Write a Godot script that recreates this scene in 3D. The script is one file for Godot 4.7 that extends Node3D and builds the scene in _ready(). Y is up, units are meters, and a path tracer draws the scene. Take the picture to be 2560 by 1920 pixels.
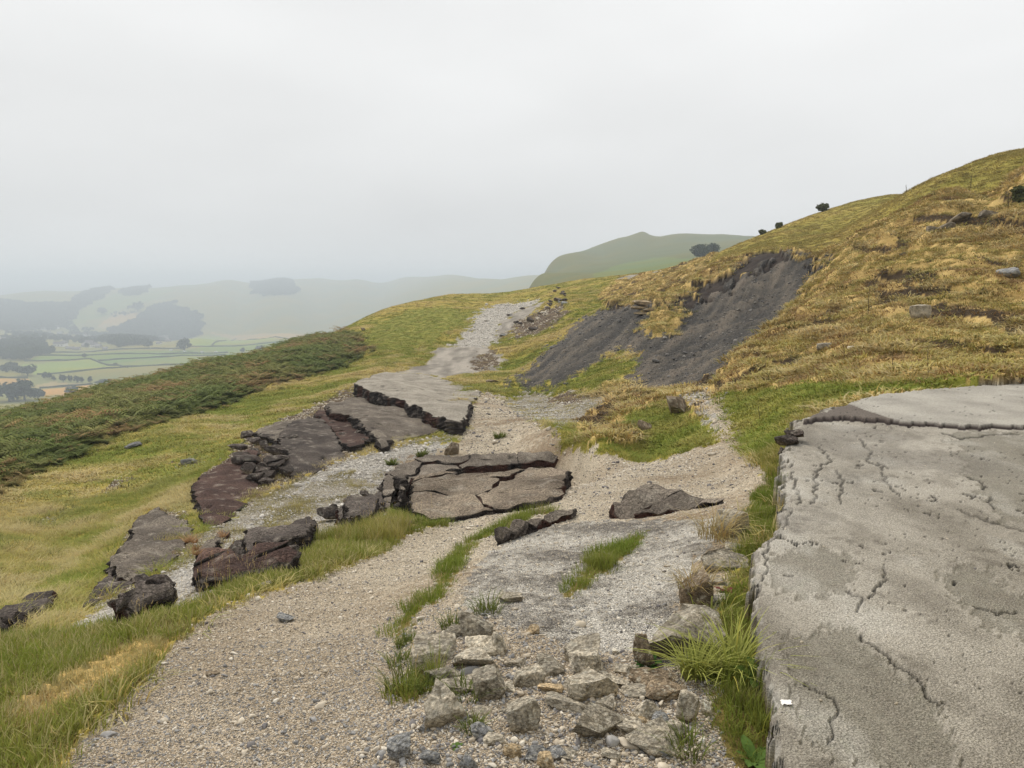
extends Node3D
# A broken road on a hillside above a hazy valley. The eye is the origin; y is up; the view runs along -z.

const NA := 1200
const NL := 760
const A0 := -0.90
const A1 := 0.90
const L0 := 0.16
const L1 := 5.24
enum {GRASS, DRY, TURF, BRACKEN, GRAVEL, SHINGLE, SHALE, ROAD, WORN, EARTH, VERGE, MIXED, SLAB, SLABTOP, SCARP, SLABDARK}

var hgt := PackedFloat32Array()
var reg := PackedByteArray()
var crack := PackedByteArray()
var rng := RandomNumberGenerator.new()
var n_low := noise_maker(11, 0.11, 3)
var n_mid := noise_maker(12, 0.9, 3)
var n_fine := noise_maker(13, 7.0, 2)
var n_crack := FastNoiseLite.new()
var n_cell := FastNoiseLite.new()
var n_streak := noise_maker(15, 0.35, 3)
var used := {}
var M := {}

func _ready():
	rng.seed = 4711
	setup_view()
	make_materials()
	make_ground()
	make_valley()
	make_slabs()
	make_rocks()
	make_plants()
	make_far_things()

func setup_view():
	var cam := Camera3D.new()
	cam.name = "camera"
	cam.fov = 53.0
	cam.near = 0.05
	cam.far = 9000.0
	cam.rotation_degrees = Vector3(-7.1, 0, 0)
	add_child(cam)
	var env := Environment.new()
	env.background_mode = Environment.BG_SKY
	var sky := Sky.new()
	var sm := PanoramaSkyMaterial.new()
	sm.panorama = ImageTexture.create_from_image(sky_image())
	sky.sky_material = sm
	env.sky = sky
	env.tonemap_mode = Environment.TONE_MAPPER_LINEAR
	env.tonemap_exposure = 1.75
	env.sdfgi_enabled = true
	env.ssao_enabled = true
	env.ssil_enabled = true
	env.volumetric_fog_enabled = true
	env.volumetric_fog_density = 0.0006
	env.volumetric_fog_albedo = Color(0.91, 0.96, 1.0)
	env.volumetric_fog_anisotropy = 0.3
	var we := WorldEnvironment.new()
	we.name = "world_environment"
	we.environment = env
	add_child(we)
	var sun := DirectionalLight3D.new()
	sun.name = "sun"
	sun.light_energy = 0.5
	sun.light_color = Color(1.0, 0.96, 0.90)
	sun.light_angular_distance = 20.0
	sun.shadow_enabled = true
	sun.rotation_degrees = Vector3(-45, -152, 0)
	add_child(sun)

func sky_image() -> Image:
	var w := 1024
	var h := 512
	var im := Image.create(w, h, false, Image.FORMAT_RGBF)
	var n := noise_maker(77, 1.1, 4)
	var n2 := noise_maker(78, 0.55, 3)
	for j in h:
		var el := (0.5 - (j + 0.5) / h) * PI
		for i in w:
			var az := (i + 0.5) / w * TAU
			var d := Vector3(cos(el) * sin(az), sin(el) * 2.2, cos(el) * cos(az))
			var up := clampf(sin(el), 0.0, 1.0)
			var v := 0.458 + 0.05 * smoothstep(0.0, 0.36, up) + 0.16 * smoothstep(0.3, 1.0, up)
			v += 0.085 * n2.get_noise_3d(d.x, d.y, d.z) + 0.05 * n.get_noise_3d(d.x * 1.5, d.y * 2.0, d.z * 1.5)
			v += 0.05 * (1.0 - smoothstep(0.0, 0.09, up))
			var c := Color(v * 1.0, v * 1.002, v * 1.0)
			if el < 0.0:
				c = c.lerp(Color(0.22, 0.22, 0.20), smoothstep(0.0, -0.35, el))
			im.set_pixel(i, j, c)
	return im

# ---------------------------------------------------------------- helpers

func noise_maker(s: int, f: float, oct: int) -> FastNoiseLite:
	var n := FastNoiseLite.new()
	n.seed = s
	n.noise_type = FastNoiseLite.TYPE_SIMPLEX_SMOOTH
	n.frequency = f
	n.fractal_octaves = oct
	return n

func numbered(called: String) -> String:
	if not used.has(called):
		used[called] = 0
		return called
	used[called] += 1
	return "%s_%03d" % [called, used[called]]

func tag(o: Node, label := "", category := "", group := "", kind := "") -> Node:
	if label: o.set_meta("label", label)
	if category: o.set_meta("category", category)
	if group: o.set_meta("group", group)
	if kind: o.set_meta("kind", kind)
	return o

func place(called: String, mesh: Mesh, mat: Material, parent: Node = null) -> MeshInstance3D:
	var o := MeshInstance3D.new()
	o.mesh = mesh
	o.material_override = mat
	if parent == null:
		o.name = numbered(called)
		add_child(o, true)
	else:
		var k := 0
		var nm := called
		while parent.has_node(nm):
			k += 1
			nm = "%s_%03d" % [called, k]
		o.name = nm
		parent.add_child(o, true)
	return o

func base(called: String, at: Vector3, turn := 0.0) -> Node3D:
	var o := Node3D.new()
	o.name = numbered(called)
	o.position = at
	o.rotation.y = turn
	add_child(o, true)
	return o

func mesh_of(v: PackedVector3Array, nrm: PackedVector3Array, idx: PackedInt32Array, col := PackedColorArray()) -> ArrayMesh:
	var a := []
	a.resize(Mesh.ARRAY_MAX)
	a[Mesh.ARRAY_VERTEX] = v
	if nrm.size(): a[Mesh.ARRAY_NORMAL] = nrm
	if col.size(): a[Mesh.ARRAY_COLOR] = col
	a[Mesh.ARRAY_INDEX] = idx
	var m := ArrayMesh.new()
	m.add_surface_from_arrays(Mesh.PRIMITIVE_TRIANGLES, a)
	return m

func smooth_normals(v: PackedVector3Array, idx: PackedInt32Array) -> PackedVector3Array:
	var n := PackedVector3Array()
	n.resize(v.size())
	for t in range(0, idx.size(), 3):
		var a := idx[t]
		var b := idx[t + 1]
		var c := idx[t + 2]
		var f := (v[c] - v[a]).cross(v[b] - v[a])
		n[a] += f
		n[b] += f
		n[c] += f
	for i in n.size():
		n[i] = n[i].normalized() if n[i].length_squared() > 1e-20 else Vector3.UP
	return n

func flat(v: PackedVector3Array, idx: PackedInt32Array, col := PackedColorArray()) -> ArrayMesh:
	var st := SurfaceTool.new()
	st.begin(Mesh.PRIMITIVE_TRIANGLES)
	st.set_smooth_group(-1)
	for k in idx:
		if col.size(): st.set_color(col[k])
		st.add_vertex(v[k])
	st.generate_normals()
	return st.commit()

func many(called: String, mesh: Mesh, mat: Material, tr: Array[Transform3D], col: PackedColorArray, parent: Node = null) -> MultiMeshInstance3D:
	if tr.is_empty():
		return null
	var mm := MultiMesh.new()
	mm.transform_format = MultiMesh.TRANSFORM_3D
	mm.use_colors = true
	mm.mesh = mesh
	mm.instance_count = tr.size()
	var b := PackedFloat32Array()
	b.resize(tr.size() * 16)
	var k := 0
	for i in tr.size():
		var t: Transform3D = tr[i]
		b[k] = t.basis.x.x; b[k + 1] = t.basis.y.x; b[k + 2] = t.basis.z.x; b[k + 3] = t.origin.x
		b[k + 4] = t.basis.x.y; b[k + 5] = t.basis.y.y; b[k + 6] = t.basis.z.y; b[k + 7] = t.origin.y
		b[k + 8] = t.basis.x.z; b[k + 9] = t.basis.y.z; b[k + 10] = t.basis.z.z; b[k + 11] = t.origin.z
		var c := col[i]
		b[k + 12] = c.r; b[k + 13] = c.g; b[k + 14] = c.b; b[k + 15] = 1.0
		k += 16
	mm.buffer = b
	var o := MultiMeshInstance3D.new()
	o.multimesh = mm
	o.material_override = mat
	o.set_meta("kind", "stuff")
	if parent:
		o.name = called
		parent.add_child(o, true)
	else:
		o.name = numbered(called)
		add_child(o, true)
	return o

# ---------------------------------------------------------------- materials

func grain(s: int, freq: float, lo: float, hi: float, kind := 0, size := 1024) -> NoiseTexture2D:
	var n := FastNoiseLite.new()
	n.seed = s
	n.frequency = freq
	if kind == 0:
		n.noise_type = FastNoiseLite.TYPE_CELLULAR
		n.cellular_return_type = FastNoiseLite.RETURN_CELL_VALUE
		n.fractal_octaves = 2
		n.fractal_gain = 0.6
	elif kind == 1:
		n.noise_type = FastNoiseLite.TYPE_SIMPLEX
		n.fractal_octaves = 5
		n.fractal_gain = 0.62
	else:
		n.noise_type = FastNoiseLite.TYPE_CELLULAR
		n.cellular_return_type = FastNoiseLite.RETURN_DISTANCE
		n.fractal_octaves = 2
	var t := NoiseTexture2D.new()
	t.width = size
	t.height = size
	t.seamless = true
	t.noise = n
	var g := Gradient.new()
	g.offsets = PackedFloat32Array([0.0, 0.5, 1.0])
	g.colors = PackedColorArray([Color(lo, lo, lo), Color((lo + hi) * 0.5, (lo + hi) * 0.5, (lo + hi) * 0.5), Color(hi, hi, hi)])
	t.color_ramp = g
	return t

func mat(called: String, tex: Texture2D, tile: float, bump: Texture2D, bump_cm: float, rough := 0.95) -> StandardMaterial3D:
	var m := StandardMaterial3D.new()
	m.resource_name = called
	m.vertex_color_use_as_albedo = true
	m.vertex_color_is_srgb = true
	m.roughness = rough
	m.metallic_specular = 0.25
	m.uv1_triplanar = true
	m.uv1_world_triplanar = true
	m.uv1_scale = Vector3.ONE / tile
	if tex:
		m.albedo_texture = tex
		var mid: float = tex.color_ramp.colors[1].srgb_to_linear().r
		m.albedo_color = Color(1.0 / mid, 1.0 / mid, 1.0 / mid).linear_to_srgb()
	if bump:
		m.heightmap_enabled = true
		m.heightmap_texture = bump
		m.heightmap_scale = bump_cm
	return m

func leafy(called: String, back := 0.5) -> StandardMaterial3D:
	var m := StandardMaterial3D.new()
	m.resource_name = called
	m.vertex_color_use_as_albedo = true
	m.roughness = 0.75
	m.metallic_specular = 0.2
	m.cull_mode = BaseMaterial3D.CULL_DISABLED
	m.backlight_enabled = true
	m.backlight = Color(back, back, back)
	return m

func make_materials():
	var cells := grain(1, 0.10, 0.36, 1.0)
	var cells_soft := grain(2, 0.16, 0.66, 1.0)
	var fract := grain(3, 0.02, 0.55, 1.0, 1)
	var bumps := grain(4, 0.09, 0.0, 1.0, 2)
	M.gravel = mat("gravel", cells, 0.9, bumps, 3.0)
	M.worn = mat("worn", grain(17, 0.13, 0.22, 1.0), 0.9, bumps, 3.0)
	M.shingle = mat("shingle", grain(5, 0.07, 0.34, 1.0), 1.3, bumps, 4.0)
	M.shale = mat("shale", grain(6, 0.10, 0.40, 1.0), 2.2, bumps, 3.0)
	M.earth = mat("earth", fract, 1.6, fract, 4.0)
	M.turf = mat("turf", fract, 0.9, fract, 3.0)
	M.road = mat("road", grain(7, 0.15, 0.56, 1.0), 0.9, bumps, 0.7)
	M.slab = mat("slab", grain(8, 0.10, 0.46, 1.0), 1.6, grain(18, 0.03, 0.0, 1.0, 1), 5.0, 0.9)
	M.broken = mat("broken", grain(9, 0.05, 0.35, 1.0), 0.9, bumps, 5.0)
	M.rock = mat("rock", grain(10, 0.02, 0.50, 1.0, 1), 0.5, grain(19, 0.03, 0.0, 1.0, 1), 1.6, 0.9)
	M.pebble = leafy("pebble", 0.0)
	M.pebble.backlight_enabled = false
	M.pebble.roughness = 0.9
	M.grass = leafy("grass", 0.6)
	M.fern = leafy("fern", 0.5)
	M.leaf = leafy("leaf", 0.4)
	M.plain = mat("plain", null, 1.0, null, 0.0)
	M.field = mat("field", grain(14, 0.02, 0.75, 1.0, 1), 60.0, null, 0.0)
	n_cell.seed = 31
	n_cell.noise_type = FastNoiseLite.TYPE_CELLULAR
	n_cell.cellular_return_type = FastNoiseLite.RETURN_CELL_VALUE
	n_cell.frequency = 3.2
	n_crack.seed = 21
	n_crack.noise_type = FastNoiseLite.TYPE_CELLULAR
	n_crack.cellular_return_type = FastNoiseLite.RETURN_DISTANCE2_SUB
	n_crack.frequency = 0.55
	n_crack.domain_warp_enabled = true
	n_crack.domain_warp_amplitude = 0.5
	n_crack.domain_warp_frequency = 1.2

# ---------------------------------------------------------------- a surface through given points

class Surface:
	# heights through scattered points: multiquadrics over (direction, log of distance), read off a grid
	var na: int
	var nl: int
	var a0: float
	var a1: float
	var l0: float
	var l1: float
	var g := PackedFloat32Array()
	var soft := 4.0

	func build(p: PackedVector3Array, grid: Array, softness: float, sa: float, cc: float):
		soft = softness
		a0 = grid[0]; a1 = grid[1]; l0 = grid[2]; l1 = grid[3]; na = grid[4]; nl = grid[5]
		var n := p.size()
		var u := PackedFloat32Array()
		var v := PackedFloat32Array()
		for q in p:
			u.append(sa * atan2(q.x, -q.z))
			v.append(log(maxf(Vector2(q.x, q.z).length(), 0.5)))
		var size := n + 3
		var rows: Array[PackedFloat64Array] = []
		for i in size:
			var r := PackedFloat64Array()
			r.resize(size + 1)
			if i < n:
				for j in n:
					var du := u[i] - u[j]
					var dv := v[i] - v[j]
					r[j] = sqrt(du * du + dv * dv + cc * cc)
				r[n] = 1.0; r[n + 1] = u[i]; r[n + 2] = v[i]
				r[size] = asinh(p[i].y / soft)
			else:
				for j in n:
					r[j] = 1.0 if i == n else (u[j] if i == n + 1 else v[j])
			rows.append(r)
		for k in size:
			var best := k
			for i in range(k + 1, size):
				if absf(rows[i][k]) > absf(rows[best][k]): best = i
			var t := rows[k]
			rows[k] = rows[best]
			rows[best] = t
			var rk := rows[k]
			var d := 1.0 / rk[k]
			for i in range(k + 1, size):
				var f := rows[i][k] * d
				if f != 0.0:
					var ri := rows[i]
					for j in range(k, size + 1):
						ri[j] -= f * rk[j]
					rows[i] = ri
		var w := PackedFloat64Array()
		w.resize(size)
		for k in range(size - 1, -1, -1):
			var s := rows[k][size]
			for j in range(k + 1, size):
				s -= rows[k][j] * w[j]
			w[k] = s / rows[k][k]
		g.resize(na * nl)
		for i in na:
			var a := sa * lerpf(a0, a1, float(i) / (na - 1))
			for j in nl:
				var l := lerpf(l0, l1, float(j) / (nl - 1))
				var s := w[n] + a * w[n + 1] + l * w[n + 2]
				for k in n:
					var du := a - u[k]
					var dv := l - v[k]
					s += w[k] * sqrt(du * du + dv * dv + cc * cc)
				g[i * nl + j] = s

	func cubic(p: float, q: float, r: float, s: float, t: float) -> float:
		return q + 0.5 * t * (r - p + t * (2.0 * p - 5.0 * q + 4.0 * r - s + t * (3.0 * (q - r) + s - p)))

	func at(a: float, l: float) -> float:
		var x := clampf((a - a0) / (a1 - a0) * (na - 1), 1.0, na - 2.001)
		var y := clampf((l - l0) / (l1 - l0) * (nl - 1), 1.0, nl - 2.001)
		var i := int(x)
		var j := int(y)
		var fx := x - i
		var fy := y - j
		var c := PackedFloat32Array([0, 0, 0, 0])
		for k in 4:
			var o := (i - 1 + k) * nl + j - 1
			c[k] = cubic(g[o], g[o + 1], g[o + 2], g[o + 3], fy)
		return soft * sinh(cubic(c[0], c[1], c[2], c[3], fx))

# ---------------------------------------------------------------- the hillside

func paint(r: int, world: PackedVector2Array):
	var poly := PackedVector2Array()
	var lo := Vector2(99, 99)
	var hi := -lo
	for q in world:
		var c := Vector2(atan2(q.x, -q.y), log(q.length()))
		poly.append(c)
		lo = lo.min(c)
		hi = hi.max(c)
	var i0 := clampi(int((lo.x - 0.02 - A0) / (A1 - A0) * (NA - 1)), 0, NA - 1)
	var i1 := clampi(int((hi.x + 0.02 - A0) / (A1 - A0) * (NA - 1)), 0, NA - 1)
	var j0 := clampi(int((lo.y - 0.05 - L0) / (L1 - L0) * (NL - 1)), 0, NL - 1)
	var j1 := clampi(int((hi.y + 0.05 - L0) / (L1 - L0) * (NL - 1)), 0, NL - 1)
	var rag := 0.3 if r == SLABTOP else (0.8 if r == SLAB or r == ROAD else (1.7 if r == SHALE or r == SCARP or r == BRACKEN else 1.0))
	for i in range(i0, i1 + 1):
		var a := lerpf(A0, A1, float(i) / (NA - 1))
		for j in range(j0, j1 + 1):
			var l := lerpf(L0, L1, float(j) / (NL - 1))
			var k := rag * n_mid.get_noise_2d(a * 60.0 + r, l * 30.0)
			var k2 := rag * n_mid.get_noise_2d(a * 60.0 + 50.0, l * 30.0 + r * 7.0)
			if Geometry2D.is_point_in_polygon(Vector2(a + 0.017 * k, l + 0.04 * k2), poly):
				reg[i * NL + j] = r

func score(line: PackedVector2Array, wide: float):
	# a crack that wanders along a line on the tarmac
	for k in line.size() - 1:
		var n := int(line[k].distance_to(line[k + 1]) / 0.006) + 1
		for q in n:
			var p := line[k].lerp(line[k + 1], float(q) / n)
			p += 0.05 * Vector2(n_mid.get_noise_2d(p.x * 2.0, p.y * 2.0), n_mid.get_noise_2d(p.y * 2.0, p.x * 2.0)) + 0.03 * Vector2(n_fine.get_noise_2d(p.x, p.y), n_fine.get_noise_2d(p.y, p.x))
			if n_low.get_noise_2d(p.x * 9.0, p.y * 9.0) < -0.22: continue
			var w := 0.3 * wide * (0.3 + 0.8 * absf(n_mid.get_noise_2d(p.x * 4.0, p.y * 4.0 + 9.0)))
			for e in [-1.0, -0.5, 0.0, 0.5, 1.0]:
				var o := cell(p.x + e * w, p.y + 0.3 * e * w)
				if reg[o] == SLAB or reg[o] == SLABDARK: crack[o] = mini(crack[o] + 1, 5)

func cell(x: float, z: float) -> int:
	var i := clampi(int((atan2(x, -z) - A0) / (A1 - A0) * (NA - 1) + 0.5), 0, NA - 1)
	var j := clampi(int((0.5 * log(x * x + z * z) - L0) / (L1 - L0) * (NL - 1) + 0.5), 0, NL - 1)
	return i * NL + j

func ground(x: float, z: float) -> float:
	var u := clampf((atan2(x, -z) - A0) / (A1 - A0) * (NA - 1), 0.0, NA - 1.001)
	var v := clampf((0.5 * log(x * x + z * z) - L0) / (L1 - L0) * (NL - 1), 0.0, NL - 1.001)
	var i := int(u)
	var j := int(v)
	var o := i * NL + j
	return lerpf(lerpf(hgt[o], hgt[o + NL], u - i), lerpf(hgt[o + 1], hgt[o + NL + 1], u - i), v - j)

func slope_normal(x: float, z: float) -> Vector3:
	var e := 0.02 * Vector2(x, z).length()
	return Vector3(ground(x - e, z) - ground(x + e, z), 2.0 * e, ground(x, z - e) - ground(x, z + e)).normalized()

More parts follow.
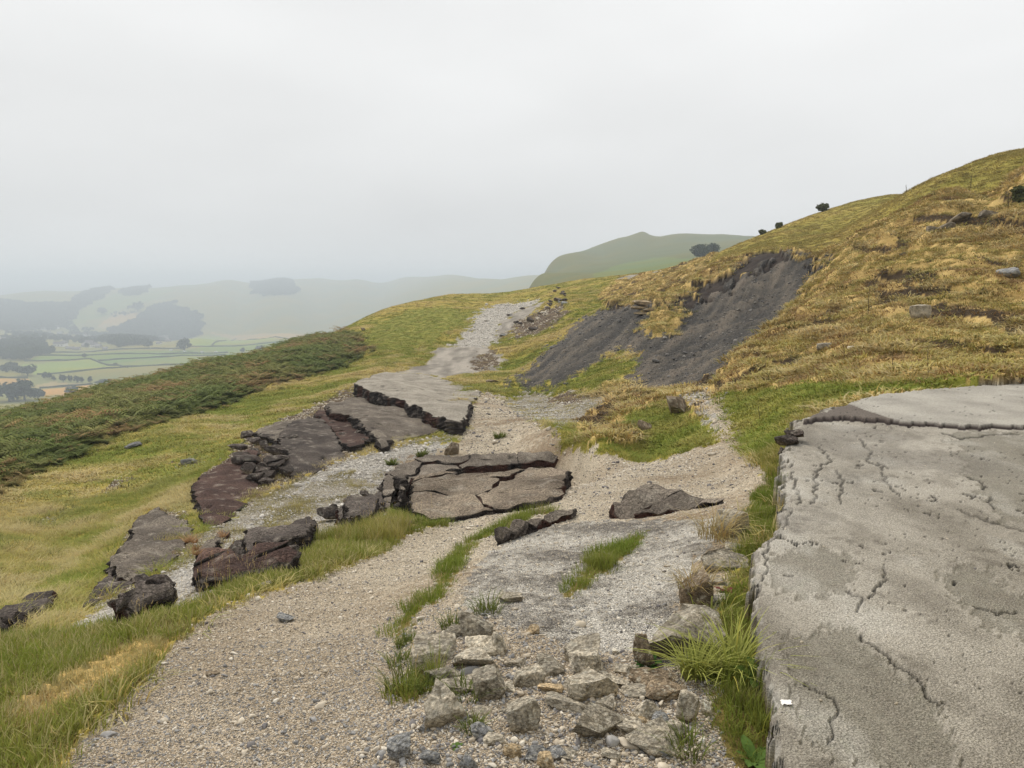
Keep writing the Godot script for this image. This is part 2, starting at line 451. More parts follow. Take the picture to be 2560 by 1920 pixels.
func make_ground():
	var s := Surface.new()
	s.build(PackedVector3Array([Vector3(1.568,-1.8,-2.758),Vector3(2.722,-1.8,-4.952),Vector3(4.257,-1.78,-7.875),Vector3(3.267,-1.78,-4.241),Vector3(1.197,-1.82,-2.789),Vector3(1.831,-1.84,-4.384),Vector3(3.125,-1.86,-7.347),Vector3(0.807,-1.74,-2.794),Vector3(1.183,-1.78,-3.733),Vector3(1.682,-1.86,-5.117),Vector3(2.335,-1.98,-7.06),Vector3(3.325,-2.08,-9.664),Vector3(0.329,-1.72,-2.685),Vector3(-0.045,-1.74,-2.716),Vector3(-0.438,-1.8,-2.81),Vector3(-1.158,-1.96,-3.06),Vector3(-1.757,-1.98,-3.062),Vector3(0.656,-1.76,-3.222),Vector3(0.126,-1.78,-3.259),Vector3(-0.327,-1.8,-3.295),Vector3(-0.649,-1.95,-3.57),Vector3(-1.204,-2.06,-3.771),Vector3(-1.717,-2.06,-3.616),Vector3(0.826,-1.86,-4.098),Vector3(0.16,-1.9,-4.186),Vector3(-0.31,-1.94,-4.385),Vector3(-0.643,-2.06,-4.539),Vector3(-1.003,-2.2,-4.847),Vector3(-1.545,-2.22,-4.891),Vector3(-1.88,-2.16,-4.531),Vector3(1.245,-2,-5.502),Vector3(0.539,-2.14,-5.888),Vector3(-0.099,-2.22,-6.108),Vector3(-0.539,-2.34,-6.246),Vector3(-0.992,-2.46,-6.566),Vector3(-1.537,-2.42,-6.181),Vector3(1.866,-2.16,-7.274),Vector3(1.371,-2.38,-8.015),Vector3(0.526,-2.52,-8.183),Vector3(-0.136,-2.66,-8.486),Vector3(-0.597,-2.78,-8.566),Vector3(-1.219,-2.72,-8.104),Vector3(2.923,-2.34,-9.658),Vector3(2.541,-2.76,-11.391),Vector3(1.841,-3,-12.382),Vector3(0.716,-3.02,-11.205),Vector3(-0.457,-3.06,-10.701),Vector3(-1.256,-2.98,-10.225),Vector3(-2.319,-2.16,-4.322),Vector3(-2.269,-2.06,-3.473),Vector3(-2.901,-2.1,-3.54),Vector3(-3.246,-2.3,-4.711),Vector3(-4.068,-2.35,-4.702),Vector3(-2.31,-2.46,-6.283),Vector3(-1.95,-2.62,-7.556),Vector3(-1.613,-2.86,-9.124),Vector3(-2.843,-2.36,-5.334),Vector3(3.974,-3.102,-16.014),Vector3(2.871,-3.559,-16.959),Vector3(1.542,-3.78,-17.131),Vector3(1.201,-3.673,-18.962),Vector3(-0.3,-4.129,-18.898),Vector3(-2.092,-4.367,-16.367),Vector3(-1.107,-4.207,-17.365),Vector3(0.187,-4.264,-17.599),Vector3(1.345,-4.375,-16.846),Vector3(-1.034,-4.479,-14.864),Vector3(0.419,-4.471,-15.694),Vector3(-2.011,-4.374,-14.461),Vector3(0,-4.222,-24.5),Vector3(-1.363,-4.732,-32.471),Vector3(-1.789,-4.888,-37.958),Vector3(4.238,-2.828,-14.597),Vector3(4.782,-2.601,-14.639),Vector3(-1.859,-4.179,-19.512),Vector3(-3.244,-4.268,-20.444),Vector3(-4.333,-4.298,-19.012),Vector3(-2.933,-4.239,-15.729),Vector3(-3.179,-4.033,-13.84),Vector3(-3.336,-3.808,-11.735),Vector3(-3.713,-3.63,-10.142),Vector3(-5.246,-4.306,-17.009),Vector3(-4.988,-4.074,-13.722),Vector3(-4.731,-3.732,-10.592),Vector3(-4.316,-3.364,-8.125),Vector3(-4.038,-3.013,-6.556),Vector3(-5.104,-4.529,-25.494),Vector3(-6.498,-4.564,-25.691),Vector3(-7.579,-4.586,-24.348),Vector3(-7.143,-4.526,-18.681),Vector3(-6.634,-4.359,-15.543),Vector3(-6.086,-4.092,-12.608),Vector3(-5.28,-3.756,-9.878),Vector3(-5.07,-3.521,-8.503),Vector3(-4.974,-3.276,-7.501),Vector3(-5.973,-5.025,-34.487),Vector3(-8.814,-5.115,-41.065),Vector3(-10.005,-5.342,-36.659),Vector3(-6.803,-5.058,-46.505),Vector3(-4.531,-4.967,-54.311),Vector3(-6.978,-4.995,-49.511),Vector3(-3.95,-4.576,-58.367),Vector3(-4.318,-4.706,-63.854),Vector3(-1.124,-4.901,-42.985),Vector3(-3.629,-3.953,-69.906),Vector3(-5.794,-3.945,-69.76),Vector3(-7.61,-2.927,-81.646),Vector3(-1.334,-2.418,-85.99),Vector3(0.501,-1.829,-96.999),Vector3(-3.726,-3.278,-79.913),Vector3(5.006,-2.768,-18.329),Vector3(6.356,-2.52,-22.104),Vector3(2.998,-3.438,-17.749),Vector3(2.017,-3.801,-19.094),Vector3(3.914,-3.199,-20.123),Vector3(4.376,-3.037,-20.846),Vector3(3.694,-3.232,-20.673),Vector3(3.147,-3.454,-21.37),Vector3(2.703,-3.898,-23.344),Vector3(2.579,-4.362,-28.885),Vector3(1.858,-4.79,-35.451),Vector3(3.852,-3.751,-26.219),Vector3(5.373,-3.235,-24.416),Vector3(5.596,-2.887,-21.793),Vector3(0.995,-4.832,-37.987),Vector3(-0.408,-4.899,-38.998),Vector3(3.334,-4.132,-31.826),Vector3(5.255,-3.601,-29.536),Vector3(4.406,-3.721,-31.19),Vector3(6.75,-3.266,-30.768),Vector3(5.411,-3.307,-34.579),Vector3(2.701,-4.207,-36.901),Vector3(0.418,-4.666,-39.998),Vector3(11.33,-1.573,-38.362),Vector3(9.937,-1.674,-40.807),Vector3(7.169,-2.367,-38.335),Vector3(4.553,-3.281,-39.74),Vector3(2.713,-3.585,-43.415),Vector3(1.097,-4.566,-41.986),Vector3(14.527,0.005,-42.062),Vector3(13.234,0.466,-45.098),Vector3(11.296,-0.228,-45.622),Vector3(8.952,-0.488,-48.175),Vector3(7.024,-1.363,-48.494),Vector3(4.308,-2.76,-48.81),Vector3(2.469,-3.669,-47.436),Vector3(17.436,2.321,-47.927),Vector3(16.829,2.407,-51.311),Vector3(14.92,1.725,-51.898),Vector3(13.187,0.824,-53.396),Vector3(11.64,-0.049,-53.754),Vector3(8.973,-1.051,-54.263),Vector3(6.338,-1.995,-55.64),Vector3(3.847,-3.538,-52.86),Vector3(2.001,-3.965,-54.964),Vector3(0.532,-4.744,-50.997),Vector3(-0.24,-5.003,-45.999),Vector3(1.369,-3.389,-65.986),Vector3(-0.322,-4.15,-61.999),Vector3(-0.86,-4.828,-54.993),Vector3(4.214,-2.083,-67.869),Vector3(6.472,-1.125,-73.716),Vector3(4.65,-1.039,-81.868),Vector3(3.47,-1.712,-83.928),Vector3(6.665,0.453,-107.794),Vector3(6.843,-0.474,-94.753),Vector3(9.249,-0.616,-81.477),Vector3(11.719,0.008,-71.04),Vector3(13.131,0.709,-91.058),Vector3(15.706,1.4,-82.519),Vector3(18.189,2.265,-73.791),Vector3(19.632,3.016,-67.191),Vector3(20.034,2.662,-92.864),Vector3(17.113,1.712,-118.774),Vector3(6.349,-2.098,-16.843),Vector3(6.467,-1.707,-13.423),Vector3(7.415,-1.476,-12.11),Vector3(8.35,-1.37,-11.237),Vector3(5.308,-2.199,-15.094),Vector3(5.227,-2.059,-13.632),Vector3(7.863,-1.711,-18.389),Vector3(8.735,-1.528,-16.422),Vector3(9.662,-1.413,-15.187),Vector3(8.426,-1.856,-22.472),Vector3(10.553,-1.136,-22.111),Vector3(11.806,-1.044,-20.319),Vector3(12.723,-0.984,-19.16),Vector3(10.835,-1.191,-29.045),Vector3(12.862,-0.308,-30.39),Vector3(13.51,-0.26,-25.661),Vector3(14.654,-0.236,-23.271),Vector3(15.329,1.117,-36.404),Vector3(16.258,1.334,-32.679),Vector3(16.935,1.204,-29.482),Vector3(17.836,1.109,-27.169),Vector3(18.419,2.831,-37.189),Vector3(19.352,2.747,-33.86),Vector3(20.234,2.513,-30.977),Vector3(22.383,4.261,-36.715),Vector3(17.293,2.15,-45.847),Vector3(19.326,3.089,-42.843),Vector3(20.9,4.144,-40.978),Vector3(22.424,4.682,-40.164),Vector3(25.029,5.321,-38.595),Vector3(28.685,7.121,-38.486),Vector3(8.589,-1.784,-26.65),Vector3(7.721,-2.649,-28.472),Vector3(21.978,2.895,-57.974),Vector3(24.664,4.109,-54.696),Vector3(26.341,5.432,-51.673),Vector3(27.78,5.925,-49.772),Vector3(30.457,6.711,-46.994),Vector3(24.649,4.901,-80.302),Vector3(28.861,6.411,-83.133),Vector3(33.788,8.013,-85.571),Vector3(40.232,9.861,-86.06),Vector3(46.464,10.058,-86.285),Vector3(47.664,10.529,-81.02),Vector3(49.952,12.479,-77.258),Vector3(53.716,14.487,-72.212),Vector3(28.755,5.002,-70.35),Vector3(34.497,7.772,-69.957),Vector3(17.705,0.25,-24.218),Vector3(12.399,-1.05,-15.693),Vector3(-8.205,-4.972,-28.856),Vector3(-9.962,-5.23,-27.767),Vector3(-9.374,-5.114,-22.094),Vector3(-8.513,-4.977,-16.762),Vector3(-7.293,-4.555,-12.532),Vector3(-6.341,-3.918,-9.594),Vector3(-5.343,-3.152,-6.611),Vector3(-13.889,-5.478,-29.935),Vector3(-12.935,-5.465,-22.554),Vector3(-11.587,-5.208,-16.911),Vector3(-9.083,-3.992,-10.654),Vector3(-13.453,-5.689,-37.67),Vector3(-16.976,-5.841,-32.876),Vector3(-16.944,-5.696,-27.146),Vector3(-16.551,-5.472,-22.584),Vector3(-14.71,-5.038,-16.359),Vector3(-11.691,-5.553,-46.555),Vector3(-16.768,-5.867,-47.104),Vector3(-19.707,-6.217,-42.669),Vector3(-20.612,-6.236,-33.108),Vector3(-21.718,-6.025,-28.711),Vector3(-10.495,-4.727,-61.105),Vector3(-13.12,-5.14,-58.548),Vector3(-17.37,-5.343,-57.431),Vector3(-21.901,-6.124,-53.706),Vector3(-23.785,-6.738,-46.242),Vector3(-25.733,-6.978,-38.129),Vector3(-26.965,-7.279,-32.201),Vector3(-13.943,-4.361,-70.637),Vector3(-9.65,-4.438,-66.301),Vector3(-20.534,-5.718,-67.966),Vector3(-25.649,-6.519,-62.977),Vector3(-30.413,-7.758,-56.312),Vector3(-32.431,-8.543,-48.086),Vector3(-33.375,-8.841,-39.876),Vector3(-11.775,-3.454,-81.15),Vector3(-15.472,-3.95,-78.49),Vector3(-11.798,-1.668,-99.302),Vector3(-16.156,-2.758,-94.631),Vector3(-19.567,-4.866,-83.744),Vector3(-22.171,-5.613,-78.946),Vector3(-7.095,-0.908,-105.762),Vector3(-14.322,-2.07,-98.969),Vector3(0,-0.503,-112),Vector3(-5.056,-1.745,-97.869),Vector3(-20.304,-8,-138.52),Vector3(-9.506,-5,-139.677),Vector3(1.518,-3.5,-144.992),Vector3(-29.809,-16,-126.536),Vector3(-32.643,-18,-115.475),Vector3(-41.583,-20,-101.837),Vector3(-49.833,-24,-92.421),Vector3(-55.666,-26,-83.074),Vector3(-63.736,-28,-77.057),Vector3(-27.555,-30,-187.991),Vector3(-7.95,-24,-189.834),Vector3(-71.825,-52,-175.901),Vector3(-105.765,-62,-157.841),Vector3(-121.097,-62,-146.408),Vector3(13.297,-1.5,-149.41),Vector3(24.782,-2,-147.939),Vector3(16.842,-12,-189.252),Vector3(36.13,-10,-186.533),Vector3(34.146,2,-125.436),Vector3(49.905,-4,-183.329),Vector3(44.087,8,-116.967),Vector3(67.012,4,-177.79),Vector3(56.595,13,-111.454),Vector3(86.025,10,-169.41),Vector3(66.799,18,-99.689),Vector3(105.765,18,-157.841),Vector3(74.718,24,-93.9),Vector3(118.303,25,-148.676),Vector3(-2.642,-2.2,-3.004),Vector3(-1.321,-1.95,-1.502),Vector3(-0.436,-1.85,-1.225),Vector3(0,-1.72,-1.2),Vector3(0.423,-1.78,-1.123),Vector3(1.245,-1.8,-1.565),Vector3(3.736,-1.78,-4.695),Vector3(-0.829,-1.9,-1.002),Vector3(6.562,-1.78,-8.828),Vector3(6.372,-1.8,-10.404),Vector3(5.795,-1.82,-11.413),Vector3(5.128,-1.95,-11.946),Vector3(19.022,1.4,-50.432),Vector3(21.259,2.339,-47.127),Vector3(22.99,3.394,-45.076),Vector3(24.666,3.932,-44.181),Vector3(27.532,4.571,-42.454),Vector3(31.554,6.371,-42.334)]), [-0.95, 0.95, 0.0, 5.3, 190, 170], 4.0, 3.2, 0.10)
	hgt.resize(NA * NL)
	reg.resize(NA * NL)
	paint(1, PackedVector2Array([Vector2(4.47,-5.50), Vector2(5.19,-12.81), Vector2(4.85,-12.98), Vector2(5.13,-17.74), Vector2(5.29,-28.07), Vector2(6.40,-44.13), Vector2(8.81,-77.58), Vector2(14.93,-103.67), Vector2(18.81,-87.19), Vector2(49.91,-183.33), Vector2(122.89,-144.91), Vector2(41.39,-43.44)]))
	paint(1, PackedVector2Array([Vector2(2.34,-29.72), Vector2(3.68,-31.97), Vector2(5.29,-28.07), Vector2(5.49,-19.05), Vector2(4.10,-17.70), Vector2(2.91,-17.22), Vector2(1.78,-16.85), Vector2(1.87,-22.14)]))
	paint(2, PackedVector2Array([Vector2(2.97,-20.16), Vector2(3.97,-20.97), Vector2(4.42,-20.05), Vector2(4.30,-16.99), Vector2(3.94,-14.32), Vector2(3.45,-15.53), Vector2(2.85,-16.82)]))
	paint(2, PackedVector2Array([Vector2(5.37,-20.49), Vector2(5.90,-18.15), Vector2(6.41,-14.07), Vector2(8.57,-11.53), Vector2(8.09,-10.88), Vector2(7.04,-11.99), Vector2(5.43,-12.60), Vector2(4.79,-12.64), Vector2(4.18,-11.47), Vector2(3.22,-9.07), Vector2(2.83,-7.96), Vector2(2.86,-8.41), Vector2(4.05,-13.43), Vector2(4.51,-15.99), Vector2(5.01,-18.33)]))
	paint(3, PackedVector2Array([Vector2(-12.03,-12.53), Vector2(-12.17,-15.35), Vector2(-13.73,-20.15), Vector2(-14.29,-22.04), Vector2(-14.43,-23.87), Vector2(-14.94,-26.65), Vector2(-14.92,-28.85), Vector2(-14.47,-31.21), Vector2(-14.65,-36.69), Vector2(-14.32,-42.68), Vector2(-13.04,-47.96), Vector2(-11.83,-52.70), Vector2(-11.33,-57.19), Vector2(-10.40,-60.57), Vector2(-10.68,-65.20), Vector2(-13.59,-68.83), Vector2(-17.77,-74.37), Vector2(-21.52,-76.64), Vector2(-27.20,-96.23), Vector2(-45.65,-88.97), Vector2(-61.36,-65.84)]))
	paint(2, PackedVector2Array([Vector2(-13.06,-62.71), Vector2(-9.09,-58.17), Vector2(-6.72,-64.58), Vector2(-5.25,-72.23), Vector2(-4.41,-85.28), Vector2(-6.97,-89.86), Vector2(-12.23,-87.53), Vector2(-13.91,-76.61)]))
	paint(4, PackedVector2Array([Vector2(-0.70,-0.97), Vector2(-1.87,-2.97), Vector2(-1.99,-3.49), Vector2(-1.99,-3.99), Vector2(-2.09,-4.56), Vector2(-2.10,-5.07), Vector2(-1.94,-5.59), Vector2(-1.73,-6.16), Vector2(-1.46,-6.76), Vector2(-1.27,-7.40), Vector2(-1.28,-8.20), Vector2(-0.82,-8.99), Vector2(-1.80,-15.32), Vector2(-2.61,-15.27), Vector2(-3.13,-16.82), Vector2(-2.93,-19.75), Vector2(-1.61,-20.35), Vector2(-1.53,-24.16), Vector2(-1.81,-26.50), Vector2(-1.61,-34.10), Vector2(-1.48,-37.57), Vector2(-0.76,-36.23), Vector2(0.33,-31.42), Vector2(0.87,-20.55), Vector2(1.20,-18.97), Vector2(1.34,-18.09), Vector2(1.88,-16.10), Vector2(2.33,-15.67), Vector2(3.40,-15.27), Vector2(3.90,-14.18), Vector2(4.20,-15.62), Vector2(4.49,-17.77), Vector2(4.72,-19.52), Vector2(5.01,-21.70), Vector2(5.44,-21.60), Vector2(5.15,-18.87), Vector2(4.57,-15.77), Vector2(4.06,-13.34), Vector2(2.94,-8.93), Vector2(2.77,-7.95), Vector2(2.23,-6.98), Vector2(1.90,-5.91), Vector2(1.46,-4.81), Vector2(1.12,-4.11), Vector2(0.99,-3.54), Vector2(0.99,-3.29), Vector2(0.84,-2.93), Vector2(0.85,-2.58), Vector2(0.37,-1.14)]))
	paint(11, PackedVector2Array([Vector2(-4.18,-18.99), Vector2(-4.59,-17.27), Vector2(-4.90,-16.44), Vector2(-5.19,-15.21), Vector2(-4.93,-13.36), Vector2(-4.95,-12.31), Vector2(-5.12,-11.92), Vector2(-4.70,-10.80), Vector2(-4.33,-9.33), Vector2(-4.37,-8.60), Vector2(-4.46,-8.31), Vector2(-4.38,-7.75), Vector2(-3.21,-5.15), Vector2(-3.20,-4.56), Vector2(-3.05,-4.35), Vector2(-2.92,-4.96), Vector2(-2.42,-5.18), Vector2(-2.31,-5.92), Vector2(-2.25,-7.19), Vector2(-2.00,-8.88), Vector2(-1.40,-9.36), Vector2(-2.88,-16.91)]))
	paint(5, PackedVector2Array([Vector2(-1.64,-20.65), Vector2(-3.07,-20.75), Vector2(-4.23,-19.00), Vector2(-4.55,-17.47), Vector2(-4.50,-14.28), Vector2(-4.34,-11.91), Vector2(-4.19,-10.39), Vector2(-4.04,-8.79), Vector2(-4.15,-7.81), Vector2(-3.91,-6.34), Vector2(-3.26,-4.89), Vector2(-2.82,-4.78), Vector2(-2.54,-5.31), Vector2(-2.76,-7.09), Vector2(-3.33,-10.69), Vector2(-3.11,-13.85), Vector2(-2.71,-15.91), Vector2(-2.79,-18.83), Vector2(-1.76,-19.61)]))
	paint(11, PackedVector2Array([Vector2(-3.92,-17.59), Vector2(-4.49,-16.23), Vector2(-4.39,-13.03), Vector2(-4.09,-10.55), Vector2(-3.72,-8.50), Vector2(-3.40,-8.74), Vector2(-3.60,-11.58), Vector2(-3.35,-14.26), Vector2(-3.00,-16.08), Vector2(-3.00,-17.63), Vector2(-3.38,-16.75)]))
	paint(11, PackedVector2Array([Vector2(-4.24,-20.01), Vector2(-3.50,-20.68), Vector2(-2.21,-20.89), Vector2(-1.46,-21.22), Vector2(-1.87,-22.11), Vector2(-3.14,-21.19), Vector2(-4.13,-20.54)]))
	paint(11, PackedVector2Array([Vector2(-0.53,-33.97), Vector2(0.98,-37.57), Vector2(3.35,-28.99), Vector2(3.75,-25.49), Vector2(2.52,-23.98), Vector2(1.25,-19.69), Vector2(0.63,-23.82)]))
	paint(9, PackedVector2Array([Vector2(-7.62,-18.02), Vector2(-7.95,-19.18), Vector2(-8.03,-21.03), Vector2(-9.09,-27.14), Vector2(-9.12,-29.87), Vector2(-8.80,-34.92), Vector2(-8.32,-40.75), Vector2(-6.81,-34.58), Vector2(-3.55,-20.99), Vector2(-4.20,-19.09), Vector2(-4.92,-16.82), Vector2(-5.18,-15.17), Vector2(-4.91,-12.56), Vector2(-5.43,-13.09)]))
	paint(9, PackedVector2Array([Vector2(-5.52,-10.28), Vector2(-7.60,-14.94), Vector2(-7.74,-16.37), Vector2(-5.64,-13.16), Vector2(-4.67,-10.57), Vector2(-4.38,-8.52), Vector2(-4.47,-7.84), Vector2(-4.53,-7.76)]))
	paint(9, PackedVector2Array([Vector2(-10.72,-19.23), Vector2(-11.06,-20.58), Vector2(-10.95,-21.69), Vector2(-10.59,-21.54), Vector2(-10.52,-20.17), Vector2(-10.45,-19.03)]))
	paint(9, PackedVector2Array([Vector2(-10.16,-22.53), Vector2(-9.82,-23.46), Vector2(-9.00,-21.97), Vector2(-9.37,-21.26)]))
	paint(9, PackedVector2Array([Vector2(-10.36,-16.32), Vector2(-10.72,-17.75), Vector2(-10.78,-18.62), Vector2(-10.32,-17.47), Vector2(-10.09,-16.09)]))
	paint(9, PackedVector2Array([Vector2(1.48,-35.28), Vector2(2.75,-32.76), Vector2(3.13,-29.83), Vector2(2.48,-29.55), Vector2(1.72,-32.71)]))
	paint(5, PackedVector2Array([Vector2(-5.24,-62.97), Vector2(-4.18,-70.03), Vector2(-4.15,-80.03), Vector2(-3.06,-90.95), Vector2(-1.49,-96.11), Vector2(2.01,-97.13), Vector2(3.39,-93.75), Vector2(1.31,-84.26), Vector2(-0.39,-75.08), Vector2(-1.02,-65.28), Vector2(-1.58,-60.76), Vector2(-2.73,-58.28)]))
	paint(7, PackedVector2Array([Vector2(-6.75,-46.12), Vector2(-5.99,-52.16), Vector2(-6.04,-58.02), Vector2(-5.55,-62.74), Vector2(-2.80,-59.70), Vector2(-1.18,-56.83), Vector2(-0.51,-54.37), Vector2(-0.59,-51.69), Vector2(-1.08,-46.07), Vector2(-2.09,-44.45), Vector2(-3.21,-43.80), Vector2(-3.74,-42.10), Vector2(-4.56,-43.59)]))
	paint(7, PackedVector2Array([Vector2(-1.31,-71.96), Vector2(-0.71,-75.62), Vector2(1.37,-88.28), Vector2(3.12,-93.00), Vector2(4.17,-89.65), Vector2(2.31,-74.39), Vector2(0.74,-71.24), Vector2(-0.34,-65.56), Vector2(-1.32,-63.31)]))
	paint(9, PackedVector2Array([Vector2(-2.45,-49.31), Vector2(-2.52,-53.72), Vector2(-1.92,-56.77), Vector2(-1.04,-57.15), Vector2(-1.15,-52.49), Vector2(-1.35,-46.81), Vector2(-1.88,-45.00)]))
	paint(9, PackedVector2Array([Vector2(-0.35,-66.78), Vector2(0.75,-72.68), Vector2(3.41,-73.23), Vector2(5.18,-71.63), Vector2(4.37,-64.99), Vector2(2.52,-60.57), Vector2(0.63,-60.36)]))
	paint(6, PackedVector2Array([Vector2(-0.61,-38.70), Vector2(0.67,-42.90), Vector2(2.71,-51.99), Vector2(4.58,-58.92), Vector2(6.94,-60.98), Vector2(8.18,-58.61), Vector2(7.70,-41.30), Vector2(8.24,-41.86), Vector2(9.57,-44.08), Vector2(11.69,-47.28), Vector2(13.20,-46.65), Vector2(15.38,-50.80), Vector2(16.46,-47.95), Vector2(16.93,-45.25), Vector2(16.65,-41.89), Vector2(14.98,-38.30), Vector2(13.97,-37.09), Vector2(11.89,-33.76), Vector2(8.98,-28.79), Vector2(7.84,-26.42), Vector2(6.92,-24.12), Vector2(6.17,-22.68), Vector2(5.80,-24.10), Vector2(5.03,-26.68), Vector2(3.51,-26.77), Vector2(4.58,-29.16), Vector2(4.94,-32.59), Vector2(5.68,-35.15), Vector2(5.31,-37.73), Vector2(4.35,-37.96), Vector2(2.99,-35.69), Vector2(2.26,-36.02)]))
	paint(2, PackedVector2Array([Vector2(2.95,-35.26), Vector2(4.04,-36.84), Vector2(5.11,-37.71), Vector2(5.47,-35.23), Vector2(4.80,-32.24), Vector2(4.15,-30.52), Vector2(3.21,-30.64), Vector2(2.24,-35.69)]))
	paint(1, PackedVector2Array([Vector2(6.90,-41.84), Vector2(7.48,-42.50), Vector2(9.28,-43.79), Vector2(9.77,-42.94), Vector2(8.35,-39.44), Vector2(7.33,-37.61), Vector2(6.91,-38.90)]))
	paint(14, PackedVector2Array([Vector2(8.15,-43.77), Vector2(9.69,-45.77), Vector2(11.62,-47.99), Vector2(13.26,-48.18), Vector2(17.94,-59.82), Vector2(20.77,-63.36), Vector2(21.73,-58.93), Vector2(15.97,-45.11), Vector2(14.77,-46.37), Vector2(13.24,-45.11), Vector2(11.29,-44.18), Vector2(9.33,-42.95)]))
	paint(14, PackedVector2Array([Vector2(7.05,-61.98), Vector2(8.73,-60.30), Vector2(8.29,-44.55), Vector2(8.24,-43.07), Vector2(7.32,-50.52)]))
	paint(14, PackedVector2Array([Vector2(16.74,-42.66), Vector2(16.53,-39.82), Vector2(15.50,-37.73), Vector2(14.76,-37.01), Vector2(14.77,-38.25)]))
	paint(5, PackedVector2Array([Vector2(4.61,-21.45), Vector2(5.39,-22.36), Vector2(5.25,-20.21), Vector2(4.81,-19.94), Vector2(4.52,-16.81), Vector2(4.24,-15.44), Vector2(4.43,-17.18), Vector2(4.63,-20.06)]))
	paint(7, PackedVector2Array([Vector2(13.68,-101.45), Vector2(17.30,-105.13), Vector2(18.00,-90.25), Vector2(17.80,-88.35), Vector2(15.23,-92.51), Vector2(13.62,-94.45)]))
	paint(8, PackedVector2Array([Vector2(1.97,-6.68), Vector2(1.78,-6.79), Vector2(1.42,-7.38), Vector2(0.92,-7.82), Vector2(0.43,-7.98), Vector2(0.04,-7.47), Vector2(-0.22,-6.73), Vector2(-0.30,-5.60), Vector2(-0.34,-4.82), Vector2(-0.19,-4.30), Vector2(0.07,-4.07), Vector2(0.25,-3.84), Vector2(0.52,-3.69), Vector2(0.75,-3.84), Vector2(0.92,-4.21), Vector2(1.22,-5.12), Vector2(1.45,-5.60), Vector2(1.79,-6.05)]))
	paint(0, PackedVector2Array([Vector2(-1.41,-1.95), Vector2(-1.97,-3.05), Vector2(-2.01,-3.73), Vector2(-2.14,-4.56), Vector2(-2.25,-4.58), Vector2(-2.39,-4.03), Vector2(-2.57,-3.64)]))
	paint(10, PackedVector2Array([Vector2(-1.05,-1.07), Vector2(-8.44,-8.19), Vector2(-3.95,-5.65), Vector2(-2.95,-5.01), Vector2(-2.44,-5.22), Vector2(-2.34,-6.00), Vector2(-2.30,-7.35), Vector2(-2.07,-9.18), Vector2(-1.43,-9.54), Vector2(-0.75,-9.19), Vector2(-1.24,-8.27), Vector2(-1.26,-7.45), Vector2(-1.46,-6.76), Vector2(-1.74,-6.19), Vector2(-1.95,-5.62), Vector2(-2.11,-5.09), Vector2(-2.10,-4.57), Vector2(-1.99,-3.99), Vector2(-1.99,-3.49), Vector2(-1.87,-2.97), Vector2(-0.70,-0.97)]))
	paint(1, PackedVector2Array([Vector2(-2.48,-3.50), Vector2(-2.44,-4.04), Vector2(-2.35,-4.52), Vector2(-2.18,-4.64), Vector2(-2.09,-4.56), Vector2(-2.09,-4.05), Vector2(-2.17,-3.64), Vector2(-2.26,-3.34), Vector2(-2.32,-3.26)]))
	paint(10, PackedVector2Array([Vector2(2.81,-7.83), Vector2(2.42,-6.69), Vector2(2.01,-5.63), Vector2(1.76,-5.37), Vector2(1.56,-4.78), Vector2(1.62,-4.81), Vector2(1.40,-4.41), Vector2(1.30,-4.07), Vector2(1.29,-3.88), Vector2(1.19,-3.55), Vector2(1.13,-3.19), Vector2(1.04,-2.87), Vector2(0.97,-2.62), Vector2(0.41,-1.13), Vector2(0.37,-1.14), Vector2(0.83,-2.61), Vector2(0.81,-2.93), Vector2(0.93,-3.28), Vector2(0.87,-3.42), Vector2(1.01,-3.76), Vector2(1.27,-4.37), Vector2(1.51,-4.99), Vector2(1.90,-5.91), Vector2(2.25,-6.95), Vector2(2.71,-7.95)]))
	paint(10, PackedVector2Array([Vector2(0.57,-8.92), Vector2(0.23,-8.73), Vector2(-0.13,-7.95), Vector2(-0.37,-7.68), Vector2(-0.46,-6.59), Vector2(-0.45,-5.77), Vector2(-0.48,-4.96), Vector2(-0.58,-4.84), Vector2(-0.65,-4.43), Vector2(-0.65,-4.25), Vector2(-0.72,-4.53), Vector2(-0.65,-4.96), Vector2(-0.57,-5.44), Vector2(-0.60,-6.31), Vector2(-0.51,-7.31), Vector2(-0.39,-7.97), Vector2(-0.14,-8.43), Vector2(0.19,-9.02)]))
	paint(10, PackedVector2Array([Vector2(1.26,-6.91), Vector2(0.93,-5.97), Vector2(0.64,-5.42), Vector2(0.42,-4.83), Vector2(0.29,-4.71), Vector2(0.40,-5.04), Vector2(0.56,-5.58), Vector2(0.65,-6.02), Vector2(0.88,-6.26)]))
	paint(10, PackedVector2Array([Vector2(-0.56,-3.40), Vector2(-0.49,-3.57), Vector2(-0.42,-3.66), Vector2(-0.38,-3.47), Vector2(-0.39,-3.26), Vector2(-0.51,-3.27)]))
	paint(12, PackedVector2Array([Vector2(0.42,-1.13), Vector2(0.89,-2.41), Vector2(0.92,-2.50), Vector2(0.94,-2.62), Vector2(1.05,-2.92), Vector2(1.09,-3.26), Vector2(1.16,-3.50), Vector2(1.20,-3.59), Vector2(1.25,-3.88), Vector2(1.36,-4.16), Vector2(1.49,-4.63), Vector2(1.75,-4.94), Vector2(2.10,-5.81), Vector2(2.35,-6.58), Vector2(2.72,-7.57), Vector2(3.22,-8.78), Vector2(3.55,-9.46), Vector2(4.38,-10.43), Vector2(5.64,-11.70), Vector2(7.37,-12.55), Vector2(8.97,-12.98), Vector2(12.21,-12.81), Vector2(0.83,-0.87)]))
	paint(15, PackedVector2Array([Vector2(2.39,-4.16), Vector2(2.68,-4.39), Vector2(2.74,-4.31), Vector2(2.68,-4.06), Vector2(2.71,-3.90), Vector2(2.77,-3.75), Vector2(2.41,-3.23), Vector2(2.37,-3.38), Vector2(2.30,-3.51), Vector2(2.31,-3.76), Vector2(2.36,-4.06)]))
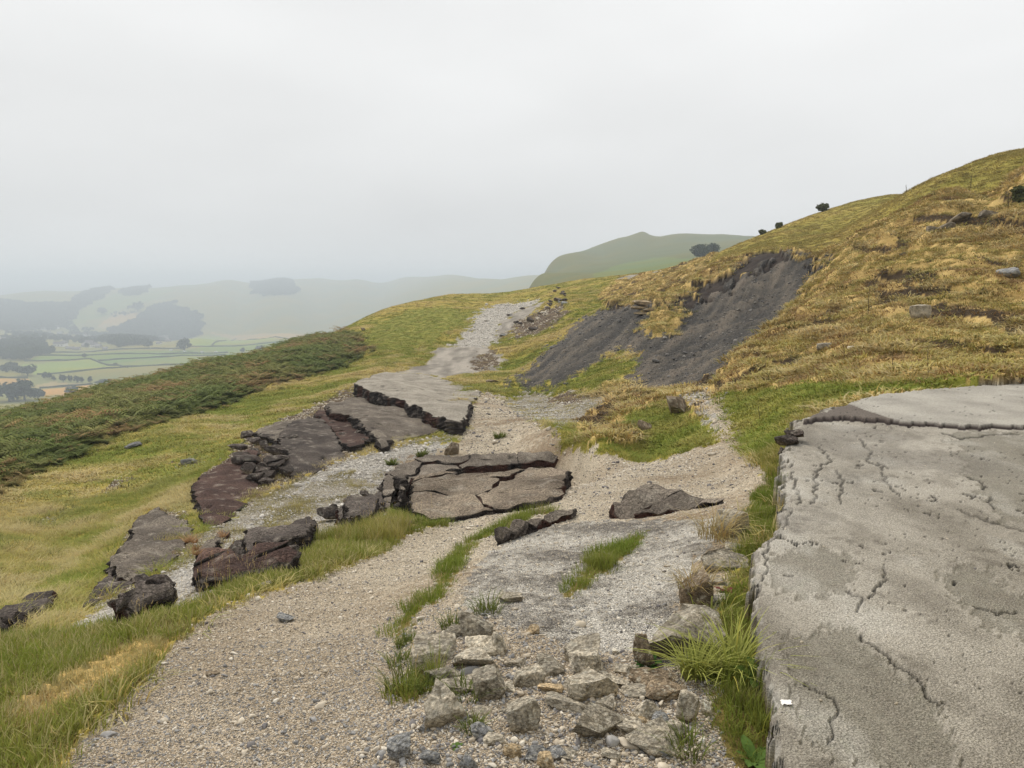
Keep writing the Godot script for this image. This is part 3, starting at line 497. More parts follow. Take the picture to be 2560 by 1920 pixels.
	paint(15, PackedVector2Array([Vector2(1.24,-3.38), Vector2(1.49,-3.51), Vector2(1.63,-3.56), Vector2(1.62,-3.29), Vector2(1.65,-3.03), Vector2(1.65,-2.79), Vector2(1.54,-2.47), Vector2(1.37,-2.41), Vector2(1.13,-2.47), Vector2(1.05,-2.59), Vector2(1.15,-3.01)]))
	paint(15, PackedVector2Array([Vector2(4.86,-8.50), Vector2(5.41,-8.70), Vector2(6.00,-8.36), Vector2(3.74,-5.13), Vector2(3.40,-5.19), Vector2(4.00,-6.59)]))
	paint(15, PackedVector2Array([Vector2(1.62,-4.58), Vector2(1.96,-4.73), Vector2(2.06,-4.44), Vector2(1.80,-3.95), Vector2(1.50,-3.85), Vector2(1.41,-4.07)]))
	paint(13, PackedVector2Array([Vector2(3.47,-9.17), Vector2(4.59,-10.40), Vector2(5.52,-11.44), Vector2(7.24,-12.34), Vector2(8.86,-12.82), Vector2(12.11,-12.71), Vector2(8.47,-8.84), Vector2(6.00,-8.89), Vector2(5.22,-8.84), Vector2(4.67,-9.06), Vector2(4.47,-9.23), Vector2(3.96,-9.40)]))
	paint(0, PackedVector2Array([Vector2(15.29,-62.15), Vector2(19.14,-58.97), Vector2(19.41,-50.39), Vector2(21.82,-47.20), Vector2(23.69,-45.16), Vector2(25.80,-44.00), Vector2(28.99,-41.96), Vector2(35.46,-39.39), Vector2(126.47,-140.45), Vector2(49.64,-182.36)]))
	crack.resize(NA * NL)
	score(PackedVector2Array([Vector2(2.63,-7.14), Vector2(2.18,-5.76), Vector2(1.81,-4.98), Vector2(1.59,-4.69), Vector2(1.49,-4.39), Vector2(1.47,-4.23), Vector2(1.27,-3.85), Vector2(1.25,-3.67), Vector2(1.27,-3.54), Vector2(1.48,-3.51)]), 0.012)
	score(PackedVector2Array([Vector2(1.65,-3.59), Vector2(1.64,-3.43), Vector2(1.63,-3.27), Vector2(1.65,-3.18), Vector2(1.68,-3.03), Vector2(1.69,-2.84)]), 0.014)
	score(PackedVector2Array([Vector2(3.76,-8.22), Vector2(3.60,-7.60), Vector2(3.33,-6.96), Vector2(3.44,-7.06), Vector2(3.10,-6.26), Vector2(3.02,-5.81), Vector2(2.89,-5.48)]), 0.016)
	score(PackedVector2Array([Vector2(4.86,-8.50), Vector2(4.89,-8.22), Vector2(5.35,-8.45), Vector2(5.92,-8.50)]), 0.030)
	score(PackedVector2Array([Vector2(3.93,-6.51), Vector2(3.95,-6.34), Vector2(3.64,-5.67), Vector2(3.33,-5.13), Vector2(3.28,-5.42)]), 0.018)
	score(PackedVector2Array([Vector2(2.36,-3.79), Vector2(2.42,-3.70), Vector2(2.57,-3.70)]), 0.014)
	score(PackedVector2Array([Vector2(3.22,-7.90), Vector2(2.99,-7.14), Vector2(2.58,-6.38), Vector2(2.26,-5.65)]), 0.012)
	score(PackedVector2Array([Vector2(2.90,-6.67), Vector2(2.65,-5.99), Vector2(2.31,-5.34)]), 0.010)
	score(PackedVector2Array([Vector2(1.80,-3.95), Vector2(1.84,-3.85), Vector2(1.65,-3.59)]), 0.020)
	score(PackedVector2Array([Vector2(1.23,-3.02), Vector2(1.28,-2.84), Vector2(1.15,-2.59)]), 0.008)
	score(PackedVector2Array([Vector2(3.23,-5.76), Vector2(3.28,-5.42), Vector2(3.34,-5.24), Vector2(3.42,-4.98)]), 0.015)
	score(PackedVector2Array([Vector2(2.20,-4.44), Vector2(2.07,-4.13), Vector2(1.90,-3.85)]), 0.008)
	var v := PackedVector3Array()
	var col := PackedColorArray()
	v.resize(NA * NL)
	col.resize(NA * NL)
	for i in NA:
		var a := lerpf(A0, A1, float(i) / (NA - 1))
		var sa := sin(a)
		var ca := -cos(a)
		for j in NL:
			var o := i * NL + j
			var l := lerpf(L0, L1, float(j) / (NL - 1))
			var d := exp(l)
			var x := d * sa
			var z := d * ca
			var y := s.at(a, l)
			var lo := n_low.get_noise_2d(x, z)
			var mi := n_mid.get_noise_2d(x, z)
			var fi := n_fine.get_noise_2d(x, z)
			var far := clampf(d / 25.0, 0.25, 1.6)
			var c: Color
			match reg[o]:
				GRASS:
					y += far * (0.05 * n_mid.get_noise_2d(x * 0.45, z * 0.45) + 0.14 * lo) + 0.02 * fi
					c = Color(0.54, 0.51, 0.24).lerp(Color(0.63, 0.56, 0.29), clampf(0.5 + lo + mi * 0.5, 0, 1))
				DRY:
					var hum := n_mid.get_noise_2d(x * 0.5, z * 0.5)
					var ledge := n_streak.get_noise_2d(x * 0.5 - z * 0.2, y * 1.6 + z * 0.25)
					y += far * (0.26 * maxf(hum, -0.1) + 0.12 * mi * maxf(lo + 0.4, 0.0) + 0.16 * smoothstep(0.1, 0.35, ledge)) + 0.02 * fi
					c = Color(0.62, 0.52, 0.32).lerp(Color(0.75, 0.645, 0.42), clampf(0.5 + hum + mi * 0.4, 0, 1))
					if ledge > 0.10 and ledge < 0.28 and lo + 0.5 * mi > -0.12: c = Color(0.25, 0.205, 0.155)
				VERGE:
					y += 0.03 * mi * far + 0.01 * fi
					c = Color(0.40, 0.36, 0.21).lerp(Color(0.50, 0.44, 0.28), clampf(0.5 + mi, 0, 1))
				TURF:
					y += 0.03 * mi * far + 0.01 * fi
					c = Color(0.44, 0.46, 0.19).lerp(Color(0.55, 0.53, 0.26), clampf(0.5 + mi, 0, 1))
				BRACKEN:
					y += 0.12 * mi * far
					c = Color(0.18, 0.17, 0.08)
				GRAVEL:
					y += 0.025 * mi + 0.010 * fi
					c = Color(0.785, 0.735, 0.65).lerp(Color(0.66, 0.60, 0.515), clampf(0.42 + 1.1 * lo + 0.7 * mi, 0, 1)).lerp(Color(0.50, 0.425, 0.34), clampf(-1.6 * n_low.get_noise_2d(x * 2.2 + 15.0, z * 2.2) - 0.25 + 0.5 * fi, 0.0, 0.7))
				SHINGLE:
					y += 0.03 * mi + 0.012 * fi
					c = Color(0.72, 0.70, 0.665).lerp(Color(0.60, 0.575, 0.535), clampf(0.4 + mi, 0, 1))
				SHALE:
					var st := n_streak.get_noise_2d((x + z * 0.55) * 2.0, (z - x * 0.55) * 0.25)
					y += 0.12 * mi + 0.05 * fi + 0.04 * st + 0.10 * lo
					c = Color(0.255, 0.248, 0.24).lerp(Color(0.40, 0.372, 0.335), clampf(0.4 + st * 0.9 + mi * 0.6 + lo * 0.7 + 0.3 * fi, 0, 1))
				ROAD:
					y += 0.02 * mi
					c = Color(0.585, 0.56, 0.52).lerp(Color(0.43, 0.41, 0.38), clampf(0.4 + n_streak.get_noise_2d(x * 2.0, z * 0.5) + mi * 0.5, 0, 1))
				WORN:
					y += 0.025 * mi + 0.010 * fi
					c = Color(0.74, 0.72, 0.68).lerp(Color(0.47, 0.45, 0.42), clampf(0.35 + 1.2 * mi + 0.7 * fi, 0, 1))
				EARTH:
					y += 0.06 * mi
					c = Color(0.27, 0.22, 0.18).lerp(Color(0.40, 0.35, 0.28), clampf(0.5 + mi, 0, 1))
				MIXED:
					y += 0.03 * mi + 0.012 * fi
					c = Color(0.62, 0.59, 0.53).lerp(Color(0.45, 0.42, 0.30), clampf(0.3 + 1.5 * mi, 0, 1))
				SCARP:
					y += 0.12 * mi - 0.25
					c = Color(0.17, 0.15, 0.14).lerp(Color(0.24, 0.21, 0.19), clampf(0.5 + mi, 0, 1))
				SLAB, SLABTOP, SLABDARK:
					var top := reg[o] == SLABTOP
					y = -1.615 + 0.012 * lo + 0.008 * mi + 0.004 * fi
					var worn_f := clampf(0.45 + 0.9 * n_low.get_noise_2d(x * 4.0, z * 2.0) + 0.5 * mi, 0, 1)
					c = Color(0.625, 0.605, 0.565).lerp(Color(0.515, 0.495, 0.455), worn_f)
					c = c.lerp(Color(0.36, 0.34, 0.31), 0.45 * smoothstep(0.18, 0.5, fi) * smoothstep(-0.2, 0.3, mi))
					if reg[o] == SLABDARK:
						c = c.lerp(Color(0.44, 0.425, 0.385), 0.62)
						y -= 0.008
					if crack[o] > 0:
						y -= 0.0025 * crack[o]
						c = c.darkened(minf(0.09 * crack[o], 0.42))
					var stain := n_streak.get_noise_2d(x * 4.0 + 20.0, z * 2.2) + 0.5 * n_mid.get_noise_2d(x * 2.2 + 60.0, z * 1.6)
					c = c.lerp(Color(0.42, 0.40, 0.365), clampf(stain * 1.2 - 0.25, 0.0, 0.4)).lerp(Color(0.68, 0.67, 0.64), clampf(-stain * 1.2 - 0.25, 0.0, 0.4))
					var pit := n_fine.get_noise_2d(x * 2.6, z * 2.6)
					if top:
						y += 0.04
						c = Color(0.645, 0.63, 0.595).lerp(Color(0.56, 0.545, 0.515), clampf(0.4 + mi, 0, 1))
						if lo + 0.8 * n_low.get_noise_2d(x * 3.0 + 40.0, z * 3.0) + (1.0 if x < 4.6 else 0.0) > 0.8: c = Color(0.40, 0.375, 0.35)
					else:
						var cr := n_crack.get_noise_2d(x * 1.3, z * 1.3)
						var cr2 := n_crack.get_noise_2d(x * 3.3 + 9.0, z * 3.3)
						if (cr < -0.945 and n_low.get_noise_2d(x * 1.5 + 31.0, z * 1.5) + mi * 0.5 > -0.12) or (cr2 < -0.93 and n_low.get_noise_2d(x * 3.5 + 71.0, z * 3.5) > 0.16):
							y -= 0.022
							c = c.darkened(0.5)
						var rim := 0
						for q in [-5, -3, -1, 1, 3]:
							var rq := reg[clampi(o + q * NL, 0, NA * NL - 1)]
							if rq != SLAB and rq != SLABTOP and rq != SLABDARK: rim += 1
						if rim > 0:
							y -= 0.012 * rim + 0.02 * absf(mi)
							c = c.lerp(Color(0.60, 0.59, 0.565) if fi > -0.1 else Color(0.40, 0.38, 0.355), 0.5)
						var sunk := 0.6 * smoothstep(0.2, 0.5, n_low.get_noise_2d(x * 3.0 + 90.0, z * 2.6) + 0.35 * mi + 0.16 * fi)
						y -= 0.018 * sunk
						c = c.lerp(Color(0.44, 0.425, 0.40), 0.65 * sunk)
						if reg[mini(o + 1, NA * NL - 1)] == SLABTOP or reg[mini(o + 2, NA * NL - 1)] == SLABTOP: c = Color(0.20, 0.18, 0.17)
					if pit > 0.62 and n_low.get_noise_2d(x * 6.0, z * 6.0) > 0.12:
						y -= 0.006
						c = c.darkened(0.38)
			if x > 2.6 and d < 14.8 and d > 9.0 and (reg[o] == TURF or reg[o] == DRY): y = minf(y, -1.68)
			hgt[o] = y
			v[o] = Vector3(x, y, z)
			col[o] = c
	var nrm := PackedVector3Array()
	nrm.resize(NA * NL)
	for i in NA:
		var ia := maxi(i - 1, 0) * NL
		var ib := mini(i + 1, NA - 1) * NL
		for j in NL:
			nrm[i * NL + j] = (v[i * NL + mini(j + 1, NL - 1)] - v[i * NL + maxi(j - 1, 0)]).cross(v[ib + j] - v[ia + j]).normalized() * -1.0
	var named := ["grass_ground", "dry_hillside", "turf_ground", "bracken_ground", "gravel_path", "shingle_ground", "shale_slope", "road_surface", "worn_road", "bare_earth_ground", "verge_ground", "stony_ground", "tarmac_road", "tarmac_road_overlay", "earth_scarp_ground", "tarmac_road_patch"]
	var look := [M.turf, M.turf, M.turf, M.earth, M.gravel, M.shingle, M.shale, M.road, M.worn, M.earth, M.turf, M.shingle, M.road, M.road, M.earth, M.road]
	var labels := ["yellow-green rough grass slope falling away left of the broken road", "hillside of dry straw-coloured grass rising on the right", "short bright green turf beside the tracks and slabs", "dark ground under the bracken on the left slope", "pale beige gravel path worn between slabs and rocks", "loose light grey shingle between the tilted slabs", "dark grey shale landslip face below the grassy crest", "old grey tarmac humps further up the track", "worn speckled tarmac slope left of the rocks", "patches of brown bare earth on the bank", "grassy verge ground along the path and slab edge", "stony ground with thin grass between the slabs", "large flat grey tarmac road shelf on the right with a broken edge", "upper tarmac layer on the far part of the road shelf", "dark raw earth scarp under the turf lip of the landslip", "darker worn patches in the tarmac of the road shelf"]
	var tris: Array[PackedInt32Array] = []
	for k in named.size(): tris.append(PackedInt32Array())
	for i in NA - 1:
		for j in NL - 1:
			var o := i * NL + j
			var r := reg[o]
			if reg[o + NL + 1] == reg[o + 1]: r = reg[o + 1]
			tris[r].append_array([o, o + 1, o + NL + 1, o, o + NL + 1, o + NL])
	for k in named.size():
		if tris[k].is_empty(): continue
		var remap := PackedInt32Array()
		remap.resize(NA * NL)
		var vv := PackedVector3Array()
		var nn := PackedVector3Array()
		var cc := PackedColorArray()
		var idx := tris[k]
		for q in idx.size():
			var o := idx[q]
			if remap[o] == 0:
				vv.append(v[o])
				nn.append(nrm[o])
				cc.append(col[o])
				remap[o] = vv.size()
			idx[q] = remap[o] - 1
		tag(place(named[k], mesh_of(vv, nn, idx, cc), look[k]), labels[k], "ground" if k != 4 else "path", "", "structure")

# ---------------------------------------------------------------- the valley and the hills beyond

const FNA := 900
const FNL := 230
const FL0 := 5.13
const FL1 := 8.43
var far_reg := PackedByteArray()
var far_hgt := PackedFloat32Array()

func paint_far(r: int, world: PackedVector2Array):
	var poly := PackedVector2Array()
	var lo := Vector2(99, 99)
	var hi := -lo
	for q in world:
		var c := Vector2(atan2(q.x, -q.y), log(q.length()))
		poly.append(c)
		lo = lo.min(c)
		hi = hi.max(c)
	for i in range(clampi(int((lo.x - A0) / (A1 - A0) * (FNA - 1)), 0, FNA - 1), clampi(int((hi.x - A0) / (A1 - A0) * (FNA - 1)) + 2, 0, FNA)):
		var a := lerpf(A0, A1, float(i) / (FNA - 1))
		for j in range(clampi(int((lo.y - FL0) / (FL1 - FL0) * (FNL - 1)), 0, FNL - 1), clampi(int((hi.y - FL0) / (FL1 - FL0) * (FNL - 1)) + 2, 0, FNL)):
			if Geometry2D.is_point_in_polygon(Vector2(a, lerpf(FL0, FL1, float(j) / (FNL - 1))), poly):
				far_reg[i * FNL + j] = r

func far_ground(x: float, z: float) -> float:
	var u := clampf((atan2(x, -z) - A0) / (A1 - A0) * (FNA - 1), 0.0, FNA - 1.001)
	var v := clampf((0.5 * log(x * x + z * z) - FL0) / (FL1 - FL0) * (FNL - 1), 0.0, FNL - 1.001)
	var o := int(u) * FNL + int(v)
	var fv := v - int(v)
	return lerpf(lerpf(far_hgt[o], far_hgt[o + FNL], u - int(u)), lerpf(far_hgt[o + 1], far_hgt[o + FNL + 1], u - int(u)), fv)

func make_valley():
	var s := Surface.new()
	s.build(PackedVector3Array([Vector3(-424,-92.0,-631),Vector3(-324,-92.0,-631),Vector3(-192,-92.0,-631),Vector3(-92,-92.0,-631),Vector3(-553,-90.0,-827),Vector3(-380,-90.0,-827),Vector3(-207,-90.0,-827),Vector3(-77,-90.0,-827),Vector3(-726,-90.0,-1089),Vector3(-584,-90.0,-1089),Vector3(-442,-90.0,-1089),Vector3(-300,-90.0,-1089),Vector3(-158,-90.0,-1089),Vector3(-857,-90.0,-1398),Vector3(-677,-89.0,-1329),Vector3(-541,-88.0,-1335),Vector3(-412,-88.0,-1367),Vector3(-270,-88.0,-1367),Vector3(-769,-90.0,-827),Vector3(-1155,-90.0,-1247),Vector3(-569,-92.0,-609),Vector3(-1381,-85.5,-2083),Vector3(-1238,-97.6,-2113),Vector3(-1109,-89.6,-2184),Vector3(-967,-92.3,-2250),Vector3(-797,-92.8,-2263),Vector3(-567,-93.5,-2280),Vector3(-1599,-49.3,-2418),Vector3(-1316,-66.3,-2357),Vector3(-1168,-54.6,-2378),Vector3(-1025,-61.0,-2389),Vector3(-878,-57.4,-2500),Vector3(-638,-59.1,-2571),Vector3(-1561,-36.5,-2561),Vector3(-1375,-27.0,-2665),Vector3(-1199,-26.7,-2640),Vector3(-976,-21.1,-2783),Vector3(-709,-21.7,-2863),Vector3(-486,-21.6,-2858),Vector3(-2301,-51.0,-2502),Vector3(-2064,-41.2,-2701),Vector3(-1874,-27.3,-2836),Vector3(-1767,-13.0,-2904),Vector3(-1547,-2.7,-2971),Vector3(-1426,-2.7,-2975),Vector3(-1297,8.1,-3034),Vector3(-1119,27.3,-3104),Vector3(-944,31.1,-3162),Vector3(-791,28.2,-3203),Vector3(-633,33.5,-3238),Vector3(-470,38.8,-3266),Vector3(-220,39.1,-3292),Vector3(-272,-52.9,-1880),Vector3(-162,-35.5,-1742),Vector3(-68,-20.9,-1648),Vector3(16,-12.1,-1599),Vector3(-268,-29.6,-2082),Vector3(-184,-10.0,-1991),Vector3(-78,2.2,-1898),Vector3(19,17.2,-1849),Vector3(-203,7.0,-2190),Vector3(-88,21.1,-2148),Vector3(21,30.3,-2099),Vector3(94,35.8,-2047),Vector3(174,38.9,-1992),Vector3(13,2.2,-519),Vector3(25,1.8,-419),Vector3(43,4.0,-387),Vector3(62,6.4,-354),Vector3(79,10.3,-325),Vector3(95,14.5,-315),Vector3(38,9.6,-618),Vector3(67,16.8,-596),Vector3(96,18.3,-551),Vector3(111,18.6,-456),Vector3(130,21.9,-430),Vector3(34,13.1,-849),Vector3(55,23.9,-898),Vector3(80,36.4,-926),Vector3(106,47.6,-944),Vector3(131,56.6,-950),Vector3(151,63.5,-953),Vector3(158,66.4,-953),Vector3(167,63.1,-955),Vector3(186,61.6,-962),Vector3(217,62.8,-965),Vector3(256,61.9,-966),Vector3(293,58.8,-955),Vector3(89,32.5,-794),Vector3(142,45.8,-817),Vector3(180,40.6,-738),Vector3(202,36.8,-670),Vector3(151,29.1,-476),Vector3(154,26.2,-368),Vector3(173,24.7,-303),Vector3(202,23.8,-260),Vector3(386,56.3,-922),Vector3(529,56.1,-848),Vector3(218,20.0,-1281),Vector3(115,-20.0,-1294),Vector3(367,20.0,-1350),Vector3(40,-60.0,-1099),Vector3(8,-85.0,-799),Vector3(-7,-80.0,-499),Vector3(0,-50.0,-320),Vector3(6,-18.0,-259),Vector3(28,-10.0,-248),Vector3(51,-2.0,-234),Vector3(77,0.0,-205),Vector3(111,2.0,-189),Vector3(136,4.0,-172),Vector3(-121,-88.0,-1294),Vector3(-46,-86.0,-1099),Vector3(-130,-90.0,-890),Vector3(-58,-85.0,-395),Vector3(-116,-88.0,-382),Vector3(-182,-88.0,-355),Vector3(-194,-85.0,-290),Vector3(-231,-85.0,-262),Vector3(-29,-40.0,-197),Vector3(-58,-66.0,-191),Vector3(-91,-74.0,-177),Vector3(-111,-75.0,-166),Vector3(-132,-75.0,-150),Vector3(-2560,-110.0,-3821),Vector3(-2099,-90.0,-4092),Vector3(-1542,-70.0,-4333),Vector3(-897,-70.0,-4511),Vector3(-192,-60.0,-4595),Vector3(35,-50.0,-3399),Vector3(773,-40.0,-4534),Vector3(2326,-40.0,-3968),Vector3(265,-20.0,-2988),Vector3(370,-30.0,-2168),Vector3(954,-30.0,-1982),Vector3(-3135,-110.0,-3365)]), [-0.95, 0.95, 5.0, 8.5, 190, 120], 25.0, 6.0, 0.10)
	far_reg.resize(FNA * FNL)
	far_hgt.resize(FNA * FNL)
	paint_far(1, PackedVector2Array([Vector2(-587,-919), Vector2(-539,-984), Vector2(-432,-861), Vector2(-505,-813), Vector2(-530,-836)]))
	paint_far(2, PackedVector2Array([Vector2(-633,-1049), Vector2(-462,-1110), Vector2(-374,-1058), Vector2(-422,-1014), Vector2(-492,-934), Vector2(-541,-985), Vector2(-600,-944)]))
	paint_far(3, PackedVector2Array([Vector2(-476,-921), Vector2(-422,-1014), Vector2(-342,-1026), Vector2(-378,-906), Vector2(-432,-861)]))
	paint_far(1, PackedVector2Array([Vector2(-820,-1949), Vector2(-705,-1913), Vector2(-373,-1329), Vector2(-467,-1249), Vector2(-474,-1170), Vector2(-512,-1216)]))
	paint_far(2, PackedVector2Array([Vector2(-459,-1227), Vector2(-365,-1301), Vector2(-341,-1132), Vector2(-384,-1084), Vector2(-467,-1121)]))
	paint_far(4, PackedVector2Array([Vector2(-512,-765), Vector2(-488,-775), Vector2(-464,-726), Vector2(-464,-692)]))
	paint_far(4, PackedVector2Array([Vector2(-433,-699), Vector2(-398,-726), Vector2(-370,-654), Vector2(-398,-648)]))
	paint_far(5, PackedVector2Array([Vector2(-453,-718), Vector2(-460,-764), Vector2(-403,-741), Vector2(-439,-710)]))
	paint_far(5, PackedVector2Array([Vector2(-789,-2000), Vector2(-694,-1965), Vector2(-508,-1748), Vector2(-452,-1936), Vector2(-388,-1623), Vector2(-397,-1318), Vector2(-718,-1920)]))
	paint_far(5, PackedVector2Array([Vector2(-1127,-2090), Vector2(-1186,-2303), Vector2(-1083,-2271), Vector2(-1042,-2133), Vector2(-1031,-1996)]))
	paint_far(3, PackedVector2Array([Vector2(-1225,-2107), Vector2(-1368,-2517), Vector2(-1404,-2781), Vector2(-1384,-2977), Vector2(-1217,-2837), Vector2(-1167,-2473), Vector2(-1192,-2258), Vector2(-1194,-2083)]))
	paint_far(6, PackedVector2Array([Vector2(39,-1717), Vector2(20,-495), Vector2(43,-709), Vector2(97,-862), Vector2(152,-913), Vector2(230,-752), Vector2(91,-288), Vector2(77,-314), Vector2(58,-354), Vector2(25,-412)]))
	paint_far(7, PackedVector2Array([Vector2(44,-429), Vector2(87,-608), Vector2(116,-631), Vector2(102,-434), Vector2(78,-325), Vector2(60,-346), Vector2(43,-387)]))
	var tone := [Color(0.45, 0.46, 0.28), Color(0.47, 0.53, 0.24), Color(0.38, 0.47, 0.22), Color(0.42, 0.48, 0.25), Color(0.62, 0.52, 0.34), Color(0.58, 0.52, 0.36), Color(0.33, 0.355, 0.195), Color(0.345, 0.40, 0.19)]
	var v := PackedVector3Array()
	var col := PackedColorArray()
	v.resize(FNA * FNL)
	col.resize(FNA * FNL)
	for i in FNA:
		var a := lerpf(A0, A1, float(i) / (FNA - 1))
		for j in FNL:
			var l := lerpf(FL0, FL1, float(j) / (FNL - 1))
			var d := exp(l)
			var x := d * sin(a)
			var z := -d * cos(a)
			var o := i * FNL + j
			var big := n_mid.get_noise_2d(x * 0.008, z * 0.008)
			var y := s.at(a, l) + big * clampf((d - 300.0) * 0.006, 0.0, 3.0)
			if l > FL1 - 0.02: y -= 60.0
			far_hgt[o] = y
			v[o] = Vector3(x, y, z)
			var part := far_reg[o]
			if part == 0 and a > 0.015 and j < FNL * 0.60: part = 6
			var c: Color = tone[part]
			col[o] = c.lerp(c * Color(1.12, 1.02, 0.82), clampf(0.5 + 1.4 * big + 0.6 * n_mid.get_noise_2d(x * 0.05, z * 0.05), 0.0, 1.0))
	var idx: Array[PackedInt32Array] = [PackedInt32Array(), PackedInt32Array(), PackedInt32Array()]
	for i in FNA - 1:
		for j in FNL - 1:
			var o := i * FNL + j
			var k := 0
			if j > FNL * 0.70: k = 2
			if atan2(v[o].x, -v[o].z) > 0.015 and j < FNL * 0.60: k = 1
			idx[k].append_array([o, o + 1, o + FNL + 1, o, o + FNL + 1, o + FNL])
	var nrm := PackedVector3Array()
	nrm.resize(FNA * FNL)
	for i in FNA:
		for j in FNL:
			nrm[i * FNL + j] = -(v[i * FNL + mini(j + 1, FNL - 1)] - v[i * FNL + maxi(j - 1, 0)]).cross(v[mini(i + 1, FNA - 1) * FNL + j] - v[maxi(i - 1, 0) * FNL + j]).normalized()
	var names := ["valley_land", "far_hill", "ridge_hills"]
	var lab := ["flat green valley floor divided into fields in the haze", "smooth grassy hill with a small knob summit beyond the road", "hazy ridge on the far side of the valley"]
	for k in 3:
		var remap := PackedInt32Array()
		remap.resize(FNA * FNL)
		var vv := PackedVector3Array()
		var nn := PackedVector3Array()
		var cc := PackedColorArray()
		var t := idx[k]
		for q in t.size():
			var o := t[q]
			if remap[o] == 0:
				vv.append(v[o]); nn.append(nrm[o]); cc.append(col[o])
				remap[o] = vv.size()
			t[q] = remap[o] - 1
		tag(place(names[k], mesh_of(vv, nn, t, cc), M.field), lab[k], "", "", "structure")

# ---------------------------------------------------------------- broken tarmac slabs

func weigh(o: PackedVector3Array, x: float, z: float) -> float:
	var s := 0.0
	var t := 0.0
	for p in o:
		var d := (p.x - x) * (p.x - x) + (p.z - z) * (p.z - z) + 0.0004
		var w := 1.0 / (d * d)
		s += w * p.y
		t += w
	return s / t

func slab_top(o: PackedVector3Array, x: float, z: float) -> float:
	return weigh(o, x, z) + 0.05 * n_mid.get_noise_2d(x * 1.3, z * 1.3) + 0.022 * n_fine.get_noise_2d(x * 0.5, z * 0.5)

func ragged(o: PackedVector2Array, step: float, amp: float) -> PackedVector2Array:
	var r := PackedVector2Array()
	for i in o.size():
		var a := o[i]
		var b := o[(i + 1) % o.size()]
		var n := maxi(1, int(a.distance_to(b) / step))
		var side := (b - a).orthogonal().normalized()
		for k in n:
			var p := a.lerp(b, float(k) / n)
			r.append(p + side * amp * (n_fine.get_noise_2d(p.x * 0.8, p.y * 0.8) + 0.7 * n_mid.get_noise_2d(p.x * 3.0, p.y * 3.0)))
	return r

func shrink(lip: PackedVector2Array, by: float) -> PackedVector2Array:
	var c := Geometry2D.offset_polygon(lip, -by)
	return c[0] if c.size() else lip

# a sheet with given outline and heights: a dense top, and a broken edge down to the depths
func sheet_top(lip: PackedVector2Array, o: PackedVector3Array, step: float, drop: float, tint: Color, tint2: Color, tilt := Vector3.ZERO, mid := Vector2.ZERO) -> ArrayMesh:
	var pts := PackedVector2Array(lip)
	var lo := lip[0]
	var hi := lip[0]
	for p in lip:
		lo = lo.min(p)
		hi = hi.max(p)
	var inner := shrink(lip, step * 0.55)
	var nx := int((hi.x - lo.x) / step) + 1
	var nz := int((hi.y - lo.y) / step) + 1
	for i in nx:
		for k in nz:
			var p := lo + Vector2(i + 0.5 * (k % 2), k) * step + Vector2(rng.randf_range(-0.2, 0.2), rng.randf_range(-0.2, 0.2)) * step
			if Geometry2D.is_point_in_polygon(p, inner): pts.append(p)
	var tri := Geometry2D.triangulate_delaunay(pts)
	var v := PackedVector3Array()
	var col := PackedColorArray()
	for q in pts.size():
		var p := pts[q]
		var y := slab_top(o, p.x, p.y) - drop + tilt.x * (p.x - mid.x) + tilt.z * (p.y - mid.y) + tilt.y
		var f := clampf(0.5 + 0.9 * n_mid.get_noise_2d(p.x * 0.8 + 7.0, p.y * 0.8) + 0.5 * n_streak.get_noise_2d(p.x * 3.0, p.y * 3.0), 0.0, 1.0)
		var c := tint.lerp(tint2, f)
		if q < lip.size():
			y -= 0.02
		else:
			var cr := n_crack.get_noise_2d(p.x * 1.4, p.y * 1.4)
			if cr < -0.93 and n_low.get_noise_2d(p.x * 2.0, p.y * 2.0) > -0.15:
				y -= 0.05
				c = c.darkened(0.5)
			if n_fine.get_noise_2d(p.x * 0.4 + 50.0, p.y * 0.4) > 0.42: c = c.lerp(Color(0.62, 0.59, 0.54), 0.55)
		v.append(Vector3(p.x, y, p.y))
		col.append(c)
	var idx := PackedInt32Array()
	for t in range(0, tri.size(), 3):
		var a := tri[t]
		var b := tri[t + 1]
		var c := tri[t + 2]
		var m := (pts[a] + pts[b] + pts[c]) / 3.0
		if not Geometry2D.is_point_in_polygon(m, lip): continue
		if (pts[b] - pts[a]).cross(pts[c] - pts[a]) > 0.0: idx.append_array([a, b, c])
		else: idx.append_array([a, c, b])
	return mesh_of(v, smooth_normals(v, idx), idx, col)

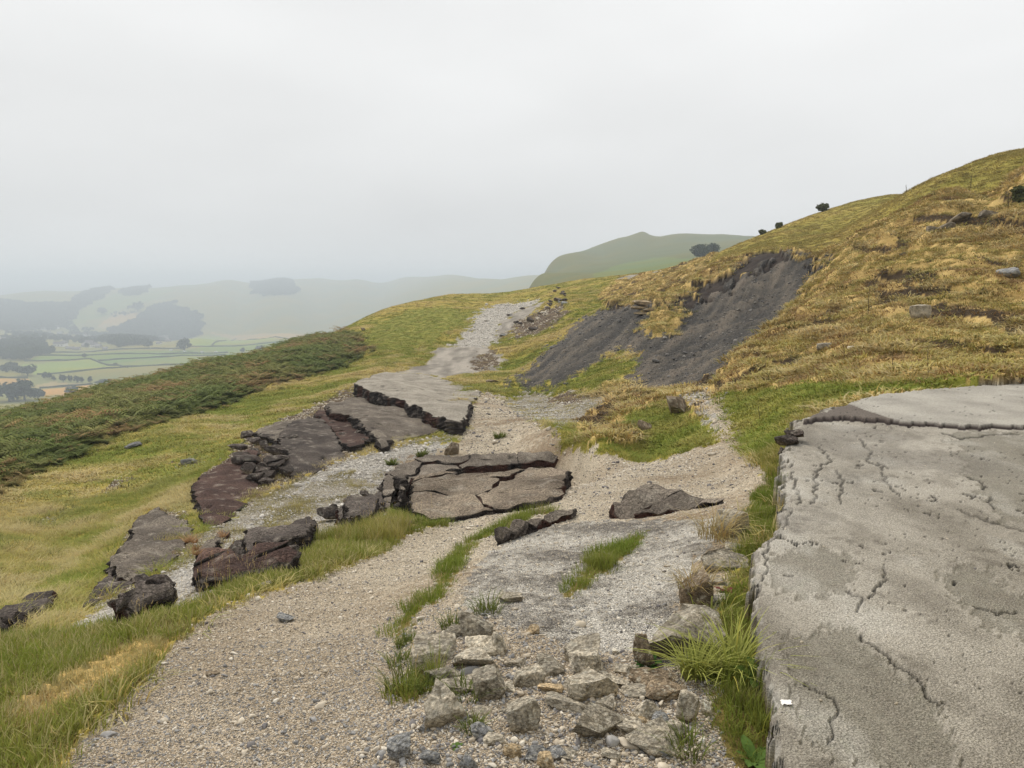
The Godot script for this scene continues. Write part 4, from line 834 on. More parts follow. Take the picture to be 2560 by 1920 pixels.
func sheet_edge(lip: PackedVector2Array, o: PackedVector3Array, drop: float, deep: float, tilt := Vector3.ZERO, mid := Vector2.ZERO) -> ArrayMesh:
	var v := PackedVector3Array()
	var col := PackedColorArray()
	var idx := PackedInt32Array()
	var rows := 10
	var n := lip.size()
	var turn := 1.0 if Geometry2D.is_polygon_clockwise(lip) else -1.0
	for i in n:
		var p := lip[i]
		var side := (lip[(i + 1) % n] - lip[(i + n - 1) % n]).orthogonal().normalized() * turn
		var y0 := slab_top(o, p.x, p.y) - drop - 0.02 + tilt.x * (p.x - mid.x) + tilt.z * (p.y - mid.y) + tilt.y
		var y1 := minf(ground(p.x, p.y) - 0.12, y0 - 0.05) if deep <= 0.0 else y0 - deep
		var hgt_here := y0 - y1
		for k in rows:
			var f := float(k) / (rows - 1)
			var jut := 0.0
			if k > 0:
				jut = minf(0.11, hgt_here * 0.3) * (0.75 * n_cell.get_noise_3d(p.x * 0.9, (y0 - f * hgt_here) * 2.4, p.y * 0.9) + 0.7 * n_cell.get_noise_3d(p.x * 2.3, (y0 - f * hgt_here) * 4.5, p.y * 2.3) - 0.2)
			var q := p + side * jut
			v.append(Vector3(q.x, y0 - f * hgt_here, q.y))
			var w := n_mid.get_noise_3d(p.x * 2.0, f * hgt_here * 9.0, p.y * 2.0)
			var c := Color(0.30, 0.275, 0.26).lerp(Color(0.19, 0.172, 0.165), clampf(0.5 + w, 0.0, 1.0))
			var chip := n_cell.get_noise_3d(p.x * 3.1, (y0 - f * hgt_here) * 5.0, p.y * 3.1)
			if chip > 0.35: c = Color(0.46, 0.43, 0.40)
			elif chip < -0.55: c = Color(0.13, 0.12, 0.115)
			if n_low.get_noise_2d(p.x * 4.0, p.y * 4.0) > 0.25: c = c.lerp(Color(0.32, 0.20, 0.165), 0.6)
			if k == 0: c = Color(0.38, 0.35, 0.32)
			col.append(c)
	for i in n:
		var a := i * rows
		var b := ((i + 1) % n) * rows
		for k in rows - 1:
			if turn > 0.0: idx.append_array([a + k, a + k + 1, b + k + 1, a + k, b + k + 1, b + k])
			else: idx.append_array([a + k, b + k + 1, a + k + 1, a + k, b + k, b + k + 1])
	return flat(v, idx, col)

func slab(called: String, label: String, plates: int, tone_no: int, outline: PackedVector3Array):
	var lip := PackedVector2Array()
	var mid := Vector3.ZERO
	for p in outline:
		lip.append(Vector2(p.x, p.z))
		mid += p / outline.size()
	var far := mid.length()
	if Geometry2D.is_polygon_clockwise(lip): lip.reverse()
	lip = ragged(lip, clampf(far * 0.006, 0.05, 0.2), clampf(far * 0.004, 0.035, 0.11))
	var o := Node3D.new()
	o.name = numbered(called)
	add_child(o, true)
	tag(o, label, "road slab", "broken slabs of the old road")
	var tones := [[Color(0.68, 0.65, 0.60), Color(0.56, 0.535, 0.49)], [Color(0.51, 0.475, 0.43), Color(0.38, 0.35, 0.32)], [Color(0.40, 0.37, 0.345), Color(0.285, 0.26, 0.245)], [Color(0.38, 0.305, 0.275), Color(0.275, 0.22, 0.205)], [Color(0.58, 0.53, 0.465), Color(0.41, 0.37, 0.325)]]
	var warm: Color = tones[tone_no][0]
	var cool: Color = tones[tone_no][1]
	var step := clampf(far * 0.0045, 0.06, 0.3)
	if plates == 0:
		place("surface", sheet_top(lip, outline, step, 0.0, warm, cool), M.slab, o)
		place("broken_edge", sheet_edge(lip, outline, 0.0, 0.0), M.broken, o)
		return
	place("rubble_core", sheet_top(shrink(lip, 0.03), outline, step * 1.5, 0.13, Color(0.2, 0.18, 0.17), Color(0.3, 0.27, 0.25)), M.broken, o)
	place("broken_edge", sheet_edge(shrink(lip, 0.03), outline, 0.13, 0.0), M.broken, o)
	var seeds := PackedVector2Array()
	var lo := lip[0]
	var hi := lip[0]
	for p in lip:
		lo = lo.min(p)
		hi = hi.max(p)
	var tries := 0
	while seeds.size() < plates and tries < 4000:
		tries += 1
		var p := Vector2(rng.randf_range(lo.x, hi.x), rng.randf_range(lo.y, hi.y))
		if not Geometry2D.is_point_in_polygon(p, lip): continue
		var ok := true
		for q in seeds:
			if q.distance_to(p) < 0.62 * sqrt((hi.x - lo.x) * (hi.y - lo.y) * 0.6 / plates): ok = false
		if ok or tries > 3000: seeds.append(p)
	for i in seeds.size():
		var c := PackedVector2Array([lo - Vector2.ONE, Vector2(hi.x + 1, lo.y - 1), hi + Vector2.ONE, Vector2(lo.x - 1, hi.y + 1)])
		for j in seeds.size():
			if i == j: continue
			var m := (seeds[i] + seeds[j]) * 0.5
			var dir := (seeds[j] - seeds[i]).normalized()
			var cut := PackedVector2Array()
			for k in c.size():
				var p := c[k]
				var q := c[(k + 1) % c.size()]
				var dp := (p - m).dot(dir)
				var dq := (q - m).dot(dir)
				if dp <= 0.0: cut.append(p)
				if (dp <= 0.0) != (dq <= 0.0): cut.append(p.lerp(q, dp / (dp - dq)))
			c = cut
		for piece in Geometry2D.intersect_polygons(ragged(c, 0.12, 0.05), lip):
			var cell_lip := shrink(piece, 0.012 + far * 0.0005)
			if cell_lip.size() < 4: continue
			var tl := Vector3(rng.randf_range(-0.05, 0.05), rng.randf_range(-0.025, 0.02), rng.randf_range(-0.05, 0.05))
			var tone := rng.randf_range(0.9, 1.1)
			var pl := place("plate", sheet_top(cell_lip, outline, step * 1.3, 0.0, warm * tone, cool * tone, tl, seeds[i]), M.slab, o)
			place("plate_edge", sheet_edge(cell_lip, outline, 0.0, 0.16, tl, seeds[i]), M.broken, pl)

func make_slabs():
	slab("road_slab", "long smooth grey road slab lying across the track with a tall black broken front edge", 0, 0, PackedVector3Array([Vector3(-7.34,-4.42,-35.95), Vector3(-7.74,-4.78,-42.93), Vector3(-6.74,-4.96,-46.08), Vector3(-6.03,-5.00,-46.16), Vector3(-3.41,-4.88,-40.76), Vector3(-1.46,-4.86,-37.16), Vector3(-1.44,-4.74,-34.39), Vector3(-1.60,-4.51,-30.41), Vector3(-1.44,-3.97,-23.77), Vector3(-1.48,-3.80,-21.65), Vector3(-1.87,-3.76,-22.15), Vector3(-2.81,-3.86,-24.30), Vector3(-3.96,-4.07,-27.92), Vector3(-5.10,-4.19,-30.38), Vector3(-6.45,-4.32,-33.30)]))
	slab("road_slab", "brown tarmac step slab just below the tall front edge of the smooth road slab", 0, 1, PackedVector3Array([Vector3(-7.41,-4.58,-30.33), Vector3(-7.09,-4.69,-32.16), Vector3(-6.90,-4.86,-34.62), Vector3(-5.46,-4.82,-32.51), Vector3(-3.08,-4.44,-26.57), Vector3(-2.15,-4.26,-23.97), Vector3(-2.23,-4.19,-22.27), Vector3(-3.15,-4.24,-21.32), Vector3(-3.34,-4.09,-19.73), Vector3(-3.54,-3.98,-19.98), Vector3(-3.90,-3.98,-21.13), Vector3(-4.66,-4.02,-23.30), Vector3(-5.34,-4.07,-24.74), Vector3(-6.02,-4.11,-25.45)]))
	slab("road_slab", "reddish dark tarmac ledge cracked between the step slab and the domed slab", 5, 3, PackedVector3Array([Vector3(-7.84,-4.86,-31.06), Vector3(-6.65,-4.61,-28.07), Vector3(-5.70,-4.44,-25.76), Vector3(-4.81,-4.34,-23.69), Vector3(-3.98,-4.23,-21.23), Vector3(-3.97,-4.25,-20.00), Vector3(-4.30,-4.26,-19.79), Vector3(-4.77,-4.29,-20.98), Vector3(-5.07,-4.28,-22.07), Vector3(-5.51,-4.25,-23.22), Vector3(-6.44,-4.32,-25.48), Vector3(-7.19,-4.53,-27.60)]))
	slab("road_slab", "large domed dark tarmac slab with a black broken side above the grey shingle", 0, 2, PackedVector3Array([Vector3(-6.63,-4.14,-21.65), Vector3(-7.05,-4.22,-23.91), Vector3(-7.05,-4.39,-26.28), Vector3(-6.18,-4.30,-24.98), Vector3(-5.43,-4.25,-22.89), Vector3(-4.74,-4.26,-20.84), Vector3(-4.20,-4.26,-19.09), Vector3(-4.39,-4.26,-18.41), Vector3(-4.61,-4.25,-17.35), Vector3(-4.91,-4.25,-16.80), Vector3(-5.29,-4.18,-17.64), Vector3(-5.68,-4.12,-19.16), Vector3(-6.19,-4.13,-20.20)]))
	slab("road_slab", "small blue-grey slab remnant tucked behind the domed slab at the grass edge", 0, 1, PackedVector3Array([Vector3(-7.99,-4.45,-23.65), Vector3(-8.15,-4.59,-26.24), Vector3(-7.43,-4.56,-26.89), Vector3(-6.93,-4.31,-23.91), Vector3(-6.79,-4.24,-22.19), Vector3(-6.67,-4.26,-21.39), Vector3(-7.39,-4.31,-22.59)]))
	slab("road_slab", "big tilted red-brown slab with pale stains left of the black rubble", 0, 3, PackedVector3Array([Vector3(-6.95,-4.25,-16.43), Vector3(-7.18,-4.29,-17.31), Vector3(-7.07,-4.24,-18.53), Vector3(-7.16,-4.29,-20.21), Vector3(-6.71,-4.24,-19.96), Vector3(-6.21,-4.23,-18.30), Vector3(-5.49,-4.20,-16.23), Vector3(-5.25,-4.17,-15.15), Vector3(-5.01,-4.03,-13.58), Vector3(-4.91,-3.93,-12.55), Vector3(-5.11,-3.94,-12.56), Vector3(-5.39,-3.93,-12.99), Vector3(-5.79,-3.98,-13.91), Vector3(-6.22,-4.06,-14.77)]))
	slab("road_slab", "steep tilted grey-brown slab with grass tufts growing from its cracks", 0, 1, PackedVector3Array([Vector3(-4.92,-3.44,-9.17), Vector3(-5.34,-3.60,-9.90), Vector3(-5.67,-3.73,-10.77), Vector3(-5.93,-3.84,-11.63), Vector3(-6.63,-4.10,-13.09), Vector3(-6.86,-4.18,-13.95), Vector3(-6.86,-4.19,-14.51), Vector3(-6.30,-4.02,-13.55), Vector3(-5.81,-3.95,-12.93), Vector3(-5.57,-3.95,-12.84), Vector3(-5.13,-3.87,-11.92), Vector3(-4.73,-3.72,-10.72), Vector3(-4.46,-3.55,-9.62), Vector3(-4.55,-3.52,-9.25), Vector3(-4.49,-3.46,-8.84), Vector3(-4.51,-3.42,-8.73), Vector3(-4.70,-3.43,-8.89)]))
	slab("road_slab", "low brown slab at the foot of the steep tufted slab", 0, 2, PackedVector3Array([Vector3(-4.48,-3.28,-7.71), Vector3(-4.65,-3.32,-8.14), Vector3(-4.88,-3.42,-8.85), Vector3(-4.88,-3.41,-9.04), Vector3(-4.61,-3.37,-8.61), Vector3(-4.55,-3.42,-8.86), Vector3(-4.43,-3.42,-8.62), Vector3(-4.51,-3.41,-8.41), Vector3(-4.42,-3.34,-8.07), Vector3(-4.38,-3.28,-7.76)]))
	slab("road_slab", "narrow ribbed tarmac strip lying between grass and grey shingle", 3, 1, PackedVector3Array([Vector3(-4.17,-3.50,-9.55), Vector3(-4.41,-3.59,-10.53), Vector3(-4.58,-3.71,-11.54), Vector3(-4.61,-3.80,-12.12), Vector3(-4.50,-3.83,-12.00), Vector3(-4.43,-3.81,-11.46), Vector3(-4.06,-3.59,-10.04), Vector3(-4.15,-3.54,-9.74)]))
	slab("road_slab", "layered dark slab cut off at the left picture edge above long grass", 0, 2, PackedVector3Array([Vector3(-4.26,-2.63,-5.84), Vector3(-4.87,-3.04,-7.00), Vector3(-5.30,-3.32,-8.02), Vector3(-5.31,-3.43,-8.45), Vector3(-5.00,-3.30,-8.03), Vector3(-4.72,-3.15,-7.46), Vector3(-4.49,-2.98,-6.83), Vector3(-3.72,-2.42,-5.34), Vector3(-3.30,-2.13,-4.51)]))
	slab("road_slab", "raised back half of the cracked hump with a deep black fissure along its front", 15, 1, PackedVector3Array([Vector3(-2.75,-3.99,-15.93), Vector3(-2.63,-4.00,-17.10), Vector3(-2.25,-3.99,-17.65), Vector3(-2.00,-3.96,-18.02), Vector3(-1.41,-3.91,-17.73), Vector3(-0.76,-3.87,-17.99), Vector3(0.19,-3.88,-18.17), Vector3(0.95,-3.83,-18.04), Vector3(1.09,-3.89,-17.86), Vector3(0.99,-4.01,-17.73), Vector3(0.19,-3.99,-17.45), Vector3(-0.36,-3.96,-16.93), Vector3(-0.90,-3.96,-16.91), Vector3(-1.34,-4.00,-16.89), Vector3(-1.69,-4.05,-16.72), Vector3(-1.91,-4.09,-16.32), Vector3(-2.01,-4.12,-15.76), Vector3(-1.33,-2.54,-9.24), Vector3(-2.50,-3.93,-14.44)]))
	slab("road_slab", "front half of the cracked hump sloping down to the gravel path in broken plates", 22, 4, PackedVector3Array([Vector3(-2.07,-4.32,-16.20), Vector3(-1.89,-4.27,-16.88), Vector3(-1.64,-4.23,-17.16), Vector3(-1.10,-4.16,-17.26), Vector3(-0.54,-4.18,-17.07), Vector3(0.19,-4.22,-17.50), Vector3(0.93,-4.34,-17.59), Vector3(1.34,-4.34,-16.79), Vector3(0.66,-2.62,-9.54), Vector3(0.25,-2.65,-9.27), Vector3(-0.15,-2.69,-9.16), Vector3(-0.64,-2.78,-9.20), Vector3(-0.97,-2.76,-9.08), Vector3(-1.25,-2.78,-9.32), Vector3(-2.07,-4.36,-15.38)]))
	slab("road_slab", "low dark humped slab between the gravel and the worn tarmac slope", 4, 1, PackedVector3Array([Vector3(0.99,-2.39,-8.03), Vector3(1.06,-2.23,-7.94), Vector3(1.30,-2.14,-8.14), Vector3(1.45,-2.17,-8.52), Vector3(1.62,-2.17,-8.45), Vector3(1.83,-2.17,-8.19), Vector3(2.01,-2.15,-7.86), Vector3(2.15,-2.08,-7.48), Vector3(2.03,-2.12,-7.47), Vector3(1.71,-2.23,-7.63), Vector3(1.38,-2.28,-7.60), Vector3(1.11,-2.34,-7.70)]))
	slab("road_slab", "thin curved kerb-like slab edge half buried in dry grass beside the path", 0, 1, PackedVector3Array([Vector3(-0.15,-2.35,-7.08), Vector3(-0.12,-2.28,-7.18), Vector3(0.04,-2.29,-7.45), Vector3(0.21,-2.31,-7.68), Vector3(0.39,-2.39,-8.08), Vector3(0.71,-2.44,-8.35), Vector3(0.65,-2.42,-8.06), Vector3(0.43,-2.43,-8.00), Vector3(0.25,-2.38,-7.65), Vector3(0.08,-2.36,-7.36), Vector3(-0.08,-2.38,-7.12)]))
	slab("road_slab", "black broken slab above the grass bank with a dark hollow under it", 3, 2, PackedVector3Array([Vector3(-2.87,-2.76,-7.95), Vector3(-3.59,-3.38,-10.14), Vector3(-3.63,-3.50,-10.94), Vector3(-3.36,-3.51,-11.21), Vector3(-3.14,-3.55,-11.73), Vector3(-2.70,-3.20,-10.30), Vector3(-2.02,-2.40,-7.40), Vector3(-2.19,-2.43,-7.29), Vector3(-2.43,-2.49,-7.30)]))
	slab("road_slab", "long dark red slab edge behind the long grass of the verge", 4, 3, PackedVector3Array([Vector3(-2.80,-2.50,-6.48), Vector3(-3.33,-3.00,-8.13), Vector3(-2.41,-2.34,-6.59), Vector3(-2.39,-2.51,-7.41), Vector3(-1.95,-2.30,-6.67), Vector3(-1.78,-2.24,-6.36), Vector3(-2.02,-2.35,-6.45), Vector3(-2.22,-2.32,-6.24), Vector3(-2.37,-2.32,-6.10), Vector3(-2.49,-2.31,-5.91)]))
	slab("road_slab", "short black slab edge among pebbles and grass, nearest the verge", 0, 2, PackedVector3Array([Vector3(-2.66,-2.12,-4.92), Vector3(-2.65,-2.06,-4.98), Vector3(-2.68,-2.13,-5.33), Vector3(-2.53,-2.14,-5.43), Vector3(-2.49,-2.17,-5.42), Vector3(-2.52,-2.17,-5.29), Vector3(-2.61,-2.18,-5.12)]))
	slab("road_slab", "squat black tarmac lump left of the cracked hump", 2, 2, PackedVector3Array([Vector3(-2.68,-3.44,-11.39), Vector3(-2.92,-3.75,-13.00), Vector3(-2.76,-3.93,-14.00), Vector3(-2.61,-4.08,-14.83), Vector3(-2.45,-4.06,-14.33), Vector3(-1.70,-2.75,-9.34), Vector3(-1.85,-2.66,-8.63)]))
	slab("road_slab", "small rounded tarmac plate in the grass below the cracked hump", 0, 2, PackedVector3Array([Vector3(-1.55,-2.66,-8.64), Vector3(-1.41,-2.68,-8.91), Vector3(-1.24,-2.71,-8.94), Vector3(-1.27,-2.75,-8.77), Vector3(-1.45,-2.72,-8.47)]))
	block("dark broken lump along the bank on the right of the upper track", Vector3(-0.38,0.07,-78.39), 0.31, 701)
	block("dark broken lump along the bank on the right of the upper track", Vector3(3.83,0.06,-77.01), 0.46, 702)
	block("dark broken lump along the bank on the right of the upper track", Vector3(1.64,0.11,-68.56), 0.63, 703)
	block("dark broken lump along the bank on the right of the upper track", Vector3(0.78,0.10,-68.99), 0.37, 704)
	block("dark broken lump along the bank on the right of the upper track", Vector3(1.03,0.13,-82.44), 0.48, 705)
	block("dark broken lump along the bank on the right of the upper track", Vector3(1.74,0.00,-63.49), 0.53, 706)
	block("dark broken lump along the bank on the right of the upper track", Vector3(0.34,0.04,-70.41), 0.55, 707)
	block("dark broken lump along the bank on the right of the upper track", Vector3(3.57,0.12,-73.32), 0.51, 708)
	block("dark broken lump along the bank on the right of the upper track", Vector3(1.53,0.13,-64.44), 0.29, 709)
	block("dark broken lump along the bank on the right of the upper track", Vector3(3.99,0.07,-66.82), 0.31, 710)
	block("dark broken lump along the bank on the right of the upper track", Vector3(3.34,0.13,-71.60), 0.36, 711)
	block("dark broken lump along the bank on the right of the upper track", Vector3(2.50,0.09,-71.19), 0.33, 712)
	block("dark block fallen from the broken end of the upper road", Vector3(5.23,0.15,-77.80), 0.37, 713)
	block("dark block fallen from the broken end of the upper road", Vector3(5.03,0.01,-73.67), 0.44, 714)
	block("dark block fallen from the broken end of the upper road", Vector3(4.39,0.16,-74.17), 0.59, 715)
	block("dark block fallen from the broken end of the upper road", Vector3(4.75,0.12,-94.11), 0.30, 716)
	block("dark block fallen from the broken end of the upper road", Vector3(6.13,0.10,-94.46), 0.57, 717)
	block("dark block fallen from the broken end of the upper road", Vector3(5.15,0.09,-79.75), 0.36, 718)
	block("dark block fallen from the broken end of the upper road", Vector3(6.03,0.08,-102.04), 0.51, 719)
	block("dark block fallen from the broken end of the upper road", Vector3(6.27,0.00,-92.39), 0.51, 720)
	block("dark block fallen from the broken end of the upper road", Vector3(5.41,0.15,-96.75), 0.45, 721)
	block("dark crumbling chunk under the broken far corner of the road shelf", Vector3(3.49,0.02,-9.71), 0.10, 722)
	block("dark crumbling chunk under the broken far corner of the road shelf", Vector3(2.91,0.03,-7.94), 0.19, 723)
	block("dark crumbling chunk under the broken far corner of the road shelf", Vector3(3.02,0.04,-8.04), 0.20, 724)
	block("dark crumbling chunk under the broken far corner of the road shelf", Vector3(3.70,0.02,-9.97), 0.13, 725)
	block("dark crumbling chunk under the broken far corner of the road shelf", Vector3(3.20,0.02,-8.92), 0.17, 726)
	block("dark crumbling chunk under the broken far corner of the road shelf", Vector3(4.12,0.02,-11.29), 0.14, 727)
	block("dark crumbling chunk under the broken far corner of the road shelf", Vector3(4.15,0.01,-11.27), 0.15, 728)
	block("dark crumbling chunk under the broken far corner of the road shelf", Vector3(3.12,0.02,-8.61), 0.11, 729)
	block("dark crumbling chunk under the broken far corner of the road shelf", Vector3(3.67,0.02,-10.34), 0.12, 730)
	block("dark crumbling chunk under the broken far corner of the road shelf", Vector3(2.89,0.01,-7.90), 0.14, 731)
	block("dark crumbling chunk under the broken far corner of the road shelf", Vector3(2.95,0.05,-7.99), 0.10, 732)
	block("dark crumbling chunk under the broken far corner of the road shelf", Vector3(2.94,0.00,-8.03), 0.17, 733)
	block("black angular block in the tarmac rubble between the two big tilted slabs", Vector3(-6.08,0.12,-17.48), 0.39, 734)
	block("black angular block in the tarmac rubble between the two big tilted slabs", Vector3(-5.57,0.03,-16.89), 0.43, 735)
	block("black angular block in the tarmac rubble between the two big tilted slabs", Vector3(-6.99,0.09,-21.27), 0.31, 736)
	block("black angular block in the tarmac rubble between the two big tilted slabs", Vector3(-5.80,0.06,-17.43), 0.47, 737)
	block("black angular block in the tarmac rubble between the two big tilted slabs", Vector3(-7.07,0.06,-22.09), 0.50, 738)
	block("black angular block in the tarmac rubble between the two big tilted slabs", Vector3(-7.75,0.10,-21.52), 0.44, 739)
	block("black angular block in the tarmac rubble between the two big tilted slabs", Vector3(-5.74,0.11,-18.04), 0.44, 740)
	block("black angular block in the tarmac rubble between the two big tilted slabs", Vector3(-5.97,0.08,-18.73), 0.32, 741)
	block("black angular block in the tarmac rubble between the two big tilted slabs", Vector3(-5.67,0.10,-18.32), 0.37, 742)
	block("black angular block in the tarmac rubble between the two big tilted slabs", Vector3(-6.96,0.11,-19.42), 0.43, 743)
	block("black angular block in the tarmac rubble between the two big tilted slabs", Vector3(-6.19,0.04,-19.91), 0.45, 744)
	block("black angular block in the tarmac rubble between the two big tilted slabs", Vector3(-8.39,0.11,-24.04), 0.34, 745)
	block("black angular block in the tarmac rubble between the two big tilted slabs", Vector3(-6.93,0.08,-20.42), 0.26, 746)
	block("black angular block in the tarmac rubble between the two big tilted slabs", Vector3(-5.85,0.09,-18.09), 0.21, 747)
	block("black angular block in the tarmac rubble between the two big tilted slabs", Vector3(-5.81,0.05,-19.49), 0.40, 748)
	block("black angular block in the tarmac rubble between the two big tilted slabs", Vector3(-5.67,0.03,-16.66), 0.39, 749)
	block("black angular block in the tarmac rubble between the two big tilted slabs", Vector3(-6.47,0.11,-18.59), 0.51, 750)
	block("black angular block in the tarmac rubble between the two big tilted slabs", Vector3(-6.50,0.11,-18.55), 0.28, 751)
	block("black angular block in the tarmac rubble between the two big tilted slabs", Vector3(-5.85,0.09,-17.76), 0.36, 752)
	block("black angular block in the tarmac rubble between the two big tilted slabs", Vector3(-5.61,0.04,-17.98), 0.43, 753)
	block("black angular block in the tarmac rubble between the two big tilted slabs", Vector3(-5.64,0.06,-17.82), 0.32, 754)
	block("black angular block in the tarmac rubble between the two big tilted slabs", Vector3(-5.39,0.02,-16.42), 0.26, 755)
	block("black angular block in the tarmac rubble between the two big tilted slabs", Vector3(-7.57,0.08,-22.31), 0.37, 756)
	block("black angular block in the tarmac rubble between the two big tilted slabs", Vector3(-6.30,0.11,-21.24), 0.37, 757)
	block("black angular block in the tarmac rubble between the two big tilted slabs", Vector3(-5.12,0.11,-17.09), 0.38, 758)
	block("black angular block in the tarmac rubble between the two big tilted slabs", Vector3(-5.87,0.02,-18.71), 0.38, 759)
	block("dark block crumbled along the foot of the black slab edge behind the verge", Vector3(-2.94,0.06,-7.50), 0.20, 760)
	block("dark block crumbled along the foot of the black slab edge behind the verge", Vector3(-3.33,0.05,-9.25), 0.24, 761)
	block("dark block crumbled along the foot of the black slab edge behind the verge", Vector3(-2.10,0.04,-7.07), 0.25, 762)
	block("dark block crumbled along the foot of the black slab edge behind the verge", Vector3(-3.58,0.01,-10.59), 0.28, 763)
	block("dark block crumbled along the foot of the black slab edge behind the verge", Vector3(-2.61,0.00,-8.84), 0.18, 764)
	block("dark block crumbled along the foot of the black slab edge behind the verge", Vector3(-3.58,0.03,-9.77), 0.28, 765)
	block("dark block crumbled along the foot of the black slab edge behind the verge", Vector3(-2.58,0.00,-6.53), 0.28, 766)
	block("dark block crumbled along the foot of the black slab edge behind the verge", Vector3(-2.62,0.00,-7.15), 0.19, 767)
	block("dark block crumbled along the foot of the black slab edge behind the verge", Vector3(-2.22,0.05,-6.88), 0.14, 768)
	block("dark block crumbled along the foot of the black slab edge behind the verge", Vector3(-2.82,0.00,-7.87), 0.26, 769)
	block("dark block crumbled along the foot of the black slab edge behind the verge", Vector3(-3.79,0.01,-10.68), 0.22, 770)
	block("dark block crumbled along the foot of the black slab edge behind the verge", Vector3(-2.19,0.06,-6.93), 0.23, 771)
	block("dark block crumbled along the foot of the black slab edge behind the verge", Vector3(-2.26,0.03,-7.25), 0.22, 772)
	block("dark block crumbled along the foot of the black slab edge behind the verge", Vector3(-3.37,0.02,-9.48), 0.21, 773)
	block("dark block crumbled along the foot of the black slab edge behind the verge", Vector3(-3.64,0.06,-9.51), 0.20, 774)
	block("dark block crumbled along the foot of the black slab edge behind the verge", Vector3(-3.02,0.06,-10.02), 0.13, 775)
	block("dark block crumbled along the foot of the black slab edge behind the verge", Vector3(-3.01,0.02,-7.85), 0.13, 776)
	block("dark block crumbled along the foot of the black slab edge behind the verge", Vector3(-3.11,0.00,-7.79), 0.12, 777)
	block("dark block crumbled along the foot of the black slab edge behind the verge", Vector3(-2.36,0.03,-7.31), 0.28, 778)
	block("dark block crumbled along the foot of the black slab edge behind the verge", Vector3(-2.92,0.02,-9.33), 0.16, 779)
	block("dark block crumbled along the foot of the black slab edge behind the verge", Vector3(-3.09,0.01,-10.27), 0.24, 780)
	block("dark block crumbled along the foot of the black slab edge behind the verge", Vector3(-3.68,0.06,-10.30), 0.27, 781)
	block("dark crumb of tarmac among the pebbles at the left of the verge", Vector3(-3.45,0.02,-6.90), 0.16, 782)
	block("dark crumb of tarmac among the pebbles at the left of the verge", Vector3(-3.86,0.00,-7.36), 0.09, 783)
	block("dark crumb of tarmac among the pebbles at the left of the verge", Vector3(-3.32,0.02,-7.04), 0.14, 784)
	block("dark crumb of tarmac among the pebbles at the left of the verge", Vector3(-3.26,0.02,-6.14), 0.13, 785)
	block("dark crumb of tarmac among the pebbles at the left of the verge", Vector3(-3.54,0.03,-6.78), 0.13, 786)
	block("dark crumb of tarmac among the pebbles at the left of the verge", Vector3(-3.85,0.03,-7.73), 0.16, 787)
	block("dark crumb of tarmac among the pebbles at the left of the verge", Vector3(-2.90,0.03,-5.67), 0.15, 788)
	block("dark crumb of tarmac among the pebbles at the left of the verge", Vector3(-3.80,0.03,-7.04), 0.12, 789)
	block("dark crumb of tarmac among the pebbles at the left of the verge", Vector3(-3.61,0.00,-6.81), 0.10, 790)
	block("dark crumb of tarmac among the pebbles at the left of the verge", Vector3(-2.93,0.03,-5.86), 0.08, 791)
	block("dark crumb of tarmac among the pebbles at the left of the verge", Vector3(-3.63,0.02,-6.96), 0.10, 792)
	block("dark crumb of tarmac among the pebbles at the left of the verge", Vector3(-3.70,0.03,-7.74), 0.10, 793)
	block("dark crumb of tarmac among the pebbles at the left of the verge", Vector3(-4.08,0.04,-8.20), 0.19, 794)
	block("dark crumb of tarmac among the pebbles at the left of the verge", Vector3(-3.35,0.04,-7.08), 0.21, 795)
	block("dark broken piece lying left of the cracked hump", Vector3(-2.94,0.01,-13.66), 0.14, 796)
	block("dark broken piece lying left of the cracked hump", Vector3(-2.77,0.04,-15.83), 0.14, 797)
	block("dark broken piece lying left of the cracked hump", Vector3(-2.27,0.07,-12.49), 0.19, 798)
	block("dark broken piece lying left of the cracked hump", Vector3(-3.02,0.05,-14.21), 0.27, 799)
	block("dark broken piece lying left of the cracked hump", Vector3(-2.39,0.04,-11.29), 0.19, 800)
	block("dark broken piece lying left of the cracked hump", Vector3(-3.28,0.01,-13.68), 0.15, 801)
	block("dark broken piece lying left of the cracked hump", Vector3(-2.93,0.06,-14.92), 0.19, 802)
	block("dark broken piece lying left of the cracked hump", Vector3(-3.12,0.02,-13.20), 0.13, 803)
	block("dark broken piece lying left of the cracked hump", Vector3(-2.77,0.05,-15.95), 0.13, 804)
	block("dark broken piece lying left of the cracked hump", Vector3(-2.79,0.04,-12.56), 0.27, 805)
	block("dark broken piece lying left of the cracked hump", Vector3(-2.25,0.06,-11.03), 0.23, 806)
	block("dark broken piece lying left of the cracked hump", Vector3(-2.84,0.05,-14.21), 0.16, 807)
	block("dark broken piece lying left of the cracked hump", Vector3(-2.72,0.02,-13.11), 0.16, 808)
	block("dark broken piece lying left of the cracked hump", Vector3(-3.06,0.06,-12.49), 0.28, 809)
	block("dark broken piece lying left of the cracked hump", Vector3(-2.46,0.00,-13.85), 0.29, 810)
	block("dark broken piece lying left of the cracked hump", Vector3(-2.63,0.01,-12.90), 0.26, 811)
	block("dark rubble piece under the broken front edge of the step slab", Vector3(-4.59,0.06,-22.58), 0.21, 812)
	block("dark rubble piece under the broken front edge of the step slab", Vector3(-5.63,0.01,-24.48), 0.25, 813)
	block("dark rubble piece under the broken front edge of the step slab", Vector3(-4.71,0.02,-23.31), 0.18, 814)
	block("dark rubble piece under the broken front edge of the step slab", Vector3(-4.06,0.08,-20.87), 0.23, 815)
	block("dark rubble piece under the broken front edge of the step slab", Vector3(-4.98,0.01,-22.55), 0.27, 816)
	block("dark rubble piece under the broken front edge of the step slab", Vector3(-6.09,0.04,-26.66), 0.31, 817)
	block("dark rubble piece under the broken front edge of the step slab", Vector3(-5.74,0.05,-24.50), 0.27, 818)
